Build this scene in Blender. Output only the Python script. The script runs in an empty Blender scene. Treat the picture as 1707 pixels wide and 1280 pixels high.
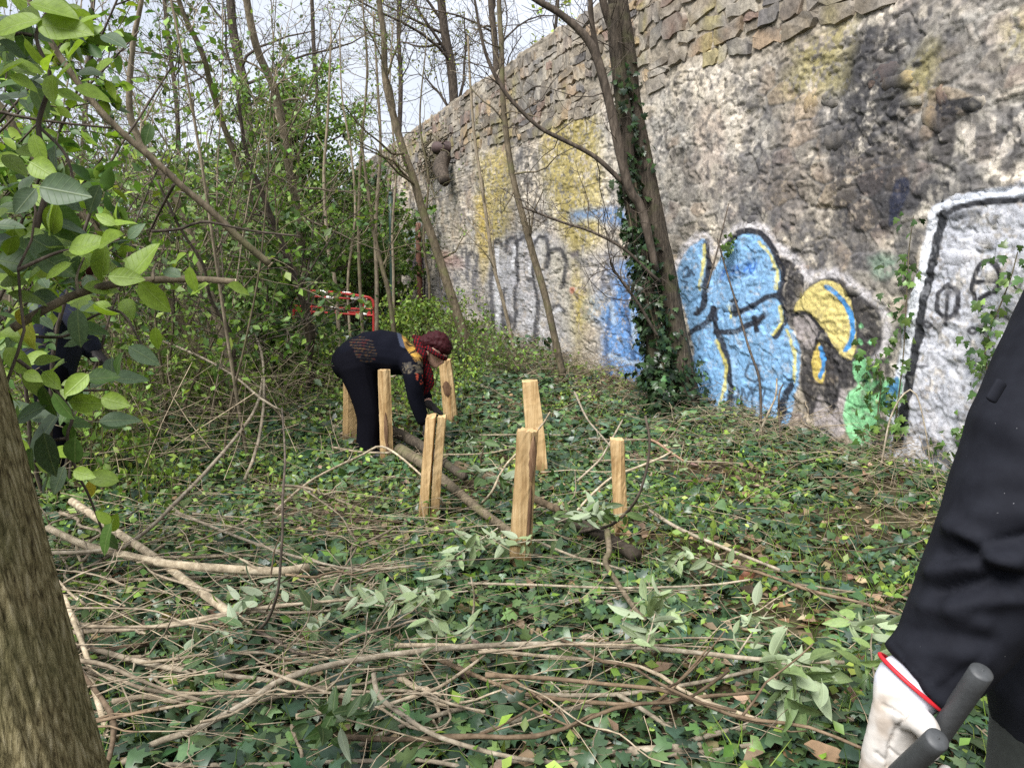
import bpy, math
import numpy as np
from mathutils import Vector, Matrix

# ------------------------------------------------------------------ camera, sky, sun, exposure
R = math.radians
SC = bpy.context.scene
COL = SC.collection
FPX, CX, CY = 1282.0, 853.5, 640.0          # focal length and centre of the 1707 x 1280 photograph
PITCH, CAMZ = R(9.3), 1.5
cam_d = bpy.data.cameras.new('camera'); cam = bpy.data.objects.new('camera', cam_d); COL.objects.link(cam)
cam_d.sensor_width = 36.0; cam_d.lens = 36.0 * FPX / 1707.0
cam_d.clip_start = 0.05; cam_d.clip_end = 800.0
cam.location = (0, 0, CAMZ); cam.rotation_euler = (R(90) - PITCH, 0, 0)
SC.camera = cam

SUN_EL, SUN_AZ = R(52), R(215)               # sun behind the camera and to the left, veiled by cloud
w = bpy.data.worlds.new('World'); SC.world = w; w.use_nodes = True
nt = w.node_tree; nt.nodes.clear()
wo = nt.nodes.new('ShaderNodeOutputWorld'); bg = nt.nodes.new('ShaderNodeBackground')
sky = nt.nodes.new('ShaderNodeTexSky'); sky.sky_type = 'NISHITA'; sky.sun_disc = False
sky.sun_elevation = SUN_EL; sky.sun_rotation = SUN_AZ
tc = nt.nodes.new('ShaderNodeTexCoord'); mpg = nt.nodes.new('ShaderNodeMapping'); mpg.inputs['Scale'].default_value = (1, 1, 2.2)
nz = nt.nodes.new('ShaderNodeTexNoise'); nz.inputs['Scale'].default_value = 2.6; nz.inputs['Detail'].default_value = 6
cr = nt.nodes.new('ShaderNodeValToRGB'); cr.color_ramp.elements[0].position = 0.30; cr.color_ramp.elements[1].position = 0.62
cr.color_ramp.elements[0].color = (0.62, 0.62, 0.62, 1); cr.color_ramp.elements[1].color = (0.95, 0.95, 0.95, 1)
mx = nt.nodes.new('ShaderNodeMix'); mx.data_type = 'RGBA'
mx.inputs['B'].default_value = (10.0, 10.6, 11.8, 1)   # cloud veil
nt.links.new(tc.outputs['Generated'], mpg.inputs[0]); nt.links.new(mpg.outputs[0], nz.inputs['Vector'])
nt.links.new(nz.outputs[0], cr.inputs[0]); nt.links.new(cr.outputs[0], mx.inputs['Factor'])
nt.links.new(sky.outputs[0], mx.inputs['A']); nt.links.new(mx.outputs['Result'], bg.inputs[0])
bg.inputs[1].default_value = 0.06
nt.links.new(bg.outputs[0], wo.inputs[0])
sun_d = bpy.data.lights.new('sun', 'SUN'); sun = bpy.data.objects.new('sun', sun_d); COL.objects.link(sun)
sun_d.energy = 4.3; sun_d.angle = R(34); sun_d.color = (1.0, 0.975, 0.95)
sd = Vector((math.sin(SUN_AZ) * math.cos(SUN_EL), math.cos(SUN_AZ) * math.cos(SUN_EL), math.sin(SUN_EL)))
sun.rotation_euler = sd.to_track_quat('Z', 'Y').to_euler()
SC.view_settings.view_transform = 'Standard'; SC.view_settings.look = 'None'
SC.view_settings.gamma = 1.0; SC.view_settings.use_curve_mapping = False
SC.view_settings.exposure = 0.8
SC.render.engine = 'CYCLES'
SC.cycles.max_bounces = 6; SC.cycles.diffuse_bounces = 3; SC.cycles.glossy_bounces = 2
SC.cycles.transmission_bounces = 3; SC.cycles.transparent_max_bounces = 4
SC.cycles.use_denoising = False
SC.cycles.adaptive_threshold = 0.008
SC.render.filter_size = 1.1

# ------------------------------------------------------------------ photo pixel <-> place
CP, SP = math.cos(PITCH), math.sin(PITCH)
def ray(px, py):
    a = (px - CX) / FPX; b = (CY - py) / FPX
    return np.array([a, b * SP + CP, b * CP - SP])
def P(px, py, y):
    d = ray(px, py); t = y / d[1]
    return np.array([0, 0, CAMZ]) + d * t
def proj(v):
    v = np.asarray(v, float); x = v[..., 0]; y = v[..., 1]; z = v[..., 2] - CAMZ
    f = y * CP - z * SP; u = y * SP + z * CP
    f = np.where(np.abs(f) < 1e-6, 1e-6, f)
    return CX + FPX * x / f, CY - FPX * u / f, f

# ------------------------------------------------------------------ noise (numpy)
def _hash(i, j, k, s):
    h = (i * 374761393 + j * 668265263 + k * 1274126177 + s * 974634777) & 0xffffffff
    h = ((h ^ (h >> 13)) * 1274126177) & 0xffffffff
    return ((h ^ (h >> 16)) & 0xffff) / 65535.0
def vn2(x, y, s=0):
    xi = np.floor(x).astype(np.int64); yi = np.floor(y).astype(np.int64)
    fx = x - xi; fy = y - yi; fx = fx * fx * (3 - 2 * fx); fy = fy * fy * (3 - 2 * fy)
    a = _hash(xi, yi, 0, s); b = _hash(xi + 1, yi, 0, s); c = _hash(xi, yi + 1, 0, s); d = _hash(xi + 1, yi + 1, 0, s)
    return (a * (1 - fx) + b * fx) * (1 - fy) + (c * (1 - fx) + d * fx) * fy
def fbm(x, y, o=4, s=0, g=0.5):
    t = 0; a = 1; n = 0
    for i in range(o):
        t = t + a * vn2(x * 2 ** i + 17.3 * i, y * 2 ** i - 9.1 * i, s + i); n += a; a *= g
    return t / n
def worley(x, y, s=0, jit=0.9):
    xi = np.floor(x).astype(np.int64); yi = np.floor(y).astype(np.int64)
    f1 = np.full(x.shape, 9.0); f2 = np.full(x.shape, 9.0); cid = np.zeros(x.shape)
    for dx in (-1, 0, 1):
        for dy in (-1, 0, 1):
            i = xi + dx; j = yi + dy
            cx = i + 0.5 + jit * (_hash(i, j, 1, s) - 0.5); cy = j + 0.5 + jit * (_hash(i, j, 2, s) - 0.5)
            d = np.hypot(x - cx, y - cy); c = _hash(i, j, 3, s)
            m = d < f1
            f2 = np.where(m, f1, np.minimum(f2, d)); cid = np.where(m, c, cid); f1 = np.where(m, d, f1)
    return f1, f2, cid
def sstep(a, b, x):
    t = np.clip((x - a) / (b - a), 0, 1); return t * t * (3 - 2 * t)
def srgb(r, g, b):
    c = np.array([r, g, b]) / 255.0
    return np.where(c <= 0.04045, c / 12.92, ((c + 0.055) / 1.055) ** 2.4)

# ------------------------------------------------------------------ object helpers
def tag(o, label=None, cat=None, group=None, kind=None):
    if label: o['label'] = label
    if cat: o['category'] = cat
    if group: o['group'] = group
    if kind: o['kind'] = kind
    return o
def thing(name, loc, label, cat, group=None):
    o = bpy.data.objects.new(name, None); COL.objects.link(o); o.location = loc; o.empty_display_size = 0.1
    return tag(o, label, cat, group)
def put(name, me, parent=None):
    o = bpy.data.objects.new(name, me); COL.objects.link(o)
    if parent is not None:
        o.parent = parent
        o.matrix_parent_inverse = Matrix.Translation(-Vector(world_loc(parent)))
    return o
def world_loc(o):
    l = Vector(o.location)
    # every parent here is an unrotated object whose own parent inverse cancels its parent's place
    return l
class MB:
    def __init__(s): s.V = []; s.F = {}; s.T = []; s.n = 0; s.M = {}
    def add(s, V, F, tint=None, mat=0):
        V = np.asarray(V, float).reshape(-1, 3)
        if not isinstance(F, list): F = [F]
        for f in F:
            f = np.asarray(f, np.int64)
            if f.size == 0: continue
            s.F.setdefault(f.shape[1], []).append(f + s.n)
            s.M.setdefault(f.shape[1], []).append(np.full(len(f), mat, np.int32))
        if tint is None: tint = np.ones((len(V), 3))
        tint = np.broadcast_to(np.asarray(tint, float), (len(V), 3))
        s.V.append(V); s.T.append(tint); s.n += len(V); return s
    def mesh(s, name, mats, smooth=True):
        me = bpy.data.meshes.new(name)
        V = np.concatenate(s.V) if s.V else np.zeros((0, 3))
        me.vertices.add(len(V)); me.vertices.foreach_set('co', V.astype(np.float32).ravel())
        loops = []; starts = []; mi = []; c = 0
        for k, fs in s.F.items():
            f = np.concatenate(fs); loops.append(f.ravel()); starts.append(c + k * np.arange(len(f))); c += f.size
            mi.append(np.concatenate(s.M[k]))
        if loops:
            L = np.concatenate(loops).astype(np.int32); S = np.concatenate(starts).astype(np.int32)
            me.loops.add(len(L)); me.loops.foreach_set('vertex_index', L)
            me.polygons.add(len(S)); me.polygons.foreach_set('loop_start', S)
            me.polygons.foreach_set('material_index', np.concatenate(mi))
            me.polygons.foreach_set('use_smooth', np.full(len(S), smooth))
        T = np.concatenate(s.T) if s.T else np.zeros((0, 3))
        at = me.color_attributes.new('tint', 'FLOAT_COLOR', 'POINT')
        at.data.foreach_set('color', np.concatenate([T, np.ones((len(T), 1))], 1).astype(np.float32).ravel())
        for m in (mats if isinstance(mats, (list, tuple)) else [mats]): me.materials.append(m)
        me.update(calc_edges=True)
        return me
    def build(s, name, mats, parent=None, smooth=True):
        return put(name, s.mesh(name, mats, smooth), parent)

def nrm(v):
    return v / np.maximum(np.linalg.norm(v, axis=-1, keepdims=True), 1e-9)
def tubes(Pt, Rd, sides=5, caps=False):
    """n tubes of k points: Pt (n,k,3), Rd (n,k) -> V, [F...]"""
    Pt = np.asarray(Pt, float); Rd = np.asarray(Rd, float)
    if Pt.ndim == 2: Pt = Pt[None]; Rd = Rd[None]
    n, k, _ = Pt.shape
    T = np.empty_like(Pt); T[:, 1:-1] = Pt[:, 2:] - Pt[:, :-2]; T[:, 0] = Pt[:, 1] - Pt[:, 0]; T[:, -1] = Pt[:, -1] - Pt[:, -2]
    T = nrm(T)
    mt = nrm(T.mean(1)); ref = np.where(np.abs(mt[:, 2:3]) < 0.8, np.array([[0, 0, 1.0]]), np.array([[1.0, 0, 0]]))
    A = nrm(np.cross(T, ref[:, None, :])); B = np.cross(T, A)
    a = np.arange(sides) * 2 * math.pi / sides
    V = Pt[:, :, None, :] + Rd[:, :, None, None] * (A[:, :, None, :] * np.cos(a)[None, None, :, None] + B[:, :, None, :] * np.sin(a)[None, None, :, None])
    idx = np.arange(n * k * sides).reshape(n, k, sides)
    q = np.stack([idx[:, :-1, :], np.roll(idx, -1, 2)[:, :-1, :], np.roll(idx, -1, 2)[:, 1:, :], idx[:, 1:, :]], -1).reshape(-1, 4)
    F = [q]
    if caps:
        F.append(idx[:, 0, ::-1].reshape(-1, sides)); F.append(idx[:, -1, :].reshape(-1, sides))
    return V.reshape(-1, 3), F
def catmull(pts, n):
    p = np.asarray(pts, float)
    if len(p) == 2: return p[0] + (p[1] - p[0]) * np.linspace(0, 1, n)[:, None]
    q = np.vstack([2 * p[0] - p[1], p, 2 * p[-1] - p[-2]])
    d = np.concatenate([[0], np.cumsum(np.linalg.norm(np.diff(p, axis=0), axis=1))]); t = np.linspace(0, d[-1], n)
    i = np.clip(np.searchsorted(d, t, 'right') - 1, 0, len(p) - 2); u = ((t - d[i]) / np.maximum(d[i + 1] - d[i], 1e-9))[:, None]
    a, b, c, e = q[i], q[i + 1], q[i + 2], q[i + 3]
    return 0.5 * ((2 * b) + (-a + c) * u + (2 * a - 5 * b + 4 * c - e) * u * u + (-a + 3 * b - 3 * c + e) * u ** 3)
def sample(Pt, t):
    """Pt (n,k,3), t (n,) in 0..1 -> points, tangents"""
    k = Pt.shape[1]; f = np.clip(t, 0, 0.9999) * (k - 1); i = f.astype(int); u = (f - i)[:, None]; r = np.arange(len(Pt))
    a = Pt[r, i]; b = Pt[r, i + 1]
    return a * (1 - u) + b * u, nrm(b - a)
def branchlets(g, Pt, per, t0, t1, l0, l1, spread=0.8, up=0.2, k=5, wob=0.10, droop=0.0):
    n = len(Pt); S = np.repeat(Pt, per, 0); m = len(S)
    t = g.uniform(t0, t1, m); p, d = sample(S, t)
    rnd = nrm(g.normal(size=(m, 3)))
    dr = nrm(d * (1 - spread) + rnd * spread + np.array([0, 0, up]))
    L = g.uniform(l0, l1, m) * (1.1 - 0.5 * t)
    Q = np.empty((m, k, 3)); Q[:, 0] = p; cur = dr
    for i in range(1, k):
        cur = nrm(cur + g.normal(size=(m, 3)) * wob * 1.6 + np.array([0, 0, -droop]))
        Q[:, i] = Q[:, i - 1] + cur * (L / (k - 1))[:, None]
    return Q, t

# leaf templates: x across, y along, z out of the face
def leaf_grid(nl=5, w=0.42, fold=0.12, curl=0.15, tipw=1.0):
    t = np.linspace(0, 1, nl); wd = w * np.sin(math.pi * np.clip(t, 0, 1) ** 0.85) ** 0.8 * (1 - 0.15 * t)
    wd[0] = 0.012; wd[-1] = 0.0
    V = []
    for i in range(nl):
        z = -curl * t[i] ** 2
        V += [(-wd[i], t[i], z + fold * wd[i] / w), (0, t[i], z), (wd[i], t[i], z + fold * wd[i] / w)]
    F = []
    for i in range(nl - 1):
        a = 3 * i; F += [(a, a + 1, a + 4, a + 3), (a + 1, a + 2, a + 5, a + 4)]
    return np.array(V, float), np.array(F)
LEAF_S = (np.array([(0, 0, 0), (-.3, .45, .06), (0, .5, -.03), (.3, .45, .06), (0, 1, -.1)], float), np.array([(0, 2, 1), (0, 3, 2), (1, 2, 4), (2, 3, 4)]))
LEAF_Q = (np.array([(0, 0, 0), (-.33, .5, .07), (0, 1, -.08), (.33, .5, .07)], float), np.array([(0, 3, 1), (3, 2, 1)]))
LEAF_M = leaf_grid(5, 0.24, 0.06, 0.12)
def ivy_template():
    o = [(0, 0), (-.34, -.02), (-.5, .22), (-.26, .34), (-.34, .62), (-.13, .62), (0, 1.0), (.13, .62), (.34, .62), (.26, .34), (.5, .22), (.34, -.02)]
    V = [(0, .3, .05)] + [(x, y, -0.25 * x * x - 0.12 * y * y) for x, y in o]
    n = len(o); F = [(0, 1 + (i + 1) % n, 1 + i) for i in range(n)]
    return np.array(V, float), np.array(F)
LEAF_I = ivy_template()
def ivy_light():
    o = [(0, 0), (-.46, .10), (-.27, .34), (-.30, .62), (0, 1.0), (.30, .62), (.27, .34), (.46, .10)]
    V = [(0, .3, .05)] + [(x, y, -0.25 * x * x - 0.12 * y * y) for x, y in o]; n = len(o)
    return np.array(V, float), np.array([(0, 1 + (i + 1) % n, 1 + i) for i in range(n)])
LEAF_I8 = ivy_light()
def scatter(mb, tpl, pos, ax, nm, size, tint):
    T, F = tpl; n = len(pos)
    if n == 0: return
    ax = nrm(ax); nm = nrm(nm - ax * (nm * ax).sum(1, keepdims=True)); sd_ = np.cross(ax, nm)
    s = np.asarray(size, float).reshape(-1, 1, 1)
    V = pos[:, None, :] + s * (T[None, :, 0:1] * sd_[:, None, :] + T[None, :, 1:2] * ax[:, None, :] + T[None, :, 2:3] * nm[:, None, :])
    FF = (F[None] + (np.arange(n) * len(T))[:, None, None]).reshape(-1, F.shape[1])
    tint = np.repeat(np.broadcast_to(tint, (n, 3)), len(T), 0)
    mb.add(V.reshape(-1, 3), FF, tint)
def leaf_tints(g, n, cols, var=0.25):
    cols = np.asarray(cols, float); c = cols[g.integers(0, len(cols), n)]
    return np.clip(c * np.exp(g.normal(0, var, (n, 1))) * (1 + g.normal(0, 0.06, (n, 3))), 0.004, 0.9)
def leaves_on(g, mb, Pt, per, size, cols, tpl=LEAF_S, t0=0.15, t1=1.0, up=0.35, out=0.7, var=0.25, jit=0.0):
    S = np.repeat(Pt, per, 0); m = len(S)
    if m == 0: return
    p, d = sample(S, g.uniform(t0, t1, m))
    if jit: p = p + g.normal(size=p.shape) * jit
    r = nrm(g.normal(size=(m, 3))); ax = nrm(d * (1 - out) + r * out + np.array([0, 0, 0.05]))
    nm_ = nrm(g.normal(size=(m, 3)) * 0.75 + np.array([0, -0.15, up + 0.45]))
    scatter(mb, tpl, p, ax, nm_, g.uniform(size[0], size[1], m), leaf_tints(g, m, cols, var))

# ------------------------------------------------------------------ materials
def newmat(name):
    m = bpy.data.materials.new(name); m.use_nodes = True; n = m.node_tree; n.nodes.clear()
    out = n.nodes.new('ShaderNodeOutputMaterial'); return m, n, out
def N(n, t, **kw):
    x = n.nodes.new(t)
    for k, v in kw.items():
        if k in x.inputs.keys(): x.inputs[k].default_value = v
        else: setattr(x, k, v)
    return x
def ramp(n, src, stops):
    r = n.nodes.new('ShaderNodeValToRGB'); e = r.color_ramp.elements
    while len(e) < len(stops): e.new(0.5)
    for i, (p_, c) in enumerate(stops):
        e[i].position = p_; e[i].color = (*c, 1) if len(c) == 3 else c
    n.links.new(src, r.inputs[0]); return r.outputs[0]
def mixc(n, f, a, b, mode='MIX'):
    m = n.nodes.new('ShaderNodeMix'); m.data_type = 'RGBA'; m.blend_type = mode
    for sock, v in (('Factor', f), ('A', a), ('B', b)):
        if hasattr(v, 'is_linked') or isinstance(v, bpy.types.NodeSocket): n.links.new(v, m.inputs[sock])
        elif sock == 'Factor': m.inputs[sock].default_value = v
        else: m.inputs[sock].default_value = (*v, 1)
    return m.outputs['Result']
def mat_leaf(name, source='attr', rough=0.5, trans=0.3, back=1.25, backmix=0.0, veins=False):
    m, n, out = newmat(name)
    if source == 'attr':
        a = N(n, 'ShaderNodeAttribute', attribute_name='tint'); c = a.outputs['Color']
    else:
        a = N(n, 'ShaderNodeObjectInfo'); c = a.outputs['Color']
    tcx = N(n, 'ShaderNodeTexCoord')
    no = N(n, 'ShaderNodeTexNoise', Scale=40.0 if source == 'attr' else 9.0, Detail=3.0)
    n.links.new(tcx.outputs['Object'], no.inputs['Vector'])
    v = ramp(n, no.outputs[0], [(0.25, (0.78, 0.78, 0.75)), (0.75, (1.18, 1.16, 1.1))])
    c = mixc(n, 1.0, c, v, 'MULTIPLY')
    bump = None
    if veins:      # midrib and side veins as fine relief and paler lines
        sp = N(n, 'ShaderNodeSeparateXYZ'); n.links.new(tcx.outputs['Object'], sp.inputs[0])
        ab = N(n, 'ShaderNodeMath', operation='ABSOLUTE'); n.links.new(sp.outputs[0], ab.inputs[0])
        m1 = N(n, 'ShaderNodeMath', operation='MULTIPLY_ADD'); n.links.new(ab.outputs[0], m1.inputs[0]); m1.inputs[1].default_value = -0.8; n.links.new(sp.outputs[1], m1.inputs[2])
        m2 = N(n, 'ShaderNodeMath', operation='MULTIPLY'); n.links.new(m1.outputs[0], m2.inputs[0]); m2.inputs[1].default_value = 48.0
        m3 = N(n, 'ShaderNodeMath', operation='COSINE'); n.links.new(m2.outputs[0], m3.inputs[0])
        side = ramp(n, m3.outputs[0], [(0.90, (0, 0, 0)), (1.0, (0.35, 0.35, 0.35))])
        rib = ramp(n, ab.outputs[0], [(0.006, (1, 1, 1)), (0.022, (0, 0, 0))])
        vv = mixc(n, 1.0, side, rib, 'LIGHTEN')
        c = mixc(n, vv, c, mixc(n, 0.13, c, (0.55, 0.62, 0.28)))
        bump = N(n, 'ShaderNodeBump', Strength=0.25, Distance=0.015); n.links.new(vv, bump.inputs['Height'])
    gm = N(n, 'ShaderNodeNewGeometry')
    cb = mixc(n, backmix, mixc(n, 1.0, c, (back, back, back * 0.95), 'MULTIPLY'), (0.40, 0.46, 0.33))
    c2 = mixc(n, gm.outputs['Backfacing'], c, cb)
    b = N(n, 'ShaderNodeBsdfPrincipled', Roughness=rough); n.links.new(c2, b.inputs['Base Color'])
    b.inputs['Specular IOR Level'].default_value = 0.45
    if bump: n.links.new(bump.outputs[0], b.inputs['Normal'])
    tr = N(n, 'ShaderNodeBsdfTranslucent'); n.links.new(mixc(n, 1.0, c, (1.3, 1.35, 0.6), 'MULTIPLY'), tr.inputs[0])
    mx_ = N(n, 'ShaderNodeMixShader'); mx_.inputs[0].default_value = trans
    n.links.new(b.outputs[0], mx_.inputs[1]); n.links.new(tr.outputs[0], mx_.inputs[2]); n.links.new(mx_.outputs[0], out.inputs[0])
    return m
def mat_bark(name, c1, c2, c3, scale=(18, 18, 3), bump=0.6, rough=0.85, moss=None, use_tint=False, dist=0.01):
    m, n, out = newmat(name)
    t_ = N(n, 'ShaderNodeTexCoord'); mp = N(n, 'ShaderNodeMapping'); mp.inputs['Scale'].default_value = scale
    n.links.new(t_.outputs['Object'], mp.inputs[0])
    n1 = N(n, 'ShaderNodeTexNoise', Scale=1.0, Detail=8.0, Roughness=0.65, Distortion=0.4); n.links.new(mp.outputs[0], n1.inputs['Vector'])
    c = ramp(n, n1.outputs[0], [(0.3, c1), (0.5, c2), (0.72, c3)])
    n2 = N(n, 'ShaderNodeTexNoise', Scale=5.0, Detail=3.0); n.links.new(t_.outputs['Object'], n2.inputs['Vector'])
    c = mixc(n, 1.0, c, ramp(n, n2.outputs[0], [(0.3, (0.72, 0.72, 0.72)), (0.7, (1.2, 1.2, 1.18))]), 'MULTIPLY')
    if moss:
        n3 = N(n, 'ShaderNodeTexNoise', Scale=7.0, Detail=5.0); n.links.new(t_.outputs['Object'], n3.inputs['Vector'])
        c = mixc(n, ramp(n, n3.outputs[0], [(0.5, (0, 0, 0)), (0.7, (0.75, 0.75, 0.75))]), c, moss)
    if use_tint:
        a = N(n, 'ShaderNodeAttribute', attribute_name='tint'); c = mixc(n, 1.0, c, a.outputs['Color'], 'MULTIPLY')
    b = N(n, 'ShaderNodeBsdfPrincipled', Roughness=rough); n.links.new(c, b.inputs['Base Color']); b.inputs['Specular IOR Level'].default_value = 0.25
    bp = N(n, 'ShaderNodeBump', Strength=bump, Distance=dist); n.links.new(n1.outputs[0], bp.inputs['Height']); n.links.new(bp.outputs[0], b.inputs['Normal'])
    n.links.new(b.outputs[0], out.inputs[0]); return m
def mat_plain(name, col, rough=0.6, nscale=30.0, var=0.15, bump=0.15, metallic=0.0, attr=False, dist=0.003, sheen=0.0, spec=0.5):
    m, n, out = newmat(name)
    t_ = N(n, 'ShaderNodeTexCoord')
    n1 = N(n, 'ShaderNodeTexNoise', Scale=nscale, Detail=5.0, Roughness=0.6); n.links.new(t_.outputs['Object'], n1.inputs['Vector'])
    v = ramp(n, n1.outputs[0], [(0.25, (1 - var,) * 3), (0.75, (1 + var,) * 3)])
    if attr: src = N(n, 'ShaderNodeAttribute', attribute_name='tint').outputs['Color']
    else: src = col
    c = mixc(n, 1.0, src, v, 'MULTIPLY')
    b = N(n, 'ShaderNodeBsdfPrincipled', Roughness=rough, Metallic=metallic); n.links.new(c, b.inputs['Base Color'])
    b.inputs['Specular IOR Level'].default_value = spec
    if sheen: b.inputs['Sheen Weight'].default_value = sheen; b.inputs['Specular IOR Level'].default_value = 0.15
    bp = N(n, 'ShaderNodeBump', Strength=bump, Distance=dist); n.links.new(n1.outputs[0], bp.inputs['Height']); n.links.new(bp.outputs[0], b.inputs['Normal'])
    n.links.new(b.outputs[0], out.inputs[0]); return m
M = {}
M['leaf'] = mat_leaf('leaf_small', 'attr', 0.5, 0.30)
M['ivy'] = mat_leaf('ivy_leaf', 'attr', 0.34, 0.12, 1.3)
M['leaf_big'] = mat_leaf('leaf_large', 'obj', 0.5, 0.38, 1.15, 0.1, veins=True)
M['leaf_pale'] = mat_leaf('leaf_cut', 'obj', 0.55, 0.2, 1.1, 0.55, veins=True)
def mat_furrowed():
    m, n, out = newmat('bark_furrowed')
    t_ = N(n, 'ShaderNodeTexCoord'); mp = N(n, 'ShaderNodeMapping'); mp.inputs['Scale'].default_value = (78, 78, 14); mp.inputs['Rotation'].default_value = (0, R(12), 0)
    n.links.new(t_.outputs['Object'], mp.inputs[0])
    n0 = N(n, 'ShaderNodeTexNoise', Scale=0.35, Detail=3.0); n.links.new(mp.outputs[0], n0.inputs['Vector'])
    av = N(n, 'ShaderNodeVectorMath', operation='MULTIPLY_ADD'); n.links.new(n0.outputs['Color'], av.inputs[0]); av.inputs[1].default_value = (2.2, 2.2, 2.2); n.links.new(mp.outputs[0], av.inputs[2])
    v = N(n, 'ShaderNodeTexVoronoi', feature='DISTANCE_TO_EDGE', Scale=1.0); n.links.new(av.outputs[0], v.inputs['Vector'])
    n1 = N(n, 'ShaderNodeTexNoise', Scale=2.2, Detail=8.0, Roughness=0.7); n.links.new(mp.outputs[0], n1.inputs['Vector'])
    ml = N(n, 'ShaderNodeMath', operation='MULTIPLY_ADD'); n.links.new(v.outputs['Distance'], ml.inputs[0]); ml.inputs[1].default_value = 0.9; n.links.new(n1.outputs[0], ml.inputs[2])
    c = ramp(n, ml.outputs[0], [(0.40, (0.060, 0.046, 0.022)), (0.56, (0.20, 0.165, 0.08)), (0.72, (0.33, 0.28, 0.15)), (0.95, (0.46, 0.40, 0.25))])
    n3_ = N(n, 'ShaderNodeTexNoise', Scale=6.0, Detail=4.0); n.links.new(t_.outputs['Object'], n3_.inputs['Vector'])
    c = mixc(n, ramp(n, n3_.outputs[0], [(0.45, (0, 0, 0)), (0.68, (0.5, 0.5, 0.5))]), c, (0.12, 0.125, 0.05))
    b = N(n, 'ShaderNodeBsdfPrincipled', Roughness=0.9); n.links.new(c, b.inputs['Base Color']); b.inputs['Specular IOR Level'].default_value = 0.2
    bp = N(n, 'ShaderNodeBump', Strength=1.0, Distance=0.010); n.links.new(ml.outputs[0], bp.inputs['Height']); n.links.new(bp.outputs[0], b.inputs['Normal'])
    n.links.new(b.outputs[0], out.inputs[0]); return m
M['bark_fg'] = mat_furrowed()
M['bark_tree'] = mat_bark('bark_grey_brown', (0.018, 0.015, 0.011), (0.068, 0.054, 0.040), (0.15, 0.122, 0.09), (70, 70, 10), 1.0, moss=(0.075, 0.075, 0.035), dist=0.015)
M['bark_pale'] = mat_bark('bark_pale', (0.10, 0.08, 0.055), (0.22, 0.18, 0.125), (0.36, 0.30, 0.22), (30, 30, 12), 0.5, use_tint=True)
M['bark_dark'] = mat_bark('bark_dark', (0.025, 0.02, 0.016), (0.07, 0.055, 0.042), (0.15, 0.12, 0.095), (30, 30, 8), 0.5, use_tint=True)
M['bark_stem'] = mat_bark('bark_stem', (0.05, 0.04, 0.026), (0.125, 0.10, 0.066), (0.23, 0.185, 0.125), (40, 40, 12), 0.6, moss=(0.13, 0.13, 0.055), use_tint=True)
M['deadwood'] = mat_bark('dead_stick', (0.13, 0.105, 0.075), (0.31, 0.26, 0.19), (0.50, 0.44, 0.345), (26, 26, 26), 0.6, use_tint=True)
# ------------------------------------------------------------------ the lie of the land
def G0(px, py, h=0.0):
    d = ray(px, py); t = (h - CAMZ) / d[2]; return np.array([0, 0, CAMZ]) + d * t
WA = G0(1290, 737)                                    # a point at the foot of the wall
_d = ray(375, 430); WD = np.array([_d[0], _d[1]]) / math.hypot(_d[0], _d[1])   # direction of the wall, going away
WN = np.array([-WD[1], WD[0]])                        # horizontal normal, towards the clearing
if WN[0] > 0: WN = -WN
WALL_H = 4.42
def wall_dist(x, y): return (x - WA[0]) * WN[0] + (y - WA[1]) * WN[1]
def wall_uv(px, py):
    d = ray(px, py); den = d[0] * WN[0] + d[1] * WN[1]
    t = (WA[0] * WN[0] + WA[1] * WN[1]) / den; p = np.array([0, 0, CAMZ]) + d * t
    return (p[0] - WA[0]) * WD[0] + (p[1] - WA[1]) * WD[1], p[2]
def wall_pt(u, v, off=0.0):
    u = np.asarray(u, float)
    return np.stack(np.broadcast_arrays(WA[0] + WD[0] * u + WN[0] * off, WA[1] + WD[1] * u + WN[1] * off, np.asarray(v, float) + 0 * u), -1)
def W(px, py, off=0.0):
    u, v = wall_uv(px, py); return wall_pt(u, v, off)
def terr(x, y):
    x = np.asarray(x, float); y = np.asarray(y, float)
    h = 0.16 * (fbm(x * 0.35 + 4, y * 0.35, 3, 5) - 0.5) + 0.06 * (fbm(x * 1.7, y * 1.7, 3, 9) - 0.5)
    dw = wall_dist(x, y)
    h = h * sstep(-0.2, 1.5, np.hypot(x, y) - 0.5) + 0.13 * np.exp(-(np.maximum(dw, 0) / 0.55) ** 2)
    far = np.hypot(x, y)
    return h * sstep(140, 40, far)
def G(px, py, h=0.0):
    z = h
    for _ in range(5):
        p = G0(px, py, z); z = float(terr(p[0], p[1])) + h
    return G0(px, py, z)
def onground(x, y, h=0.0): return np.array([x, y, float(terr(x, y)) + h])

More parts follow.
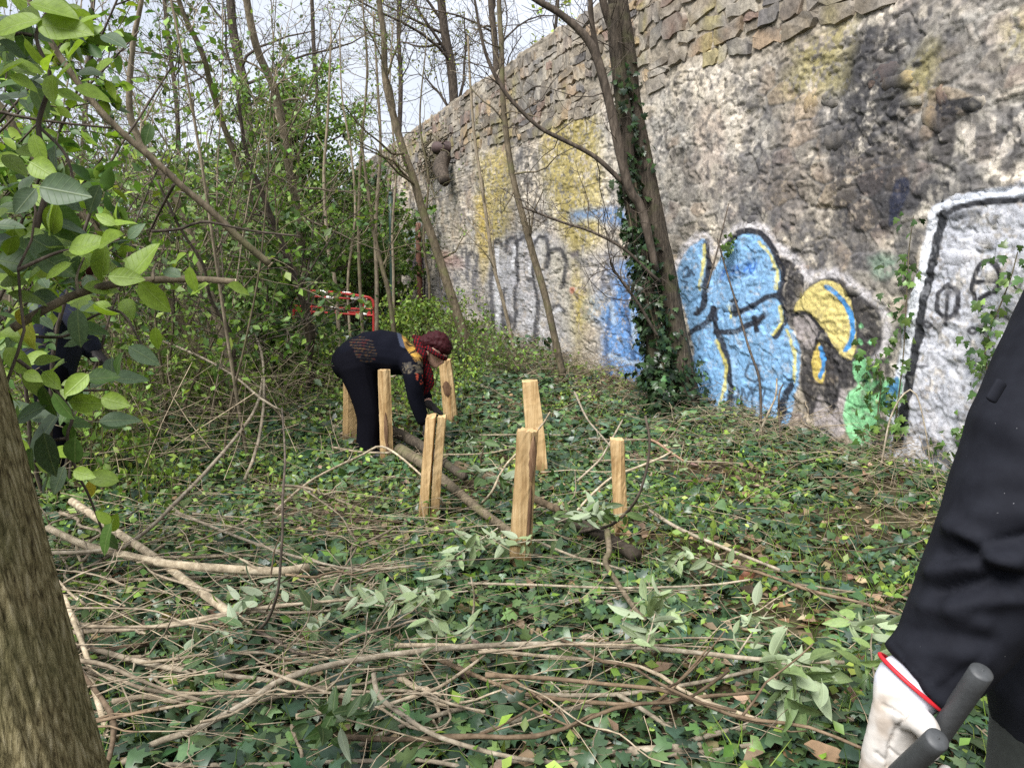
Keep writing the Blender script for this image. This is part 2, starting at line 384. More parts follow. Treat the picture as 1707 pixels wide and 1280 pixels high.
# ------------------------------------------------------------------ ground
def build_ground():
    a = np.concatenate([-np.geomspace(400, 13, 22), np.linspace(-12, 12, 200), np.geomspace(13, 400, 22)])
    b = np.concatenate([-np.geomspace(200, 3, 12), np.linspace(-2, 16, 170), np.geomspace(16.4, 500, 30)])
    X, Y = np.meshgrid(a, b); Z = terr(X, Y)
    fine = (np.abs(X) < 12) & (Y > -2) & (Y < 16)
    Z = Z + np.where(fine, 0.03 * (fbm(X * 7, Y * 7, 3, 21) - 0.5), 0)
    V = np.stack([X, Y, Z], -1).reshape(-1, 3); ny, nx = X.shape
    i = np.arange(nx * ny).reshape(ny, nx)
    F = np.stack([i[:-1, :-1], i[:-1, 1:], i[1:, 1:], i[1:, :-1]], -1).reshape(-1, 4)
    m, n, out = newmat('soil_litter')
    t = N(n, 'ShaderNodeTexCoord')
    n1 = N(n, 'ShaderNodeTexNoise', Scale=9.0, Detail=8.0, Roughness=0.7); n.links.new(t.outputs['Object'], n1.inputs['Vector'])
    c = ramp(n, n1.outputs[0], [(0.3, (0.014, 0.010, 0.006)), (0.5, (0.036, 0.027, 0.017)), (0.68, (0.085, 0.064, 0.04)), (0.8, (0.16, 0.12, 0.075))])
    n2 = N(n, 'ShaderNodeTexNoise', Scale=1.1, Detail=4.0); n.links.new(t.outputs['Object'], n2.inputs['Vector'])
    c = mixc(n, ramp(n, n2.outputs[0], [(0.4, (0, 0, 0)), (0.65, (0.6, 0.6, 0.6))]), c, (0.045, 0.06, 0.018))
    v1 = N(n, 'ShaderNodeTexVoronoi', Scale=28.0); n.links.new(t.outputs['Object'], v1.inputs['Vector'])
    sv = N(n, 'ShaderNodeSeparateColor'); n.links.new(v1.outputs['Color'], sv.inputs[0])
    c = mixc(n, 0.4, c, ramp(n, sv.outputs[0], [(0.0, (0.015, 0.011, 0.007)), (0.5, (0.045, 0.033, 0.02)), (1.0, (0.15, 0.11, 0.07))]))
    bb = N(n, 'ShaderNodeBsdfPrincipled', Roughness=0.95); n.links.new(c, bb.inputs['Base Color']); bb.inputs['Specular IOR Level'].default_value = 0.1
    bp = N(n, 'ShaderNodeBump', Strength=1.0, Distance=0.02); n.links.new(n1.outputs[0], bp.inputs['Height']); n.links.new(bp.outputs[0], bb.inputs['Normal'])
    n.links.new(bb.outputs[0], out.inputs[0])
    tag(MB().add(V, F).build('ground', m), kind='structure', label='bare brown soil under the ivy and brushwood')
build_ground()

# ------------------------------------------------------------------ the wall
def Z3(pts): return [(1107 + x * .3515, y * .3515) for x, y in pts]
def Z5(pts): return [(660 + x * .2734, 330 + y * .2734) for x, y in pts]
def Z6(pts): return [(1107 + x * .3515, 350 + y * .3515) for x, y in pts]
def inpoly(x, y, poly):
    p = np.asarray(poly, float); r = np.zeros(x.shape, bool); j = len(p) - 1
    for i in range(len(p)):
        xi, yi = p[i]; xj, yj = p[j]
        if yi != yj:
            r ^= ((yi > y) != (yj > y)) & (x < (xj - xi) * (y - yi) / (yj - yi) + xi)
        j = i
    return r
def polydist(x, y, pts):
    d = np.full(x.shape, 1e9); p = np.asarray(pts, float)
    for a, b in zip(p[:-1], p[1:]):
        ab = b - a; L = (ab ** 2).sum() + 1e-9
        t = np.clip(((x - a[0]) * ab[0] + (y - a[1]) * ab[1]) / L, 0, 1)
        d = np.minimum(d, np.hypot(x - a[0] - t * ab[0], y - a[1] - t * ab[1]))
    return d
def smoothline(pts, k=8):
    q = catmull([(a, b, 0) for a, b in pts], len(pts) * k) if len(pts) > 2 else np.array([(a, b, 0) for a, b in pts], float)
    return q[:, :2]
LBLUE = srgb(124, 168, 208); BLUE = srgb(62, 122, 190); BLK = srgb(40, 40, 44); YEL = srgb(206, 190, 122)
GRN = srgb(136, 204, 146); WHT = srgb(205, 210, 220); PALE = srgb(176, 178, 188)
def paint_list():
    L = []   # (kind, pts, colour, alpha, width, softness in photo pixels)
    def fill(p, c, a=0.92, soft=2.5, wear=1.0): L.append(('f', smoothline(list(p) + [p[0]], 6), c, a, 0, soft, wear))
    def line(p, w_, c=BLK, a=0.85, soft=1.5, wear=0.8): L.append(('s', smoothline(p), c, min(0.97, a * 1.1), w_ * 0.72, soft, wear))
    # --- black weathered patches and marks high on the wall
    fill(Z3([(890, 140), (1000, 110), (1130, 200), (1150, 330), (1160, 560), (1050, 590), (1200, 640), (1190, 720), (1140, 790), (1170, 840), (1360, 850), (1340, 950), (1180, 1000), (1060, 1090), (960, 1110), (830, 1080), (790, 900), (810, 600), (870, 560), (830, 480), (860, 300)]), srgb(52, 52, 56), 0.80, 9, 1.5)
    fill(Z3([(240, 780), (400, 700), (560, 720), (620, 900), (600, 1050), (400, 1090), (240, 1050), (200, 900)]), srgb(78, 77, 80), 0.6, 26, 1.6)
    fill(Z3([(560, 1060), (800, 1060), (1000, 1150), (1050, 1250), (700, 1300), (600, 1220)]), srgb(75, 75, 80), 0.55, 22, 1.6)
    line(Z3([(1325, 515), (1420, 505), (1480, 500)]), 19, srgb(50, 50, 52), 0.92, 1.5, 0.7)
    line(Z3([(1335, 520), (1330, 620), (1325, 740)]), 26, srgb(58, 56, 58), 0.75, 3, 1.3)
    fill(Z3([(1105, 850), (1150, 845), (1165, 900), (1140, 980), (1075, 1080), (1080, 960)]), srgb(42, 46, 62), 0.85, 2, 0.6)
    # --- lichen
    for p in ([(600, 180), (700, 190), (860, 60), (890, 120), (850, 300), (830, 420), (640, 450), (560, 420), (610, 300)], [(1170, 330), (1280, 200), (1290, 300), (1250, 430), (1180, 440)], [(1600, 130), (1707, 60), (1707, 230), (1640, 250)]):
        fill(Z3(p), srgb(172, 160, 90), 0.45, 26, 1.7)
    for p in ([(900, 215), (985, 190), (1000, 270), (1000, 400), (955, 420), (915, 330)], [(795, 265), (840, 250), (850, 330), (830, 420), (808, 400)], [(905, 410), (950, 420), (975, 470), (990, 520), (950, 560), (930, 500)], [(955, 490), (985, 520), (968, 570), (975, 650), (950, 640)]):
        fill(p, srgb(186, 168, 84), 0.6, 16, 1.7)
    for p in ([(790, 330), (810, 330), (815, 440), (800, 470)],):
        fill(p, srgb(192, 166, 70), 0.6, 6, 1.2)
    # --- middle of the wall: faded grey letters
    fill(Z5([(560, 300), (640, 240), (900, 215), (1060, 330), (1080, 560), (1090, 800), (1080, 980), (950, 1040), (800, 1000), (620, 900), (560, 600)]), srgb(168, 168, 173), 0.62, 10, 1.4)
    fill(Z5([(590, 420), (735, 400), (735, 760), (640, 840), (585, 780)]), srgb(182, 182, 188), 0.45, 10, 1.3)
    fill(Z5([(780, 600), (860, 620), (880, 900), (820, 980), (790, 860)]), srgb(192, 192, 196), 0.5, 10, 1.2)
    for p in ([(585, 420), (595, 300), (615, 252), (640, 290)], [(665, 320), (680, 262), (705, 240), (735, 262), (720, 320)], [(735, 270), (775, 238), (810, 250)], [(742, 270), (738, 420), (732, 560), (735, 700), (722, 800)],
              [(845, 290), (870, 245), (900, 238), (930, 275), (938, 370), (925, 420)], [(930, 350), (970, 312), (1015, 330), (1032, 400), (1028, 480), (1010, 545)], [(575, 440), (578, 600), (590, 720), (600, 850)],
              [(845, 400), (838, 480), (810, 495), (840, 520), (862, 640), (858, 760), (848, 880)], [(655, 560), (650, 700), (655, 800)], [(430, 500), (435, 360), (460, 332), (490, 360), (480, 420), (470, 520), (478, 620)], [(265, 500), (270, 640)], [(300, 480), (300, 660)],
              [(930, 690), (980, 660), (1030, 690)], [(1300, 340), (1290, 400), (1260, 460), (1260, 560)]):
        line(Z5(p), 5.0, srgb(58, 58, 62), 0.82, 2.2, 0.9)
    for p in ([(610, 300), (612, 500), (620, 760)], [(720, 300), (705, 420)], [(820, 400), (815, 470)], [(960, 700), (990, 680), (1010, 690)], [(870, 780), (900, 830), (905, 900)]):
        line(Z5(p), 4, srgb(206, 206, 210), 0.75, 2, 0.8)
    fill(Z5([(672, 730), (695, 708), (720, 740), (700, 785), (675, 780)]), BLK, 0.8, 2)
    fill(Z5([(935, 1030), (960, 1050), (1010, 1050), (1060, 980), (1075, 1010), (1030, 1075), (960, 1070)]), srgb(214, 212, 214), 0.85, 2)
    fill(Z5([(900, 960), (1000, 935), (1050, 960), (1010, 1030), (950, 1030)]), srgb(60, 60, 64), 0.8, 4)
    fill(Z5([(800, 930), (900, 960), (950, 1030), (860, 1030)]), srgb(84, 84, 88), 0.6, 8)
    fill(Z5([(60, 200), (150, 210), (150, 320), (60, 310)]), srgb(110, 150, 150), 0.6, 6); fill(Z5([(60, 320), (150, 330), (145, 450), (70, 440)]), srgb(146, 128, 150), 0.55, 6)
    fill(Z5([(240, 330), (330, 340), (400, 380), (390, 430), (260, 400)]), srgb(196, 140, 120), 0.4, 8)
    fill(Z5([(1060, 330), (1110, 320), (1110, 360), (1060, 360)]), srgb(60, 56, 80), 0.7, 4); fill(Z5([(1060, 545), (1090, 548), (1085, 585), (1065, 580)]), srgb(180, 80, 66), 0.6, 2)
    fill(Z5([(1040, 1070), (1065, 1060), (1085, 1110), (1060, 1120)]), srgb(170, 60, 60), 0.7, 2)
    # --- blue patches left of the tree
    fill(Z5([(1060, 90), (1200, 65), (1390, 70), (1402, 150), (1270, 162), (1230, 135), (1150, 130), (1100, 155), (1062, 140)]), srgb(84, 134, 190), 0.72, 9, 1.7)
    fill(Z5([(1290, 430), (1450, 380), (1520, 560), (1640, 900), (1660, 1150), (1640, 1240), (1440, 1240), (1380, 1150), (1270, 1090), (1262, 800), (1265, 650), (1330, 590), (1300, 500)]), srgb(92, 144, 204), 0.84, 9, 1.6)
    fill(Z5([(1150, 640), (1240, 560), (1300, 600), (1290, 760), (1200, 760), (1150, 740)]), srgb(110, 150, 194), 0.45, 12, 1.7)
    fill(Z5([(1120, 300), (1260, 320), (1340, 300), (1390, 420), (1300, 560), (1180, 560), (1110, 440)]), srgb(166, 166, 176), 0.36, 14, 1.5)
    fill(Z5([(1090, 760), (1260, 780), (1270, 1060), (1130, 1100), (1080, 960)]), srgb(170, 168, 166), 0.25, 14, 1.5)
    fill(Z5([(230, 420), (420, 360), (560, 440), (560, 760), (380, 820), (240, 700)]), srgb(170, 168, 174), 0.32, 12, 1.5)
    for p in ([(1330, 600), (1290, 800), (1285, 1080)], [(1400, 600), (1420, 850), (1480, 1180)], [(1500, 760), (1510, 1000), (1520, 1180)]):
        line(Z5(p), 5, srgb(52, 60, 88), 0.55, 2.5, 1.2)
    for p in ([(1310, 640), (1330, 760)], [(1440, 700), (1450, 860)], [(1300, 960), (1400, 1000), (1500, 1010)], [(1525, 700), (1520, 900)]):
        line(Z5(p), 5, srgb(190, 208, 226), 0.6, 3, 1.0)
    line(Z5([(1222, 1110), (1235, 1065), (1262, 1055), (1285, 1100)]), 4, srgb(60, 64, 72), 0.8)
    fill(Z5([(1228, 1110), (1240, 1070), (1262, 1062), (1280, 1120), (1255, 1160)]), srgb(120, 170, 206), 0.85, 1.5)
    # --- the white panel at the right
    fill(Z6([(1300, 8), (1390, -40), (1560, -75), (1900, -90), (1900, 1350), (1100, 1300), (1140, 1000), (1200, 600), (1270, 200)]), srgb(186, 189, 198), 0.74, 5, 1.4)
    line([(1566, 352), (1600, 338), (1650, 328), (1760, 318)], 16, WHT, 0.9, 3, 0.8)
    line(Z6([(1300, 20), (1262, 200), (1232, 330), (1190, 500), (1160, 660), (1130, 850), (1100, 1010), (1085, 1150)]), 18, srgb(224, 227, 234), 0.88, 3, 0.7)
    line([(1566, 358), (1600, 346), (1650, 337), (1760, 328)], 8, BLK, 0.88, 1.5, 0.8)
    line(Z6([(1325, 20), (1298, 130), (1285, 220), (1258, 330), (1225, 490), (1195, 640), (1165, 830), (1138, 990), (1115, 1110)]), 10.5, srgb(34, 36, 40), 0.93, 1.2, 0.5)
    line(Z6([(1490, 20), (1420, 25), (1380, 30), (1330, 20)]), 9, srgb(60, 62, 66), 0.6, 4)
    for p in ([(1475, 432), (1462, 350), (1490, 265), (1530, 240), (1572, 265), (1590, 330), (1562, 395)], [(1485, 346), (1592, 340)], [(1500, 425), (1540, 400)]): line(Z6(p), 6, BLK, 0.88, 1.2)
    line(Z6([(1350, 352), (1310, 400), (1305, 470), (1345, 512), (1388, 480), (1395, 400), (1350, 352)]), 5.5, srgb(52, 52, 56), 0.88, 1.2); line(Z6([(1356, 390), (1350, 470), (1340, 545)]), 4.5, BLK, 0.85)
    line(Z6([(1250, 530), (1233, 545), (1250, 562), (1268, 546), (1250, 530)]), 4, BLK, 0.8); line(Z6([(1465, 555), (1448, 572), (1465, 588), (1482, 572), (1465, 555)]), 4, BLK, 0.8)
    fill(Z6([(1520, 560), (1550, 515), (1600, 510), (1620, 560), (1580, 620), (1535, 610)]), srgb(206, 208, 214), 0.7, 3); line(Z6([(1515, 580), (1525, 525), (1570, 500), (1620, 515)]), 5, srgb(66, 66, 70), 0.8)
    line(Z6([(1232, 1105), (1248, 1140), (1272, 1162)]), 9, srgb(60, 62, 66), 0.8); line(Z6([(1285, 1108), (1305, 1150), (1335, 1185)]), 9, srgb(70, 70, 74), 0.75)
    line(Z6([(1192, 742), (1255, 738)]), 2.5, BLK, 0.7)
    # --- the blue figure of letters
    halo = [(60, 270), (100, 190), (150, 130), (195, 130), (215, 190), (270, 180), (330, 105), (400, 85), (470, 100), (545, 180), (620, 240), (680, 320), (780, 300), (860, 320), (930, 390), (1015, 440), (1055, 540), (1045, 640), (990, 720)]
    line(Z6(halo), 11, srgb(196, 192, 194), 0.75, 6, 1.2)
    fill(Z6([(520, 210), (610, 250), (668, 330), (640, 400), (612, 452), (700, 365), (780, 322), (850, 335), (905, 385), (1000, 450), (1036, 540), (1032, 650), (990, 705), (935, 705), (905, 770), (905, 835), (850, 860), (815, 960), (760, 905), (705, 985), (655, 940), (645, 780), (648, 640), (600, 545), (570, 440), (545, 400)]), srgb(46, 45, 48), 0.90, 3, 0.9)
    fill(Z6([(705, 1060), (715, 930), (745, 880), (800, 962), (848, 850), (885, 930), (862, 1060), (780, 1075)]), srgb(168, 160, 160), 0.8, 3, 1.1)
    fill(Z6([(755, 905), (800, 900), (830, 900), (812, 950), (790, 950)]), BLK, 0.85, 1.5)
    fill(Z6([(60, 300), (100, 210), (150, 150), (185, 140), (200, 200), (197, 300), (240, 270), (280, 190), (330, 130), (400, 110), (460, 130), (510, 200), (545, 290), (550, 370), (545, 420), (566, 450), (568, 520), (595, 560), (632, 620), (642, 700), (632, 830), (604, 880), (592, 980), (562, 1050), (502, 1115), (470, 1040), (380, 1010), (300, 1010), (200, 940), (150, 800), (130, 620), (90, 480), (70, 400)]), LBLUE, 0.94, 2, 0.8)
    fill(Z6([(255, 290), (340, 260), (430, 230), (435, 290), (330, 320), (260, 340)]), srgb(66, 120, 190), 0.35, 4)
    fill(Z6([(300, 700), (340, 700), (340, 960), (310, 990)]), srgb(150, 178, 206), 0.5, 6); fill(Z6([(150, 640), (230, 600), (270, 760), (250, 940), (190, 900)]), srgb(120, 168, 212), 0.5, 8)
    for p in ([(195, 150), (203, 250), (188, 400), (178, 465), (150, 490)], [(285, 180), (340, 117), (400, 100), (470, 122), (522, 200), (552, 290), (548, 395)], [(350, 495), (430, 448), (490, 415), (540, 412), (572, 462), (565, 525), (528, 602)],
              [(240, 578), (330, 576), (420, 540), (472, 502)], [(430, 515), (440, 570)], [(235, 465), (240, 560), (270, 620), (300, 720), (315, 850), (305, 990)], [(120, 585), (200, 530), (230, 465)], [(535, 1000), (560, 900), (592, 830)], [(450, 1030), (520, 1010), (560, 950)]):
        line(Z6(p), 6.8, srgb(40, 42, 50), 0.9, 1.3, 0.7)
    fill(Z6([(315, 430), (340, 415), (362, 455), (372, 470), (350, 502), (325, 490)]), BLK, 0.92, 1); fill(Z6([(150, 455), (178, 470), (150, 495)]), BLK, 0.9, 1); fill(Z6([(420, 545), (475, 500), (440, 570)]), BLK, 0.85, 1)
    for p in ([(450, 155), (490, 195), (522, 260), (530, 375)], [(552, 460), (545, 540), (516, 592)], [(578, 570), (612, 660), (618, 740), (610, 810)], [(250, 620), (292, 720), (285, 850), (258, 960)], [(540, 960), (505, 1090)], [(185, 170), (175, 300), (165, 380)], [(310, 440), (320, 510)]):
        line(Z6(p), 3.4, srgb(206, 196, 112), 0.8, 1.2, 1.2)
    for p in ([(90, 290), (110, 270), (115, 310), (95, 320)], [(125, 285), (140, 310)], [(85, 340), (110, 345), (100, 375)], [(455, 740), (405, 735), (390, 780), (420, 812), (455, 790), (440, 735), (465, 810)], [(350, 850), (345, 930)], [(365, 930), (372, 845), (395, 900), (412, 840), (422, 945)], [(425, 850), (445, 830), (455, 940), (470, 850)]):
        line(Z6(p), 2.6, srgb(50, 56, 70), 0.75, 1.0)
    for p in ([(262, 330), (280, 290), (300, 330)], [(320, 300), (340, 270), (360, 310)], [(380, 290), (400, 255), (410, 300), (430, 250)]): line(Z6(p), 2.6, srgb(50, 100, 180), 0.7, 1.0)
    # --- yellow shapes and green
    fill(Z6([(608, 492), (640, 430), (700, 370), (770, 335), (830, 352), (880, 420), (906, 520), (912, 640), (882, 712), (830, 672), (780, 600), (730, 540), (680, 492)]), YEL, 0.95, 1.5, 0.6)
    fill(Z6([(612, 512), (660, 500), (700, 520), (735, 580), (715, 650), (672, 655), (640, 620), (612, 560)]), srgb(156, 148, 146), 0.85, 2)
    fill(Z6([(725, 610), (745, 650), (765, 740), (757, 818), (728, 812), (700, 750), (706, 700)]), srgb(198, 176, 96), 0.95, 1.2, 0.5)
    line(Z6([(605, 500), (660, 488), (710, 522), (760, 600), (840, 690), (880, 712)]), 4.5, BLK, 0.9, 1.2); line(Z6([(730, 580), (712, 660)]), 4, BLK, 0.9)
    line(Z6([(778, 365), (850, 430), (890, 520), (896, 600), (868, 662)]), 6, srgb(60, 130, 190), 0.95, 1, 0.5); line(Z6([(740, 650), (758, 730), (745, 792)]), 4.5, srgb(60, 130, 190), 0.95, 1, 0.5)
    fill(Z6([(900, 720), (930, 690), (970, 720), (988, 780), (1040, 812), (1120, 800), (1132, 860), (1080, 920), (1020, 960), (1022, 1040), (980, 1095), (920, 1105), (870, 1050), (858, 960), (880, 870), (925, 832), (900, 780)]), GRN, 0.9, 2, 0.9)
    fill(Z6([(985, 870), (1040, 815), (1045, 850), (1010, 880)]), srgb(60, 44, 38), 0.9, 1.5); fill(Z6([(930, 815), (955, 800), (968, 812), (948, 830)]), BLK, 0.9, 1)
    fill(Z6([(1062, 840), (1112, 790), (1118, 850), (1092, 945), (1062, 955)]), srgb(66, 116, 176), 0.85, 2)
    for x, y in ((935, 550), (980, 625), (930, 625)): fill(Z6([(x - 12, y), (x, y - 14), (x + 12, y), (x, y + 14)]), GRN, 0.85, 1.5)
    fill(Z6([(975, 230), (1050, 210), (1110, 240), (1090, 310), (1000, 320)]), srgb(130, 170, 140), 0.35, 10, 1.4)
    return L
PAINT = paint_list()
def wall_base(u, v):
    """colour of render, stone and weathering at wall coordinates in metres"""
    n1 = fbm(u * 0.7, v * 0.9, 4, 1); n2 = fbm(u * 3.1, v * 3.1, 4, 2); n3 = fbm(u * 11, v * 11, 3, 3); n4 = fbm(u * 1.3 + 9, v * 0.35, 3, 4)
    plaster = srgb(198, 186, 167); grey = srgb(162, 159, 153); dark = srgb(92, 90, 91); pink = srgb(184, 166, 150)
    c = plaster[None] * np.ones((len(u), 1))
    def over(col, a):
        nonlocal c
        c = c * (1 - a[:, None]) + np.asarray(col)[None] * a[:, None]
    over(grey, sstep(0.38, 0.60, n1 * 0.6 + n2 * 0.4) * 0.85)
    over(pink, sstep(0.56, 0.72, fbm(u * 1.9 + 31, v * 1.9, 3, 8)) * 0.55)
    over(srgb(206, 196, 178), sstep(0.56, 0.70, fbm(u * 4 + 3, v * 4, 3, 14)) * 0.6)
    # flaking: dark exposed core mottled through the render, streaked downwards
    over(dark, sstep(0.50, 0.60, n2 * 0.25 + n3 * 0.45 + n4 * 0.30) * 0.75)
    over(srgb(214, 204, 190), sstep(0.58, 0.68, fbm(u * 14 + 25, v * 12, 3, 16)) * 0.6)
    over(srgb(70, 68, 68), sstep(0.56, 0.66, fbm(u * 20 + 5, v * 17, 3, 6)) * 0.65)
    # broad grey-black weathering running down the face
    over(srgb(84, 83, 84), sstep(0.50, 0.66, 0.55 * fbm(u * 0.9 + 14, v * 0.28 + 3, 3, 18) + 0.45 * fbm(u * 7, v * 5, 3, 19)) * 0.62)
    return c
def paint_on(px, py, c, seed_u, seed_v):
    jx = 2.6 * (fbm(seed_u * 9, seed_v * 9, 3, 41) - 0.5) * 2; jy = 2.6 * (fbm(seed_u * 9, seed_v * 9, 3, 47) - 0.5) * 2
    wearn = 0.55 * fbm(seed_u * 14, seed_v * 14, 3, 51) + 0.45 * fbm(seed_u * 45, seed_v * 45, 2, 53)
    x = px + jx; y = py + jy
    for kind, pts, col, a, hw, soft, wear in PAINT:
        mg = hw + soft * 2 + 3
        m = (x > pts[:, 0].min() - mg) & (x < pts[:, 0].max() + mg) & (y > pts[:, 1].min() - mg) & (y < pts[:, 1].max() + mg)
        if not m.any(): continue
        xx, yy = x[m], y[m]; d = polydist(xx, yy, pts)
        if kind == 'f': d = np.where(inpoly(xx, yy, pts), -d, d)
        else: d = d - hw
        al = a * sstep(soft, -soft, d)
        al = al * (1 - sstep(0.56, 0.56 + 0.10, wearn[m] + 0.06 * (wear - 1)) * min(0.85, 0.5 * wear))
        c[m] = c[m] * (1 - al[:, None]) + col[None] * al[:, None]
    return c
def top_z(u): return WALL_H + 0.05 * (fbm(u * 1.1, u * 0 + 3, 3, 61) - 0.5) * 2 + 0.03 * (fbm(u * 5, u * 0 + 1, 2, 62) - 0.5) * 2
BAND = lambda u: 3.22 + 0.30 * (fbm(u * 0.8, u * 0 + 8, 3, 71) - 0.5) * 2          # bare coursed stone above this height
def wall_disp(u, v):
    lump = 0.05 * (fbm(u * 0.8, v * 0.8, 3, 81) - 0.5) + 0.010 * (fbm(u * 3.2, v * 3.6, 4, 82) - 0.5) + 0.006 * (fbm(u * 12, v * 12, 3, 83) - 0.5) + 0.007 * (vn2(u * 45, v * 45, 87) - 0.5)
    wx = u + 0.10 * (fbm(u * 3, v * 3, 2, 84) - 0.5); wy = v + 0.10 * (fbm(u * 3, v * 3, 2, 85) - 0.5)
    f1, f2, cid = worley(wx / 0.30, wy / 0.17, 86)
    bare = sstep(-0.12, 0.12, v - BAND(u)); patch = 0.55 * sstep(0.50, 0.66, fbm(u * 1.4 + 50, v * 1.6, 4, 88))
    edge = sstep(0.16, 0.02, f2 - f1)
    crack = sstep(0.035, 0.008, np.abs(fbm(u * 2.6 + 90, v * 3.4, 4, 187) - 0.5)) * sstep(0.45, 0.6, fbm(u * 1.7, v * 1.7 + 60, 2, 188))
    groove = edge * (0.010 * patch + 0.0005) + 0.012 * crack
    chip = sstep(0.60, 0.63, fbm(u * 5 + 70, v * 6, 4, 89)) * 0.011 + sstep(0.60, 0.63, fbm(u * 15 + 20, v * 15, 3, 189)) * 0.005          # lost flakes of render
    ledge = 0.010 * (sstep(0.5, 0.52, fbm(u * 2.2 + 11, v * 3.1, 4, 90)) - 0.5)
    return lump - groove - chip + ledge - 0.03 * bare + 0.009 * patch * (cid - 0.5) * (1 - bare), patch, cid, bare, edge
def mat_wall():
    m, n, out = newmat('rendered_rubble')
    a = N(n, 'ShaderNodeAttribute', attribute_name='tint'); t = N(n, 'ShaderNodeTexCoord')
    n1 = N(n, 'ShaderNodeTexNoise', Scale=24.0, Detail=8.0, Roughness=0.7); n.links.new(t.outputs['Object'], n1.inputs['Vector'])
    c = mixc(n, 1.0, a.outputs['Color'], ramp(n, n1.outputs[0], [(0.30, (0.52, 0.51, 0.50)), (0.5, (1, 1, 1)), (0.70, (1.32, 1.31, 1.28))]), 'MULTIPLY')
    n2 = N(n, 'ShaderNodeTexNoise', Scale=70.0, Detail=6.0, Roughness=0.75); n.links.new(t.outputs['Object'], n2.inputs['Vector'])
    c = mixc(n, ramp(n, n2.outputs[0], [(0.54, (0, 0, 0)), (0.64, (0.5, 0.5, 0.5))]), c, (0.10, 0.097, 0.093))
    b = N(n, 'ShaderNodeBsdfPrincipled', Roughness=0.92); n.links.new(c, b.inputs['Base Color']); b.inputs['Specular IOR Level'].default_value = 0.15
    ad = N(n, 'ShaderNodeMath', operation='ADD'); n.links.new(n1.outputs[0], ad.inputs[0]); n.links.new(n2.outputs[0], ad.inputs[1])
    bp = N(n, 'ShaderNodeBump', Strength=0.6, Distance=0.006); n.links.new(ad.outputs[0], bp.inputs['Height']); n.links.new(bp.outputs[0], b.inputs['Normal'])
    n.links.new(b.outputs[0], out.inputs[0]); return m
M['wall'] = mat_wall()
STONE_COLS = [srgb(150, 138, 120), srgb(138, 128, 114), srgb(158, 138, 116), srgb(130, 122, 112), srgb(166, 146, 118), srgb(116, 112, 110), srgb(166, 158, 144), srgb(142, 122, 110)]
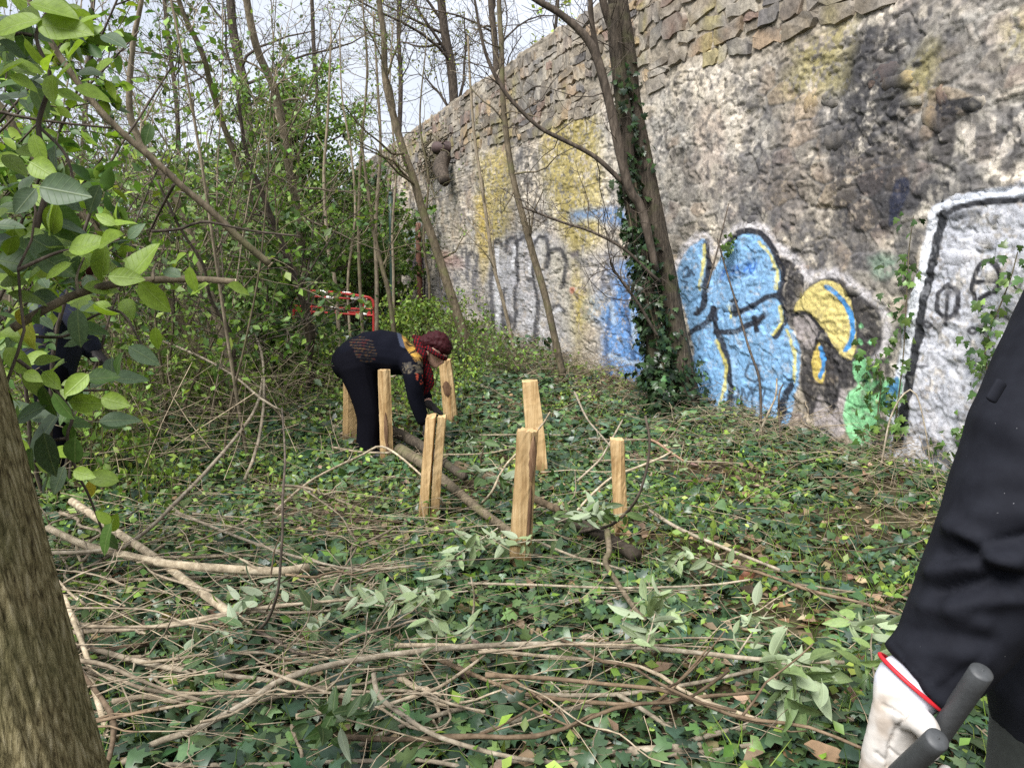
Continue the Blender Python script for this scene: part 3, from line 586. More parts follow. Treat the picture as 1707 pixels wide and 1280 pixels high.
def build_wall():
    g = np.random.default_rng(31)
    U0 = wall_uv(1720, 640)[0]
    pxs = np.arange(596, 1722, 1.9); us = np.array([wall_uv(p, 430)[0] for p in pxs])
    us = np.concatenate([np.linspace(-9, U0 - 0.05, 60), us[::-1]])
    vs = np.concatenate([np.linspace(-0.5, -0.1, 6), np.arange(-0.08, 4.55, 0.0102)])
    U, Vv = np.meshgrid(us, vs); tz = top_z(us)[None, :]
    over = Vv > tz
    Vz = np.minimum(Vv, tz)
    u = U.ravel(); v = Vz.ravel()
    d, patch, cid, bare, edge = wall_disp(u, v)
    back = np.where(over, np.clip((Vv - tz), 0, None) * 6.0, 0).ravel()          # rounded top going back
    pos = wall_pt(u, v, d - np.minimum(back, 0.55)); pos[:, 2] += -0.05 * np.minimum(back, 0.55) + 0.02 * np.sqrt(np.minimum(back, 0.55)) * g.uniform(0.6, 1.2, len(back))
    c = wall_base(u, v)
    sc = np.array(STONE_COLS)[(cid * 7.99).astype(int)] * (0.85 + 0.3 * ((cid * 37) % 1))[:, None]
    st = np.clip(patch * (1 - edge) * 0.8, 0, 0.8); c = c * (1 - st[:, None]) + sc * st[:, None]
    jm = edge * patch * 0.3; c = c * (1 - jm[:, None]) + srgb(120, 112, 100)[None] * jm[:, None]
    c = c * (1 - 0.75 * bare[:, None]) + 0.75 * bare[:, None] * (srgb(150, 140, 124)[None] * (0.7 + 0.6 * fbm(u * 9, v * 9, 3, 95))[:, None])
    px, py, f = proj(wall_pt(u, v, 0)); ok = (u > U0 - 1.2)
    cp = c[ok].copy(); c[ok] = paint_on(px[ok], py[ok], cp, u[ok], v[ok])
    ny, nx = U.shape; i = np.arange(nx * ny).reshape(ny, nx)
    Fq = np.stack([i[:-1, :-1], i[1:, :-1], i[1:, 1:], i[:-1, 1:]], -1).reshape(-1, 4)
    base = WA.copy()
    root = thing('stone_wall', (float(base[0]), float(base[1]), 0.0), 'tall old rubble stone wall with flaking render and graffiti along the right', 'wall')
    core = MB().add(pos, Fq, c).build('render_face', M['wall'], root)
    tag(core, label='flaking beige render with blue, yellow, green and white spray-painted letters')
    # the back of the wall
    bk = []
    for off in (-0.5,):
        q = wall_pt(np.array([-9, us[-1]]), -0.5, off); q2 = wall_pt(np.array([-9, us[-1]]), WALL_H - 0.06, off)
        bk = np.vstack([q, q2])
    MB().add(bk, np.array([(0, 1, 3, 2)]), srgb(120, 112, 100)).build('back_face', M['wall'], root)
    # ---- stones: coursed at the top, scattered through the render below
    def stone_mesh(uc, vc, wd, ht, pr, seed, lone=False):
        gg = np.random.default_rng(seed)
        nu, nv = 7, 5
        a = np.linspace(-1, 1, nu); b = np.linspace(-1, 1, nv); A, B = np.meshgrid(a, b)
        pw = 5.0 if not lone else 2.4
        rr = (np.abs(A) ** pw + np.abs(B) ** pw) ** (1 / pw); mxx = np.maximum(np.abs(A), np.abs(B)); k = np.where(rr > 0, mxx / np.maximum(rr, 1e-6), 1)
        X = A * k * wd / 2; Y = B * k * ht / 2
        X = X + gg.normal(0, 0.045, X.shape) * min(wd, 0.25) + gg.normal(0, 0.06) * ht * B; Y = Y + gg.normal(0, 0.055, Y.shape) * ht + (gg.normal(0, 0.09) * ht) * A
        H = pr * np.where(mxx > 0.99, 0.1, 1) * gg.uniform(0.75, 1.1, X.shape) + pr * 0.22 * (A * gg.normal(0, 0.7) + B * gg.normal(0, 0.6)) * np.where(mxx > 0.99, 0, 1)
        inner = mxx < 0.99
        X = np.where(inner, X * (1.36 if not lone else 1.15), X); Y = np.where(inner, Y * (1.72 if not lone else 1.4), Y)
        uu = uc + X.ravel(); vv = vc + Y.ravel()
        dd = wall_disp(np.array([uc]), np.array([vc]))[0][0]
        Pp = wall_pt(uu, vv, dd + H.ravel() - np.where(inner.ravel(), 0, 0.05 if not lone else 0.02))
        ii = np.arange(nu * nv).reshape(nv, nu)
        FF = np.stack([ii[:-1, :-1], ii[1:, :-1], ii[1:, 1:], ii[:-1, 1:]], -1).reshape(-1, 4)
        col = np.array(STONE_COLS)[gg.integers(0, len(STONE_COLS))] * gg.uniform(0.62, 1.08)
        cc = col[None] * (0.75 + 0.5 * fbm(uu * 12, vv * 12, 3, 97))[:, None]
        lich = sstep(0.6, 0.75, fbm(uu * 2.5, vv * 2.5, 3, 98))[:, None] * 0.5; cc = cc * (1 - lich) + srgb(160, 150, 96)[None] * lich
        mo = sstep(0.40, 0.62, fbm(uu * 6 + 13, vv * 6, 3, 99))[:, None] * 0.75; cc = cc * (1 - mo) + wall_base(uu, vv) * 0.8 * mo
        if lone:
            pxx, pyy, _ = proj(wall_pt(uu, vv, 0)); cc = paint_on(pxx, pyy, cc.copy(), uu, vv)
        return Pp, FF, cc
    cand = []; seed = 100
    vrow = 3.0
    while vrow < WALL_H + 0.05:
        ht = g.uniform(0.10, 0.27); uu = -3.2 + g.uniform(0, 0.3)
        while uu < us[-1] - 0.3:
            wd = g.uniform(0.12, 0.52); uc = uu + wd / 2; vc = vrow + ht / 2 + 0.03 * math.sin(uc * 1.7)
            if vc > BAND(np.array([uc]))[0] + 0.02 and vc + ht / 2 < top_z(np.array([uc]))[0] + 0.02 and g.random() < 0.88:
                if g.random() < 0.25 and ht > 0.15:
                    cand.append((uc, vc - ht / 4, wd * 1.0, ht * 0.49, g.uniform(0.015, 0.04), seed, False)); seed += 1
                    cand.append((uc, vc + ht / 4, wd * 1.0, ht * 0.49, g.uniform(0.015, 0.04), seed, False)); seed += 1
                else:
                    cand.append((uc, vc, wd * 1.0, ht * 1.0, g.uniform(0.015, 0.042), seed, False)); seed += 1
            uu += wd
        vrow += ht
    vis = []
    for s_ in cand:
        q = wall_pt(np.array([s_[0]]), np.array([s_[1]]))[0]; a_, b_, f_ = proj(q)
        if -60 < b_ < 1300 and a_ < 1760: vis.append((s_[2] * s_[3] / f_ ** 2, s_))
    vis.sort(key=lambda t_: -t_[0])
    lone = []
    for _ in range(34):
        pxx = g.uniform(760, 1700); pyy = g.uniform(60, 640); uc, vc = wall_uv(pxx, pyy)
        if 0.9 < vc < 3.1: lone.append((uc, vc, g.uniform(0.09, 0.30), g.uniform(0.07, 0.18), g.uniform(0.003, 0.009), seed, True)); seed += 1
    singles = [s_ for _, s_ in vis[:298 - len(lone)]] + lone
    keys = set(s_[5] for s_ in singles)
    for s_ in singles:
        Pp, FF, cc = stone_mesh(*s_); ctr = Pp.mean(0)
        o = MB().add(Pp, FF, cc).build('stone', M['wall'], root, smooth=s_[6])
    rest = MB()
    for s_ in cand:
        if s_[5] not in keys: rest.add(*[(x) for x in stone_mesh(*s_)])
    if rest.n: tag(rest.build('far_stones', M['wall'], root, smooth=False), kind='stuff', label='remaining small coursed stones further along the wall top')
build_wall()
# ------------------------------------------------------------------ trees
def trunk_mesh(pts, rad, sides=18, n=70, amp=0.10, fu=3.0, fv=2.2, seed=0, ridge=0.0, flare=0.0):
    c = catmull(pts, n); t = np.linspace(0, 1, n); r = np.interp(t, np.linspace(0, 1, len(rad)), rad)
    if flare: r = r * (1 + flare * np.exp(-t * n / 5.0))
    V, F = tubes(c, r, sides, caps=True)
    a = np.tile(np.arange(sides) * 2 * math.pi / sides, n); L = np.repeat(np.concatenate([[0], np.cumsum(np.linalg.norm(np.diff(c, axis=0), axis=1))]), sides)
    ctr = np.repeat(c, sides, 0); rr = np.repeat(r, sides)
    # noise wraps around the trunk through cos/sin
    x = np.cos(a) * fu; y = np.sin(a) * fu
    d = (fbm(x + L * fv * 0.6 + seed, y + 7 + L * 0.3, 4, seed) - 0.5) * 2 * amp
    if ridge:
        w_ = a / (2 * math.pi) * (sides // 4) + 0.9 * (fbm(x * 0.8 + seed, y * 0.8 + L * fv * 2.0, 3, seed + 3) - 0.5) * 4
        d = d + ridge * (np.abs(np.sin(w_ * math.pi)) ** 0.6 - 0.6) * (0.6 + 0.8 * fbm(x * 2, y * 2 + L * 9, 2, seed + 5))
    V = ctr + (V - ctr) * (1 + d)[:, None]
    return V, F
def trace(pts, depth, depth1=None):
    depth1 = depth if depth1 is None else depth1; n = len(pts)
    return np.array([P(a, b, depth + (depth1 - depth) * i / (n - 1)) for i, (a, b) in enumerate(pts)])
def pxr(wpx, depth): return 0.5 * wpx * depth / FPX
def rough_tree(name, label, pts, rad, bark, seed, leaves=None, lev=(9, 5, 5), blen=(0.8, 2.0), t0=0.35, up=0.35, cat='tree', group=None, extra=(), twig_r=0.006, sides=12, tint=1.0, base=None, thin=0.004):
    g = np.random.default_rng(seed); b0 = pts[0]
    root = thing(name, tuple(float(x) for x in b0), label, cat, group)
    rad = [r_ * 0.8 for r_ in rad]
    V, F = trunk_mesh(pts, rad, sides, 40, 0.10, 2.0, 1.5, seed)
    tr = MB().add(V, F, tint).build('trunk', M[bark], root)
    S = catmull(pts, 24)[None]
    mb = MB()
    L1, t1 = branchlets(g, S, lev[0], t0, 1.0, blen[0], blen[1], 0.75, up, 7, 0.12)
    r1 = np.linspace(1, 0.35, 7)[None] * np.interp(t1, np.linspace(0, 1, len(rad)), rad)[:, None] * 0.38
    mb.add(*tubes(L1, np.maximum(r1, thin), 5), tint)
    L2, t2 = branchlets(g, L1, lev[1], 0.2, 1.0, blen[0] * 0.45, blen[1] * 0.5, 0.7, up * 0.8, 6, 0.16)
    mb.add(*tubes(L2, np.maximum(np.linspace(1, 0.4, 6)[None] * 0.25 * np.repeat(r1[:, 3], lev[1])[:, None] * 1.6, thin * 0.8), 4), tint)
    tw = L2
    if len(lev) > 2 and lev[2]:
        L3, t3 = branchlets(g, L2, lev[2], 0.2, 1.0, blen[0] * 0.22, blen[1] * 0.26, 0.7, up * 0.6, 5, 0.2)
        mb.add(*tubes(L3, np.tile(np.linspace(1, 0.5, 5) * thin * 0.75, (len(L3), 1)), 3), tint); tw = L3
    for pp, rr in extra:
        V, F = trunk_mesh(pp, rr, 9, 30, 0.08, 2.0, 1.5, seed + 3); MB().add(V, F, tint).build('branch', M[bark], root)
        E = catmull(pp, 16)[None]
        e1, _ = branchlets(g, E, 8, 0.2, 1.0, 0.15, 0.55, 0.7, 0.2, 5, 0.15); mb.add(*tubes(e1, np.tile(np.linspace(1, 0.4, 5) * thin, (len(e1), 1)), 3), tint)
    tag(mb.build('twigs', M[bark], root), kind='stuff')
    if leaves:
        per, size, cols, tpl = leaves
        lm = MB(); leaves_on(g, lm, tw, per, size, cols, tpl, 0.3, 1.0); 
        tag(lm.build('foliage', M['leaf'], root), kind='stuff')
    return root

def build_trees():
    g = np.random.default_rng(5)
    # --- the furrowed trunk close at the left edge
    d = 1.32
    c = [P(-166 + (y - 610) * 0.272, y, d) for y in (1900, 1640, 1280, 1000, 760, 610, 300, 0, -400, -900)]
    zs = np.array([p[2] for p in c]); c = np.array(c); c[0][2] = min(c[0][2], -0.05)
    root = thing('foreground_tree', tuple(c[0]), 'thick furrowed brown trunk leaning out of the left edge close by', 'tree')
    V, F = trunk_mesh(c, [0.185, 0.165, 0.155, 0.150, 0.146, 0.143, 0.138, 0.13, 0.12, 0.10], 130, 320, 0.05, 1.6, 1.2, 11, ridge=0.06)
    MB().add(V, F).build('trunk', M['bark_fg'], root)
    cr = c[-3:]; L1, t1 = branchlets(g, catmull(c, 20)[None], 7, 0.72, 1.0, 0.6, 1.2, 0.75, 0.4, 6, 0.12)
    L1 = L1[L1[:, -1, 2] > 3.0]
    if len(L1): MB().add(*tubes(L1, np.tile(np.linspace(0.03, 0.008, 6), (len(L1), 1)), 6)).build('branches', M['bark_tree'], root)

    # --- the ivy-clad tree in front of the wall: two stems fused at the foot
    d = 7.35
    b = G(1138, 694); d = b[1]
    root = thing('ivy_clad_tree', tuple(b), 'double-stemmed brown tree with ivy round its foot before the wall', 'tree')
    right = trace([(1142, 706), (1138, 640), (1126, 560), (1112, 470), (1098, 400), (1082, 320), (1066, 240), (1052, 170), (1044, 90), (1030, 0), (1016, -90), (1010, -220), (990, -420)], d, d + 0.1)
    V, F = trunk_mesh(right, [pxr(x, d) for x in (56, 44, 37, 34, 32, 31, 30, 30, 30, 29, 26, 18, 8)], 40, 150, 0.07, 2.0, 1.6, 23, ridge=0.07, flare=0.2)
    MB().add(V, F).build('trunk', M['bark_tree'], root)
    left = trace([(1116, 700), (1100, 620), (1086, 540), (1072, 450), (1058, 370), (1048, 300), (1044, 230), (1038, 170), (1028, 90), (1020, 10)], d - 0.10, d - 0.02)
    V, F = trunk_mesh(left, [pxr(x, d) for x in (44, 36, 28, 24, 23, 23, 24, 24, 22, 20)], 30, 110, 0.08, 2.0, 1.6, 29, ridge=0.07)
    MB().add(V, F).build('trunk', M['bark_tree'], root)
    ex = [([(1094, 452), (1070, 350), (1050, 318), (1036, 264), (1012, 156), (986, 76), (940, 28), (894, 0), (820, -50), (760, -110)], (11, 15, 15, 15, 14, 14, 11, 9, 7, 4), -0.2),
          ([(1040, 306), (1000, 268), (972, 250), (936, 232), (901, 214), (866, 182), (838, 148), (812, 96), (798, 40), (788, -20)], (8, 8, 7, 7, 6, 6, 6, 5, 4, 3), -0.2),
          ([(1012, 156), (996, 90), (986, 30), (984, -40), (990, -120)], (10, 9, 8, 7, 5), -0.22),
          ([(1036, 110), (1024, 60), (1010, 20), (990, -60)], (16, 14, 12, 8), 0.1),
          ([(1100, 470), (1080, 452), (1040, 415), (990, 388), (930, 368), (870, 345)], (6, 5, 5, 4, 4, 3), -0.2),
          ([(1096, 560), (1060, 500), (1022, 448), (1018, 430)], (5, 5, 4, 3), -0.25)]
    tw = MB()
    for pts, wd, dy in ex:
        q = trace(pts, d + dy, d + dy - 0.2); V, F = trunk_mesh(q, [pxr(x, d) for x in wd], 9, 40, 0.10, 2, 2, 31)
        MB().add(V, F).build('branch', M['bark_dark'], root)
        e1, _ = branchlets(g, catmull(q, 18)[None], 14, 0.15, 1.0, 0.2, 0.9, 0.7, 0.25, 6, 0.14); tw.add(*tubes(e1, np.tile(np.linspace(0.005, 0.002, 6), (len(e1), 1)), 4))
        e2, _ = branchlets(g, e1, 4, 0.2, 1.0, 0.1, 0.4, 0.7, 0.2, 5, 0.2); tw.add(*tubes(e2, np.tile(np.linspace(0.003, 0.0015, 5), (len(e2), 1)), 3))
    tag(tw.build('twigs', M['bark_dark'], root), kind='stuff')
    # ivy round the stems
    iv = MB(); vine = MB()
    def ivy_on(curve, rad, t0, t1, n, side=None, amp=0.05, size=(0.045, 0.085)):
        S = np.repeat(catmull(curve, 60)[None], n, 0); t = t0 + (t1 - t0) * g.random(n) ; p, dd = sample(S, t)
        an = g.uniform(0, 2 * math.pi, n) if side is None else g.normal(side, 0.9, n)
        o = np.stack([np.cos(an), np.sin(an), 0 * an], 1); rr = np.interp(t, np.linspace(0, 1, len(rad)), rad)
        p = p + o * (rr + np.abs(g.normal(0, amp, n)))[:, None]
        ax = nrm(g.normal(size=(n, 3)) * 0.6 + np.array([0, 0, -0.5]) + o * 0.3); nm = nrm(o + g.normal(size=(n, 3)) * 0.35 + np.array([0, 0, 0.35]))
        scatter(iv, LEAF_I, p, ax, nm, g.uniform(*size, n), leaf_tints(g, n, [(0.022, 0.045, 0.018), (0.03, 0.06, 0.022), (0.045, 0.085, 0.03), (0.018, 0.036, 0.018)], 0.3))
    lr = [pxr(x, d) for x in (44, 36, 28, 24, 23, 23, 24, 24, 22, 20)]; rr_ = [pxr(x, d) for x in (56, 44, 37, 34, 32, 31, 30, 30, 30, 29, 26, 18, 8)]
    ivy_on(left, lr, 0.0, 0.50, 1100, None, 0.045); ivy_on(left, lr, 0.0, 0.16, 380, None, 0.08); ivy_on(left, lr, 0.45, 0.62, 160, None, 0.03); ivy_on(left, lr, 0.6, 0.85, 90, -0.6, 0.03)
    ivy_on(right, rr_, 0.0, 0.10, 330, None, 0.05); ivy_on(right, rr_, 0.10, 0.26, 60, -2.6, 0.03); ivy_on(right, rr_, 0.40, 0.58, 40, -1.6, 0.03)
    for k in range(6):
        tt = np.linspace(0, 0.6, 20); p, _ = sample(np.repeat(catmull(left, 60)[None], 20, 0), tt); an = -1.5 + 0.8 * np.sin(tt * 9 + k * 1.3) + k * 0.35
        rad = np.interp(tt, np.linspace(0, 1, len(lr)), lr); p = p + np.stack([np.cos(an), np.sin(an), 0 * an], 1) * (rad + 0.008)[:, None]; vine.add(*tubes(p, np.full(20, 0.007), 5))
    tag(vine.build('ivy_stems', M['bark_stem'], root), kind='stuff')
    tag(iv.build('ivy_leaves', M['ivy'], root), kind='stuff', label='dark green ivy leaves wrapped round the lower stems')

    # --- slender leaning trees between the posts and the wall
    G_ = [(0.12, 0.20, 0.03), (0.18, 0.26, 0.04), (0.09, 0.15, 0.03)]
    YG = [(0.24, 0.26, 0.04), (0.30, 0.30, 0.05), (0.18, 0.22, 0.04)]
    q = G(786, 606); dd = q[1]
    rough_tree('slender_tree', 'slender olive-brown tree leaning left behind the bending person\'s head', trace([(786, 608), (764, 530), (745, 470), (722, 400), (704, 350), (690, 300), (672, 250), (655, 190), (642, 130), (640, 60), (632, 0), (628, -120)], dd), [pxr(x, dd) for x in (23, 20, 18, 17, 16, 15, 14, 12, 10, 8)], 'bark_stem', 41,
               (2, (0.03, 0.06), G_, LEAF_S), (14, 5, 4), (0.5, 1.8), 0.15, 0.35, thin=0.0035)
    q = G(938, 630); dd = q[1] - 0.25
    rough_tree('slender_tree', 'thin olive-grey leaning tree rising from behind the two overlapping posts', trace([(940, 632), (924, 560), (908, 490), (890, 430), (874, 370), (858, 310), (846, 240), (838, 160), (836, 80), (832, 0), (834, -120)], dd), [pxr(x, dd) for x in (16, 14, 14, 13, 12, 11, 10, 9, 7)], 'bark_stem', 43,
               None, (12, 5, 4), (0.4, 1.4), 0.3, 0.35, thin=0.003)
    q = G(860, 622); dd = q[1]
    rough_tree('sapling', 'pale spindly sapling standing against the faded grey letters', trace([(866, 624), (852, 560), (838, 500), (822, 440), (812, 370), (800, 290), (790, 220), (784, 140), (780, 60)], dd), [pxr(x, dd) for x in (9, 8, 7, 7, 6, 5, 4)], 'bark_pale', 44, None, (9, 4, 0), (0.3, 1.0), 0.2, 0.4, thin=0.003)
    # saplings round the barrier
    sap = [((566, 560), (560, 480), (548, 420), (540, 300), (546, 200), (552, 60), 9, 'thin sapling in front of the left end of the red barrier'),
           ((606, 556), (600, 470), (598, 380), (602, 250), (612, 120), (604, 0), 8, 'thin straight sapling crossing the middle of the red barrier'),
           ((626, 552), (628, 470), (626, 380), (634, 250), (630, 150), (622, 20), 9, 'upright sapling touching the right end of the red barrier'),
           ((662, 556), (650, 500), (638, 450), (626, 400), (615, 330), (600, 220), 11, 'stout leaning sapling just right of the red barrier'),
           ((655, 545), (656, 460), (654, 380), (660, 280), (650, 160), (655, 40), 6, 'very thin pale sapling before the far end of the wall'),
           ((712, 560), (716, 480), (706, 400), (714, 300), (700, 200), (712, 60), 6, 'very thin pale sapling beside the rusty pipe'),
           ((584, 545), (580, 470), (592, 360), (586, 260), (570, 160), (566, 40), 6, 'wispy sapling behind the red barrier rails')]
    for k, s_ in enumerate(sap):
        lab = s_[-1]; wd = s_[-2]; pts = list(s_[:-2]); dd = (10.2, 11.0, 11.2, 10.8, 12.5, 12.6, 13.2)[k]
        bp = P(*pts[0], dd); q = trace(pts, dd); q[0][2] = terr(q[0][0], q[0][1]) - 0.05
        rough_tree('sapling', lab, q, [pxr(x, dd) for x in (wd, wd * .9, wd * .8, wd * .6, wd * .4)], 'bark_stem' if k % 2 else 'bark_pale', 60 + k, (1, (0.03, 0.05), G_, LEAF_Q), (9, 4, 0), (0.4, 1.3), 0.3, 0.4, thin=0.003)

    # --- trees behind the wall and in the distance
    def bt(label, pts, dep, wd, bark, seed, lev, blen, leaves=None, t0=0.3, name='bare_tree'):
        q = trace(pts, dep); q0 = q[0].copy(); q0[2] = -0.1; q0[0] = q[0][0]; q = np.vstack([q0, q])
        rough_tree(name, label, q, [pxr(x, dep) for x in [wd[0]] + list(wd)], bark, seed, leaves, lev, blen, t0, 0.4, thin=0.006, sides=10)
    bt('dark-trunked tree with a yellow-green tuft behind the wall, left of the pair', [(762, 330), (757, 175), (752, 110), (742, 60), (735, 0), (722, -150), (716, -420)], 19.5, (21, 20, 19, 17, 15, 12, 5), 'bark_dark', 71, (20, 7, 6), (1.2, 4.0), (2, (0.05, 0.09), YG, LEAF_Q), 0.35)
    bt('straight dark tree behind the wall, right of the pair', [(832, 300), (828, 130), (824, 60), (818, 0), (815, -160), (820, -420)], 17.5, (15, 14, 13, 12, 10, 4), 'bark_dark', 72, (20, 7, 6), (1.0, 3.4), None, 0.35)
    bt('young tree with bright spring leaves above the wall by the ivy-clad tree', [(925, 200), (925, 60), (930, 0), (926, -150), (940, -300)], 14.5, (9, 8, 7, 6, 3), 'bark_dark', 73, (16, 6, 4), (0.5, 1.6), (2, (0.06, 0.12), [(0.26, 0.36, 0.05), (0.34, 0.42, 0.06)], LEAF_S), 0.3)
    bt('ivy-darkened tree trunk high in the thicket\'s sky gap', [(420, 420), (412, 180), (400, 110), (388, 50), (384, 0), (370, -150), (380, -380)], 20.0, (22, 20, 18, 17, 16, 12, 5), 'bark_dark', 74, (22, 8, 5), (1.2, 4.2), (1, (0.05, 0.09), G_, LEAF_Q), 0.3)
    bt('slim bare tree rising over the dense green tree', [(540, 400), (532, 200), (524, 100), (520, 0), (512, -200), (520, -380)], 24.0, (10, 9, 8, 7, 6, 3), 'bark_dark', 75, (22, 8, 5), (1.5, 4.5), (1, (0.06, 0.10), YG, LEAF_Q), 0.35)
    bt('faint bare tree left of the pale leaning stem', [(300, 420), (296, 200), (280, 60), (270, -60), (262, -300)], 26.0, (10, 9, 8, 7, 3), 'bark_dark', 76, (24, 8, 5), (1.8, 5.0), (1, (0.06, 0.10), G_, LEAF_Q), 0.25)
    bt('bare tree showing between the leaning stems at far left', [(130, 420), (140, 220), (150, 60), (160, -80), (150, -300)], 25.0, (11, 10, 8, 7, 3), 'bark_dark', 77, (24, 8, 5), (1.8, 5.0), (1, (0.06, 0.10), G_, LEAF_Q), 0.2)
    bt('slim bare tree over the far end of the wall', [(662, 330), (668, 150), (664, 40), (670, -60), (660, -260)], 27.0, (10, 9, 8, 7, 3), 'bark_dark', 78, (24, 8, 5), (1.5, 4.5), (1, (0.05, 0.08), YG, LEAF_Q), 0.3)

    # --- leaning stems of the left thicket
    st = [('leaning brown stem, the front one of the crossing pair in the thicket', [(374, 706), (356, 650), (337, 597), (305, 540), (274, 488), (235, 446), (197, 410), (130, 350), (55, 262), (10, 190), (-60, 90)], None, (20, 18, 17, 16, 15, 14, 12, 9, 6), 'bark_stem', 81),
          ('grey-brown stem rising through the thicket behind the crossing pair', [(396, 712), (390, 660), (383, 611), (362, 533), (344, 470), (330, 430), (302, 351), (281, 309), (253, 267), (225, 218), (215, 170), (222, 70), (236, 0), (244, -100)], None, (16, 15, 14, 14, 13, 13, 12, 10, 8, 6), 'bark_pale', 82),
          ('tall pale leaning stem in front of the dense green tree', [(516, 600), (508, 480), (496, 351), (485, 299), (471, 211), (457, 148), (429, 84), (411, 0), (396, -120)], 9.0, (14, 14, 14, 14, 15, 15, 14, 13, 8), 'bark_pale', 83),
          ('long slanting stem crossing left of the dense green tree', [(524, 560), (500, 480), (457, 380), (422, 334), (397, 274), (373, 211), (351, 141), (337, 88), (302, 14), (280, -80)], 8.6, (12, 12, 12, 11, 11, 11, 10, 10, 9, 6), 'bark_stem', 84),
          ('dark forked stem at the left of the bending person', [(513, 650), (516, 600), (520, 548), (499, 488), (471, 410), (440, 330), (410, 250), (395, 150)], 8.2, (15, 14, 13, 12, 11, 9, 7, 5), 'bark_dark', 85),
          ('thin grey stem with a kink low in the thicket', [(412, 800), (404, 720), (392, 640), (386, 560), (352, 500), (338, 440), (300, 380), (262, 300)], 5.9, (9, 8, 8, 7, 6, 5, 4), 'bark_dark', 86)]
    for lab, pts, dep, wd, bark, sd_ in st:
        if dep is None: dep = G(*pts[0])[1]
        q = trace(pts, dep, dep * 0.86); q[0][2] = terr(q[0][0], q[0][1]) - 0.05
        rough_tree('thicket_stem', lab, q, [pxr(x, dep) for x in wd], bark, sd_, (2, (0.05, 0.09), [(0.05, 0.10, 0.025), (0.09, 0.16, 0.03), (0.14, 0.22, 0.04)], LEAF_S), (12, 5, 3), (0.4, 1.5), 0.25, 0.3, thin=0.003)
build_trees()

# ------------------------------------------------------------------ cut chestnut posts
def mat_post():
    m, n, out = newmat('split_chestnut')
    t = N(n, 'ShaderNodeTexCoord'); mp = N(n, 'ShaderNodeMapping'); mp.inputs['Scale'].default_value = (55, 55, 2.6); n.links.new(t.outputs['Object'], mp.inputs[0])
    n1 = N(n, 'ShaderNodeTexNoise', Scale=1.0, Detail=8.0, Roughness=0.65, Distortion=0.6); n.links.new(mp.outputs[0], n1.inputs['Vector'])
    c = ramp(n, n1.outputs[0], [(0.28, (0.24, 0.14, 0.065)), (0.45, (0.46, 0.33, 0.18)), (0.6, (0.58, 0.44, 0.265)), (0.8, (0.68, 0.56, 0.38))])
    n2 = N(n, 'ShaderNodeTexNoise', Scale=6.0, Detail=4.0); n.links.new(t.outputs['Object'], n2.inputs['Vector'])
    c = mixc(n, 1.0, c, ramp(n, n2.outputs[0], [(0.35, (0.78, 0.72, 0.62)), (0.65, (1.1, 1.08, 1.02))]), 'MULTIPLY')
    a = N(n, 'ShaderNodeAttribute', attribute_name='tint'); c = mixc(n, 1.0, c, a.outputs['Color'], 'MULTIPLY')
    b = N(n, 'ShaderNodeBsdfPrincipled', Roughness=0.75); n.links.new(c, b.inputs['Base Color']); b.inputs['Specular IOR Level'].default_value = 0.2
    bp = N(n, 'ShaderNodeBump', Strength=0.6, Distance=0.006); n.links.new(n1.outputs[0], bp.inputs['Height']); n.links.new(bp.outputs[0], b.inputs['Normal'])
    n.links.new(b.outputs[0], out.inputs[0]); return m
M['post'] = mat_post()
M['bark_chestnut'] = mat_bark('bark_chestnut', (0.06, 0.035, 0.02), (0.16, 0.09, 0.05), (0.27, 0.17, 0.10), (40, 40, 6), 0.7)
def prism(section, p0, p1, nz, g, taper=1.0, wob=0.004, jag=0.004, bow=0.0):
    s = np.asarray(section); nx_ = np.roll(s, -1, 0); s = np.stack([s, s * 0.67 + nx_ * 0.33, s * 0.33 + nx_ * 0.67], 1).reshape(-1, 2); k = len(s); ax = p1 - p0; H = np.linalg.norm(ax); t = np.linspace(0, 1, nz)
    V = []
    ph = np.repeat(g.uniform(0, 6.28, k // 3), 3); fac = g.normal(0, wob * 0.5, (k, 2))
    for i, u in enumerate(t):
        sc = 1 + (taper - 1) * (1 - u)
        w_ = s * sc + wob * np.stack([np.sin(u * 5 + ph), np.cos(u * 4 + ph * 1.7)], 1) + fac + g.normal(0, wob * 0.3, s.shape)
        c = p0 + ax * u + np.array([bow * math.sin(u * math.pi), 0, 0])
        z = c[2] + (g.uniform(-jag, jag, k) if i == nz - 1 else 0)
        V.append(np.stack([c[0] + w_[:, 0], c[1] + w_[:, 1], np.full(k, 1.0) * z], 1))
    V = np.concatenate(V); i = np.arange(nz * k).reshape(nz, k)
    q = np.stack([i[:-1], np.roll(i, -1, 1)[:-1], np.roll(i, -1, 1)[1:], i[1:]], -1).reshape(-1, 4)
    ct = V[-k:].mean(0) + np.array([0, 0, jag * 0.6]); V = np.vstack([V, ct])
    top = np.array([(nz * k, i[-1, a], i[-1, (a + 1) % k]) for a in range(k)])
    return V, [q, top]
def mud(V, s):      # soil splashed on the lowest hand's breadth, greyed top end grain
    h = V[:, 2] - terr(V[:, 0], V[:, 1]); m = sstep(0.16, 0.03, h + 0.10 * (fbm(V[:, 0] * 40, V[:, 2] * 25, 3, 9) - 0.5))[:, None] * 0.7
    st = (0.86 + 0.28 * fbm(V[:, 0] * 60 + V[:, 1] * 60, V[:, 2] * 5, 3, 12))[:, None]
    return (np.array([1.0, 0.97, 0.92])[None] * st * (1 - m) + np.array([0.30, 0.26, 0.22])[None] * m) * s
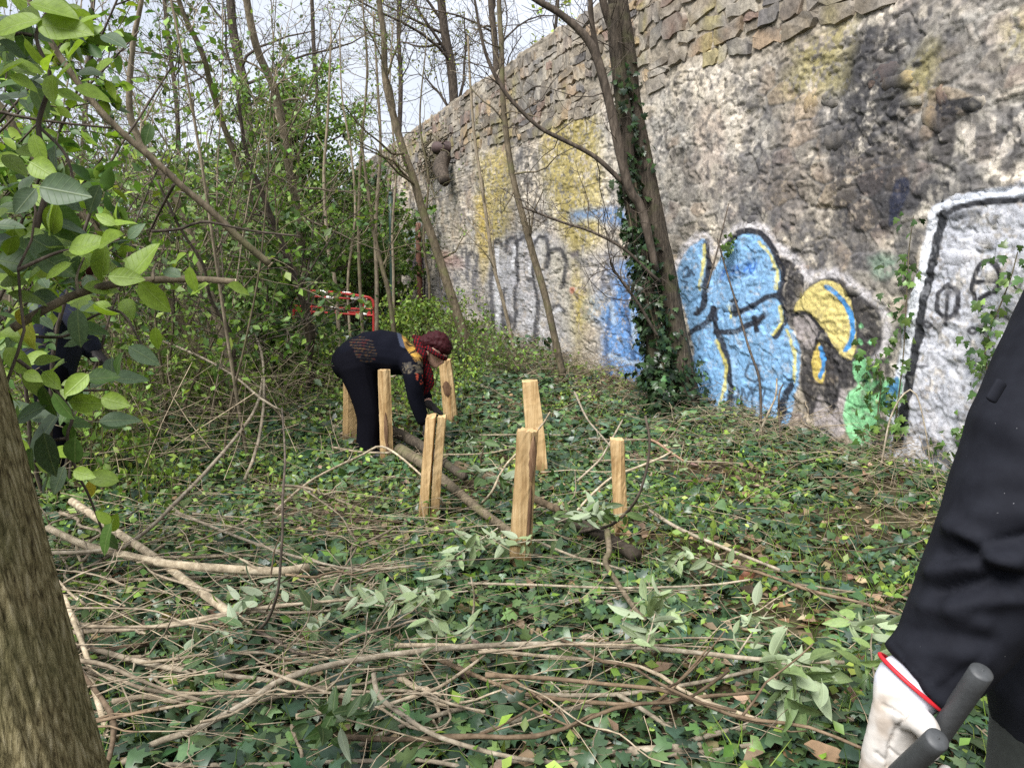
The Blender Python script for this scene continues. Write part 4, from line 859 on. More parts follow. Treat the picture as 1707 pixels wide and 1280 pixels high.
def build_posts():
    posts = [((585, 740), (585, 626), 24, 'pale split post half hidden behind the bending person\'s legs', 0, 1.05),
             ((646, 768), (641, 616), 20, 'slim split post with a dark bark streak before the bending person', 1, 1.25),
             ((752, 710), (741, 599), 21, 'leaning split post with bark patches just right of the bending person', 2, 1.2),
             ((714, 868), (727, 693), 32, 'cracked post with a long dark split, nearest the bending person\'s hands', 3, 1.1),
             ((896, 794), (883, 635), 27, 'tall pale sawn post standing behind another post', 4, 1.35),
             ((866, 957), (880, 716), 37, 'nearest and largest brown-streaked post amid the brushwood', 5, 1.05),
             ((1034, 894), (1029, 732), 23, 'squared yellow post on the right, apart from the others', 6, 1.0)]
    for (b, t, w_, lab, k, tap) in posts:
        g = np.random.default_rng(200 + k)
        p0 = G(*b); dep = p0[1]; p1 = P(t[0], t[1], dep - 0.02); hw = pxr(w_, dep)
        root = thing('chestnut_post', tuple(p0), lab, 'post', 'chestnut posts of the brushwood barrier')
        p0 = p0 - (p1 - p0) * 0.18
        if k == 3:
            for sgn, nm in ((-1, 'post_half'), (1, 'post_half')):
                sec = np.array([(-1.0, -0.75), (0.02, -0.98), (0.06, -0.1), (0.05, 0.8), (-0.9, 0.7)]) if sgn < 0 else np.array([(0.20, -0.92), (1.0, -0.6), (0.95, 0.75), (0.14, 0.8), (0.16, 0.0)])
                V, F = prism(sec * hw, p0 + np.array([sgn * 0.0, 0, 0]), p1 + np.array([sgn * 0.003, 0, -0.004 * (sgn > 0)]), 30, g, tap, 0.0022, 0.008)
                MB().add(V, F, mud(V, 1.0)).build(nm, M['post'], root, smooth=False)
        else:
            secs = [[(-1, -.6), (-.2, -.9), (.95, -.5), (.9, .7), (-.5, .8)], [(-1, -.4), (-.3, -.85), (.4, -.8), (1, -.3), (.7, .8), (-.7, .7)], [(-1, -.3), (-.6, -.85), (.2, -1), (.9, -.6), (1, .4), (.1, 1), (-.8, .6)], None,
                    [(-1, -.8), (1, -.85), (.95, .8), (-.95, .75)], [(-1, -.5), (-.45, -.9), (.35, -.95), (1, -.45), (.9, .6), (-.2, .9), (-.9, .5)], [(-1, -.7), (.35, -.95), (1, -.55), (.8, .8), (-.9, .8)]]
            V, F = prism(np.array(secs[k]) * hw, p0, p1, 32, g, tap, 0.0022, 0.007, 0.006 * (k in (2, 4)))
            MB().add(V, F, mud(V, 0.82 if k == 5 else 1.0)).build('shaft', M['post'], root, smooth=False)
        ax = p1 - p0
        if k in (1, 2, 5):     # strips of bark left on, each a thin shell standing off the face
            strips = {1: [(0.30, 0.62, 0.1, 0.32), (0.10, 0.36, 0.2, 0.34)], 2: [(0.55, 0.74, 0.0, 0.7), (0.2, 0.3, 0.5, 0.3)], 5: [(0.72, 0.98, 0.55, 0.34), (0.3, 0.7, 0.6, 0.22)]}[k]
            for a0, a1, cx, ww in strips:
                mbp = MB(); nn = 9; rows = []
                for u in np.linspace(a0, a1, nn):
                    f = math.sin((u - a0) / (a1 - a0) * math.pi) ** 0.5; c = p0 + ax * u; taps = 1 + (tap - 1) * (1 - u)
                    half = ww * hw * (0.15 + 0.85 * f) * g.uniform(0.8, 1.1)
                    yy = -0.97 * hw * taps - 0.006
                    rows += [c + np.array([cx * hw - half, yy + 0.005, 0]), c + np.array([cx * hw, yy - 0.004, 0]), c + np.array([cx * hw + half, yy + 0.005 + 0.25 * hw * abs(cx), 0])]
                i = np.arange(nn * 3).reshape(nn, 3); Fq = np.stack([i[:-1, :-1], i[:-1, 1:], i[1:, 1:], i[1:, :-1]], -1).reshape(-1, 4)
                mbp.add(rows, Fq).build('bark_strip', M['bark_chestnut'], root)
build_posts()

# ------------------------------------------------------------------ logs, cut branches and sticks
def stick(name, label, cat, pts3, rad, mat, tint=1.0, sides=8, n=None, group=None, seed=0, stubs=2, parts=None):
    g = np.random.default_rng(seed + 900); pts3 = np.asarray(pts3, float)
    n = n or max(8, 5 * len(pts3))
    V, F = trunk_mesh(pts3, rad, sides, n, 0.16, 1.6, 5.0, seed)
    mb = MB().add(V, F, tint)
    root = thing(name, tuple(pts3[0]), label, cat, group)
    mb.build('wood', M[mat], root)
    c = catmull(pts3, 20)[None]
    if stubs:
        S, _ = branchlets(g, c, stubs, 0.1, 0.9, 0.03, 0.22, 0.7, 0.25, 5, 0.12)
        for s_ in S: MB().add(*tubes(s_, np.linspace(1, 0.5, 5) * np.mean(rad) * 0.42, 5, caps=True), tint).build('side_twig', M[mat], root)
    return root
def A7(p): return [(x * .498, 830 + y * .498) for x, y in p]
def A8(p): return [(857 + x * .498, 830 + y * .498) for x, y in p]
def A5(p): return [(550 + x * .3515, 450 + y * .3515) for x, y in p]
def A9(p): return [(820 + x * .2812, 600 + y * .2812) for x, y in p]
def lay(pts, h):
    h = np.interp(np.linspace(0, 1, len(pts)), np.linspace(0, 1, len(h)), h)
    return np.array([G(a, b, hh) for (a, b), hh in zip(pts, h)])
def build_sticks():
    def go(label, pts, h, wpx, mat='deadwood', tint=1.0, cat='branch', name='cut_branch', sides=8, stubs=2, seed=[0]):
        seed[0] += 1; q = lay(pts, h); dm = [p[1] for p in q]; w0, w1 = wpx if isinstance(wpx, tuple) else (wpx, wpx * 0.7)
        rad = [pxr(w0 + (w1 - w0) * i / (len(q) - 1), dm[i]) for i in range(len(q))]
        q[0][2] = max(q[0][2], terr(q[0][0], q[0][1]) + rad[0] * 0.6)
        return stick(name, label, cat, q, rad, mat, tint, sides, seed=seed[0], stubs=stubs)
    B = (0.72, 0.66, 0.60); K = (0.16, 0.15, 0.15); PALE_ = (1.25, 1.22, 1.15); DK = (0.5, 0.45, 0.4)
    go('dark bark-covered log by the bending person\'s feet', [(648, 716), (680, 730), (706, 745), (742, 772), (775, 795)], (0.15,), (19, 14), 'bark_tree', 1.0, 'log', 'fallen_log', 14, 1)
    go('long brown log running from the slim post to the nearest post', A5([(330, 850), (440, 920), (550, 1005), (700, 1130), (860, 1245), (960, 1330)]), (0.13,), (20, 13), 'bark_stem', 1.0, 'log', 'fallen_log', 14, 2)
    go('reddish-brown log behind the nearest post', A5([(600, 925), (720, 965), (800, 1010), (960, 1080), (1090, 1140)]), (0.17, 0.14), (17, 13), 'bark_stem', B, 'log', 'fallen_log', 12, 1)
    go('black charred log end near the squared yellow post', [(940, 862), (980, 880), (1020, 902), (1060, 926)], (0.11,), (20, 24), 'deadwood', K, 'log', 'charred_log', 14, 0)
    go('forked grey branch standing before the charred log', A8([(312, 110), (318, 180), (305, 215), (350, 290), (400, 365), (440, 410)]), (0.22, 0.06), (11, 9), 'bark_stem', 1.0, stubs=1)
    go('thick pale peeled branch lying across the left of the heap', A7([(160, 100), (290, 160), (400, 186), (560, 220), (750, 236), (930, 246), (1030, 232)]), (0.20, 0.12), (12, 17), 'deadwood', PALE_, stubs=3)
    go('pale branch slanting down to a sawn end in the heap', A7([(240, 10), (400, 120), (520, 200), (640, 290), (770, 385)]), (0.18, 0.10), (13, 17), 'deadwood', PALE_, stubs=1)
    go('short pale branch poking out from the foreground trunk', A7([(110, 182), (200, 183), (285, 180), (420, 165)]), (0.2,), (8, 6))
    go('brown branch sloping gently below the heap beside the trunk', A7([(225, 485), (330, 510), (480, 550), (640, 580), (780, 595), (915, 612)]), (0.12, 0.05), (11, 9), 'deadwood', 0.85)
    go('very long curved branch sweeping from the lower left to the right', A7([(405, 890), (520, 820), (660, 770), (830, 680), (920, 620), (1040, 575), (1200, 540), (1380, 515), (1500, 502), (1707, 490)]) + A8([(120, 488), (250, 490), (430, 500), (640, 520), (830, 540), (1105, 550)]), (0.05, 0.12, 0.18, 0.16, 0.2), (13, 8), 'deadwood', 0.95, stubs=6)
    go('pale upright-leaning branch beside the foreground trunk', A7([(215, 330), (250, 420), (290, 530), (310, 620), (340, 720), (378, 855)]), (0.25, 0.03), (8, 12), 'deadwood', PALE_, stubs=1)
    go('straight stick along the bottom edge', A7([(520, 892), (850, 892), (1200, 880), (1400, 876), (1570, 902)]), (0.05,), (9, 8), 'deadwood', 0.8)
    go('kinked brown branch descending towards the bottom centre', A7([(1250, 588), (1268, 660), (1340, 720), (1450, 790), (1600, 840), (1720, 868), (1800, 880)]), (0.22, 0.05), (9, 8), 'deadwood', 0.85)
    go('gently curved branch crossing the bottom centre', A7([(1130, 868), (1300, 780), (1450, 730), (1600, 690), (1707, 668)]) + A8([(100, 660), (200, 660), (370, 655), (600, 620), (830, 570)]), (0.04, 0.08, 0.10), (10, 7), 'deadwood', 0.8, stubs=4)
    go('thick split grey branch at the bottom centre', A8([(185, 850), (400, 846), (625, 830)]), (0.04,), (19, 16), 'deadwood', 1.05, stubs=0)
    go('brown branch leading right from the split grey branch', A8([(590, 812), (700, 782), (850, 757), (1000, 741), (1135, 740)]), (0.05,), (10, 9), 'deadwood', 0.75)
    go('long thin branch hugging the ground at the bottom right of centre', A8([(-60, 882), (0, 880), (300, 885), (500, 862), (700, 840), (850, 812), (965, 765)]), (0.04,), (8, 9), 'deadwood', 0.7)
    go('crooked brown branch under the curved branch', A8([(-110, 790), (0, 745), (180, 705), (400, 690), (565, 682)]), (0.05,), (11, 7), 'deadwood', 0.65)
    go('short bent branch forking off downwards at the bottom centre', A8([(345, 655), (450, 720), (500, 755), (570, 795)]), (0.10, 0.04), (9, 7), 'deadwood', 0.8)
    go('crooked stick below the forked grey branch', A8([(150, 350), (260, 345), (370, 370), (440, 405)]), (0.05,), (10, 8), 'deadwood', 0.65)
    go('thin dark upright shoot rising from the middle of the heap', A7([(866, 442), (900, 400), (930, 310), (940, 200), (946, 100), (946, 0)]) + [(475, 760), (470, 680)], (0.08, 0.2, 0.34, 0.46, 0.56, 0.66, 0.76, 0.84), (6, 3), 'bark_dark', 1.4, stubs=3)
    go('dark side branch at the foot of the upright shoot', A7([(860, 445), (930, 480), (1010, 522), (1100, 505)]), (0.08,), (7, 4), 'bark_dark', 1.5)
    go('brown stick slanting across the top of the heap', A7([(615, -10), (560, 45), (490, 110), (390, 180), (300, 228)]), (0.25, 0.12), (7, 6), 'deadwood', 0.6)
    go('long thin rod running right across the heap\'s upper edge', A7([(575, 40), (700, 92), (850, 150), (1000, 198), (1200, 240), (1395, 226)]), (0.14,), (6, 4), 'deadwood', 0.9)
    go('grey bowed shoot arching in front of the squared yellow post', A9([(520, 1020), (600, 1002), (700, 980), (800, 900), (870, 800), (918, 640), (935, 480), (910, 330)]), (0.10, 0.14, 0.2, 0.3, 0.42, 0.55, 0.68, 0.8), (6, 4), 'bark_dark', 1.2, stubs=3)
    go('pale curved rod rising behind the squared yellow post', A9([(485, 915), (600, 790), (720, 690), (850, 640), (1000, 580), (1062, 545)]), (0.1, 0.25, 0.35, 0.4), (4.5, 4), 'deadwood', PALE_)
    go('pinkish twig to the right of the squared yellow post', A9([(930, 470), (980, 490), (1062, 548), (1140, 600)]), (0.35, 0.3), (5, 4), 'deadwood', (0.9, 0.68, 0.6))
    go('pale shoot arching up against the nearest post', A9([(-60, 850), (0, 780), (70, 640), (180, 520), (300, 380), (345, 310)]), (0.12, 0.3, 0.5, 0.62), (5, 3), 'deadwood', PALE_)
    go('pale loop of shoot bowed across the nearest post', A9([(150, 580), (210, 700), (232, 800), (215, 920), (120, 1020), (0, 1085), (-120, 1150)]), (0.5, 0.35, 0.2, 0.08), (5, 4), 'deadwood', PALE_)
    go('thin bent twig above the squared yellow post\'s left', A9([(490, 190), (560, 340), (650, 450), (720, 530)]), (0.2, 0.4), (4, 3), 'deadwood', 0.9)
    go('straight twig leaning from the logs past the squared yellow post', A9([(505, 718), (640, 590), (700, 490), (775, 355)]), (0.12, 0.45), (4.5, 3), 'deadwood', 1.0)
    go('pale rod running along the ground from the logs to the right', [(890, 900), (960, 928), (1040, 950), (1130, 912), (1090, 860), (1075, 830)][:3] + [(1120, 985)], (0.12, 0.05), (5, 4), 'deadwood', 1.0)
    go('pale branch lying on the ivy right of the squared yellow post', [(1082, 850), (1130, 880), (1200, 910), (1300, 950)], (0.1,), (7, 6), 'deadwood', 1.0)
    go('long thin rod lying level behind the long curved branch', [(780, 972), (900, 975), (1040, 980), (1180, 975), (1250, 966)], (0.1,), (5, 4), 'deadwood', 1.05)
    go('arched pale rod bending over the slim post', [(460, 850), (520, 800), (600, 760), (640, 745), (700, 790), (740, 840)], (0.12, 0.22, 0.25, 0.1), (4.5, 3.5), 'deadwood', PALE_)
    go('thin rod crossing before the bending person\'s legs', [(590, 652), (604, 648), (640, 632), (660, 626)], (0.44, 0.5), (4, 3), 'deadwood', PALE_)
    go('slim arching bramble cane left of the bending person', [(408, 800), (430, 740), (440, 660), (436, 590), (420, 550), (395, 520)], (0.05, 0.35, 0.7, 0.85), (6, 3), 'deadwood', 0.8)
    go('long cane sloping down to the heap left of centre', [(190, 540), (300, 580), (380, 620), (440, 668), (480, 690)], (0.85, 0.4), (5, 4), 'deadwood', 0.9)
    go('bowed cane reaching from the heap up to the left thicket', [(280, 850), (340, 790), (400, 720), (430, 670), (440, 610)], (0.10, 0.5), (7, 4), 'deadwood', 0.85)
    # the many lesser sticks of the heap, alike
    g = np.random.default_rng(77); root_n = 0
    while root_n < 160:
        if root_n < 105: x = g.uniform(-2.3, 0.5); y = 1.95 + 1.75 * g.random() ** 0.9
        else: x = g.uniform(-1.5, 2.2); y = g.uniform(2.2, 6.5)
        if wall_dist(x, y) < 0.4: continue
        a = g.normal(0.0, 0.5) + (g.random() < 0.5) * g.uniform(-1.6, 1.6); L = g.uniform(0.25, 1.5); hh = g.uniform(0.02, 0.22) if root_n < 105 else g.uniform(0.02, 0.12)
        k = 7; u = np.linspace(-0.5, 0.5, k); bow = g.normal(0, 0.10) * L; zb = g.normal(0, 0.04)
        q = np.stack([x + u * L * math.cos(a) - bow * (0.25 - u * u) * math.sin(a) * 4, y + u * L * math.sin(a) * 0.8 + bow * (0.25 - u * u) * 4 * math.cos(a), 0 * u], 1)
        if np.any((np.abs(q[:, 0] - 0.05) < 0.45) & (q[:, 1] > 2.75) & (q[:, 1] < 4.0)): continue
        if np.hypot(q[:, 0], q[:, 1]).min() < 1.7 or q[:, 1].min() < 1.6: continue
        q += g.normal(0, 0.016, q.shape); q[:, 2] = terr(q[:, 0], q[:, 1]) + hh + u * zb * 2
        r = 0.0022 + 0.009 * g.random() ** 2
        V, F = tubes(catmull(q, 16), np.linspace(r, r * 0.6, 16) * (1 + 0.12 * g.normal(size=16)), 6, caps=True)
        tn = (np.array([0.5, 0.42, 0.36]) if g.random() < 0.25 else np.array([1.0, 0.96, 0.92])) * g.uniform(0.55, 1.3); mb = MB().add(V, F, tn)
        nf = g.integers(0, 4)
        if nf:
            fk, tf = branchlets(g, catmull(q, 16)[None], nf, 0.15, 0.9, 0.10, 0.5, 0.45, 0.12, 6, 0.12)
            fk[..., 2] = np.maximum(fk[..., 2], terr(fk[..., 0], fk[..., 1]) + 0.01); mb.add(*tubes(fk, np.tile(np.linspace(0.6, 0.3, 6) * r, (nf, 1)), 5, caps=True), tn)
        o = mb.build('loose_stick', M['deadwood'])
        tag(o, 'thin cut stick lying loose among the brushwood and ivy', 'stick', 'loose sticks of the brushwood heap'); root_n += 1
build_sticks()
# ------------------------------------------------------------------ shrubs of the thicket
def shrub(name, label, x, y, nst, H, spread, seed, leaf=None, bark='bark_stem', tw=(7, 4), tl=(0.25, 0.9), r0=0.014, group=None, cat='shrub', lean=(0, 0), droop=0.10, thin=0.0025, tint=1.0, stemsplit=True):
    g = np.random.default_rng(seed); b = onground(x, y, -0.03)
    root = thing(name, tuple(b), label, cat, group)
    k = 9; st = []
    for i in range(nst):
        a = g.uniform(0, 2 * math.pi); o = np.array([math.cos(a), math.sin(a), 0]); h = H * g.uniform(0.65, 1.05)
        d = nrm(np.array([0, 0, 1.0]) + o * spread * g.uniform(0.2, 1.0) + np.array([lean[0], lean[1], 0])); p = b + o * g.uniform(0, 0.12); q = [p]
        for j in range(1, k):
            d = nrm(d + g.normal(size=3) * 0.09 + o * 0.06 * spread + np.array([0, 0, -droop * (j / k) ** 1.5])); p = p + d * h / (k - 1); q.append(p)
        st.append(q)
    S = np.array(st); rr = g.uniform(0.7, 1.2, nst)[:, None] * r0 * np.linspace(1, 0.35, k)[None]
    if stemsplit:
        for i in range(nst): MB().add(*tubes(catmull(S[i], 16), np.interp(np.linspace(0, 1, 16), np.linspace(0, 1, k), rr[i]), 6), tint).build('stem', M[bark], root)
    else:
        tag(MB().add(*tubes(S, rr, 5), tint).build('stems', M[bark], root), kind='stuff')
    mb = MB(); L1, _ = branchlets(g, S, tw[0], 0.2, 1.0, tl[0], tl[1], 0.65, 0.25, 6, 0.14, 0.03)
    mb.add(*tubes(L1, np.tile(np.linspace(1, 0.5, 6) * max(thin, r0 * 0.28), (len(L1), 1)), 3), tint)
    L2, _ = branchlets(g, L1, tw[1], 0.2, 1.0, tl[0] * 0.5, tl[1] * 0.55, 0.65, 0.2, 5, 0.18, 0.03)
    mb.add(*tubes(L2, np.tile(np.linspace(1, 0.5, 5) * thin, (len(L2), 1)), 3), tint)
    tag(mb.build('twigs', M[bark], root), kind='stuff')
    if leaf:
        per, size, cols, tpl = leaf; lm = MB(); leaves_on(g, lm, L2, per, size, cols, tpl, 0.25, 1.05); leaves_on(g, lm, L1, max(1, per // 2), size, cols, tpl, 0.4, 1.05)
        tag(lm.build('foliage', M['leaf'], root), kind='stuff')
    return root
DG = [(0.040, 0.085, 0.024), (0.060, 0.118, 0.030), (0.085, 0.155, 0.036)]
MG = [(0.085, 0.155, 0.034), (0.12, 0.205, 0.040), (0.16, 0.25, 0.05)]
BG = [(0.15, 0.245, 0.04), (0.21, 0.31, 0.05), (0.25, 0.34, 0.065)]
def at_px(px, y): return P(px, 430, y)[0]
def build_shrubs():
    S = [  # label, px of base, depth, stems, height, spread, leaves, bark, twigs
        ('leafy elder bush with dark leaves left of the bending person', 432, 8.3, 12, 2.2, 0.36, (5, (0.06, 0.11), DG + MG, LEAF_S), 'bark_dark', (9, 4), (0.2, 0.6), 0.012),
        ('low dark leafy bush behind the bending person\'s back', 556, 9.0, 8, 0.55, 0.8, (4, (0.05, 0.09), MG + DG, LEAF_S), 'bark_dark', (8, 4), (0.15, 0.45), 0.008),
        ('sparse budding bush under the leaning brown stem', 250, 6.2, 8, 2.4, 0.6, (2, (0.05, 0.09), MG, LEAF_S), 'bark_stem', (8, 4), (0.25, 0.8), 0.012),
        ('twiggy bush between the crossing pair of stems and the elder', 350, 7.8, 9, 2.2, 0.55, (2, (0.05, 0.09), DG + BG, LEAF_S), 'bark_stem', (8, 4), (0.25, 0.8), 0.011),
        ('tall arching bush at the left edge of the thicket', 40, 4.6, 8, 2.9, 0.45, (2, (0.05, 0.09), MG + BG, LEAF_S), 'bark_dark', (8, 4), (0.3, 0.9), 0.013),
        ('tangled bush behind the hidden worker in navy', 130, 7.2, 11, 3.0, 0.5, (2, (0.05, 0.09), DG + MG, LEAF_S), 'bark_stem', (9, 5), (0.3, 1.0), 0.013),
        ('tall twiggy bush in the centre of the thicket', 330, 9.6, 12, 3.9, 0.4, (2, (0.05, 0.10), MG, LEAF_S), 'bark_stem', (9, 5), (0.3, 1.1), 0.015),
        ('bare bush crossed by the long diagonal cut branch', 210, 8.4, 10, 3.6, 0.45, (2, (0.05, 0.09), MG + BG, LEAF_S), 'bark_pale', (9, 5), (0.3, 1.1), 0.014),
        ('bushy growth filling the far left behind the arching bush', -60, 8.0, 12, 3.4, 0.5, (3, (0.06, 0.11), DG + MG, LEAF_S), 'bark_stem', (9, 5), (0.3, 1.1), 0.014),
        ('light green bush at the foot of the dense green tree', 420, 11.5, 12, 2.5, 0.5, (5, (0.06, 0.11), DG + MG, LEAF_S), 'bark_stem', (9, 5), (0.3, 0.8), 0.011),
        ('low bramble bush at the foot of the wall behind the leaning post', 800, 10.6, 10, 0.85, 1.2, (2, (0.04, 0.07), MG, LEAF_S), 'bark_stem', (9, 4), (0.2, 0.7), 0.006),
        ('bramble tangle at the foot of the wall left of the slender olive-brown tree', 735, 12.6, 12, 1.2, 1.0, (3, (0.05, 0.08), MG + BG, LEAF_S), 'bark_stem', (9, 4), (0.2, 0.8), 0.007),
        ('light green bramble beside the right end of the red barrier', 690, 12.6, 12, 0.9, 0.7, (5, (0.06, 0.10), BG + MG, LEAF_S), 'bark_stem', (9, 4), (0.2, 0.7), 0.007),
        ('low bramble beneath the faded grey letters', 880, 9.4, 9, 0.6, 1.3, (1, (0.04, 0.07), MG, LEAF_S), 'bark_stem', (8, 4), (0.2, 0.6), 0.005),
        ('pale budding bush in front of the dense green tree\'s left side', 395, 12.5, 12, 3.6, 0.5, (3, (0.05, 0.10), MG + BG, LEAF_S), 'bark_pale', (9, 5), (0.3, 1.0), 0.013),
        ('scrubby bush low at the far left behind the heap', 90, 5.6, 9, 1.3, 0.7, (2, (0.04, 0.08), MG + BG, LEAF_S), 'bark_stem', (8, 4), (0.2, 0.6), 0.008),
        ('low scrub growing round the feet of the crossing pair of stems', 330, 6.6, 9, 1.0, 0.8, (3, (0.04, 0.08), MG + BG, LEAF_S), 'bark_stem', (8, 4), (0.2, 0.5), 0.006),
    ]
    for i, (lab, px, dep, n, H, sp, lf, bk, tw, tl, r0) in enumerate(S):
        shrub('bush', lab, at_px(px, dep), dep, n, H, sp, 300 + i, lf, bk, tw, tl, r0)
    # far hedge plants closing the view, one after another
    F = [('far hedge bush at the extreme left of the view', -330, 15, 3.6), ('far hedge bush second from the left edge', -120, 17, 3.9), ('far hedge bush behind the tangled bush', 60, 18, 4.4), ('far hedge bush showing below the sky gap at left', 190, 20, 4.8),
         ('far hedge bush behind the tall twiggy bush', 300, 18, 4.6), ('far hedge bush left of the dense green tree', 390, 21, 5.0), ('far hedge bush behind the dense green tree', 520, 22, 5.0), ('far hedge bush behind the red barrier', 580, 17, 3.6)]
    for i, (lab, px, dep, H) in enumerate(F):
        shrub('hedge_bush', lab, at_px(px, dep), dep, 20, H, 0.65, 400 + i, (7, (0.09, 0.17), DG + MG, LEAF_Q), 'bark_stem', (9, 5), (0.5, 1.5), 0.02, thin=0.005, stemsplit=False)
    # tall bare rods, nothing tells them apart
    g = np.random.default_rng(91)
    for i in range(52):
        px = g.uniform(-60, 500); dep = g.uniform(5.2, 13.0); x = at_px(px, dep); H = g.uniform(3.2, 6.0); b = onground(x, dep, -0.05)
        d = nrm(np.array([g.normal(-0.05, 0.22), g.normal(0, 0.15), 1.0])); q = [b]
        for j in range(7): d = nrm(d + g.normal(size=3) * 0.06); q.append(q[-1] + d * H / 7)
        r = g.uniform(0.005, 0.016)
        rough_tree('sapling_rod', 'thin bare upright rod among the thicket of saplings', np.array(q), [r, r * 0.8, r * 0.5, r * 0.25], 'bark_pale' if g.random() < 0.5 else 'bark_stem', 500 + i, (1, (0.03, 0.06), MG + BG, LEAF_Q), (8, 4, 0), (0.3, 1.1), 0.3, 0.35, 'sapling', 'bare rods of the thicket', thin=0.0028, sides=6)
    # the dense green tree
    g = np.random.default_rng(95)
    dep = 14.0; cx = at_px(500, dep); b = onground(cx, dep, -0.1)
    root = thing('dense_tree', tuple(b), 'dense small-leaved green tree standing left of the wall\'s far end', 'tree')
    tr = np.array([b, b + [0.05, 0, 1.3], b + [-0.1, 0.1, 2.6], b + [0.05, 0, 4.4]]); V, F_ = trunk_mesh(tr, [0.14, 0.11, 0.08, 0.03], 12, 30, 0.1, 2, 2, 5); MB().add(V, F_).build('trunk', M['bark_dark'], root)
    L1, _ = branchlets(g, catmull(tr, 20)[None], 64, 0.10, 1.0, 1.2, 2.7, 0.8, 0.30, 7, 0.12); mb = MB(); mb.add(*tubes(L1, np.tile(np.linspace(0.022, 0.007, 7), (len(L1), 1)), 4))
    L2, _ = branchlets(g, L1, 8, 0.2, 1.0, 0.3, 0.8, 0.7, 0.2, 5, 0.15); mb.add(*tubes(L2, np.tile(np.linspace(0.007, 0.004, 5), (len(L2), 1)), 3)); tag(mb.build('branches', M['bark_dark'], root), kind='stuff')
    lm = MB(); cl = leaf_tints(g, 1, MG)
    for Lk, per in ((L2, 34), (L1, 14)):
        leaves_on(g, lm, Lk, per, (0.05, 0.10), [(0.07, 0.13, 0.03), (0.10, 0.18, 0.035), (0.14, 0.24, 0.045), (0.18, 0.28, 0.05)], LEAF_Q, 0.15, 1.05, jit=0.04)
    tag(lm.build('crown', M['leaf'], root), kind='stuff', label='crown of small fresh green leaves')
    # dark ivy that covers the far end of the wall
    u0 = wall_uv(668, 400)[0]; u1 = wall_uv(598, 400)[0]; n = 9000
    u = u0 + (u1 - u0) * g.random(n) ** 1.2; v = g.uniform(0, 1, n) * (3.2 + 1.0 * fbm(u * 0.4, u * 0, 2, 3)); off = 0.10 + 0.9 * fbm(u * 0.8, v * 0.8, 3, 33) * g.uniform(0.6, 1.1, n)
    p = wall_pt(u, v, 0) + WN_3() * off[:, None]; lm = MB()
    scatter(lm, LEAF_I8, p, nrm(g.normal(size=(n, 3)) * 0.7 + [0, 0, -0.6]), nrm(g.normal(size=(n, 3)) * 0.6 + WN_3() + [0, -0.3, 0.4]), g.uniform(0.09, 0.17, n), leaf_tints(g, n, [(0.014, 0.03, 0.012), (0.02, 0.042, 0.015), (0.035, 0.07, 0.02)], 0.35))
    root = thing('ivy_mass', tuple(wall_pt(u0, 0, 0.2)), 'dark mass of ivy covering the far end of the wall', 'ivy')
    tag(lm.build('ivy_leaves', M['ivy'], root), kind='stuff')
    vm = MB(); uu = np.linspace(u0, u1, 26); q = np.stack([wall_pt(uu + 0.25 * np.sin(k * 0.9 + uu), 0.0 + k * 0.42 * (0.7 + 0.4 * np.sin(uu * 3) ** 2), 0.06) for k in range(9)], 1)
    tag(vm.add(*tubes(q, np.full(q.shape[:2], 0.02), 4)).build('ivy_stems', M['bark_dark'], root), kind='stuff')
def WN_3(): return np.array([WN[0], WN[1], 0.0])
build_shrubs()

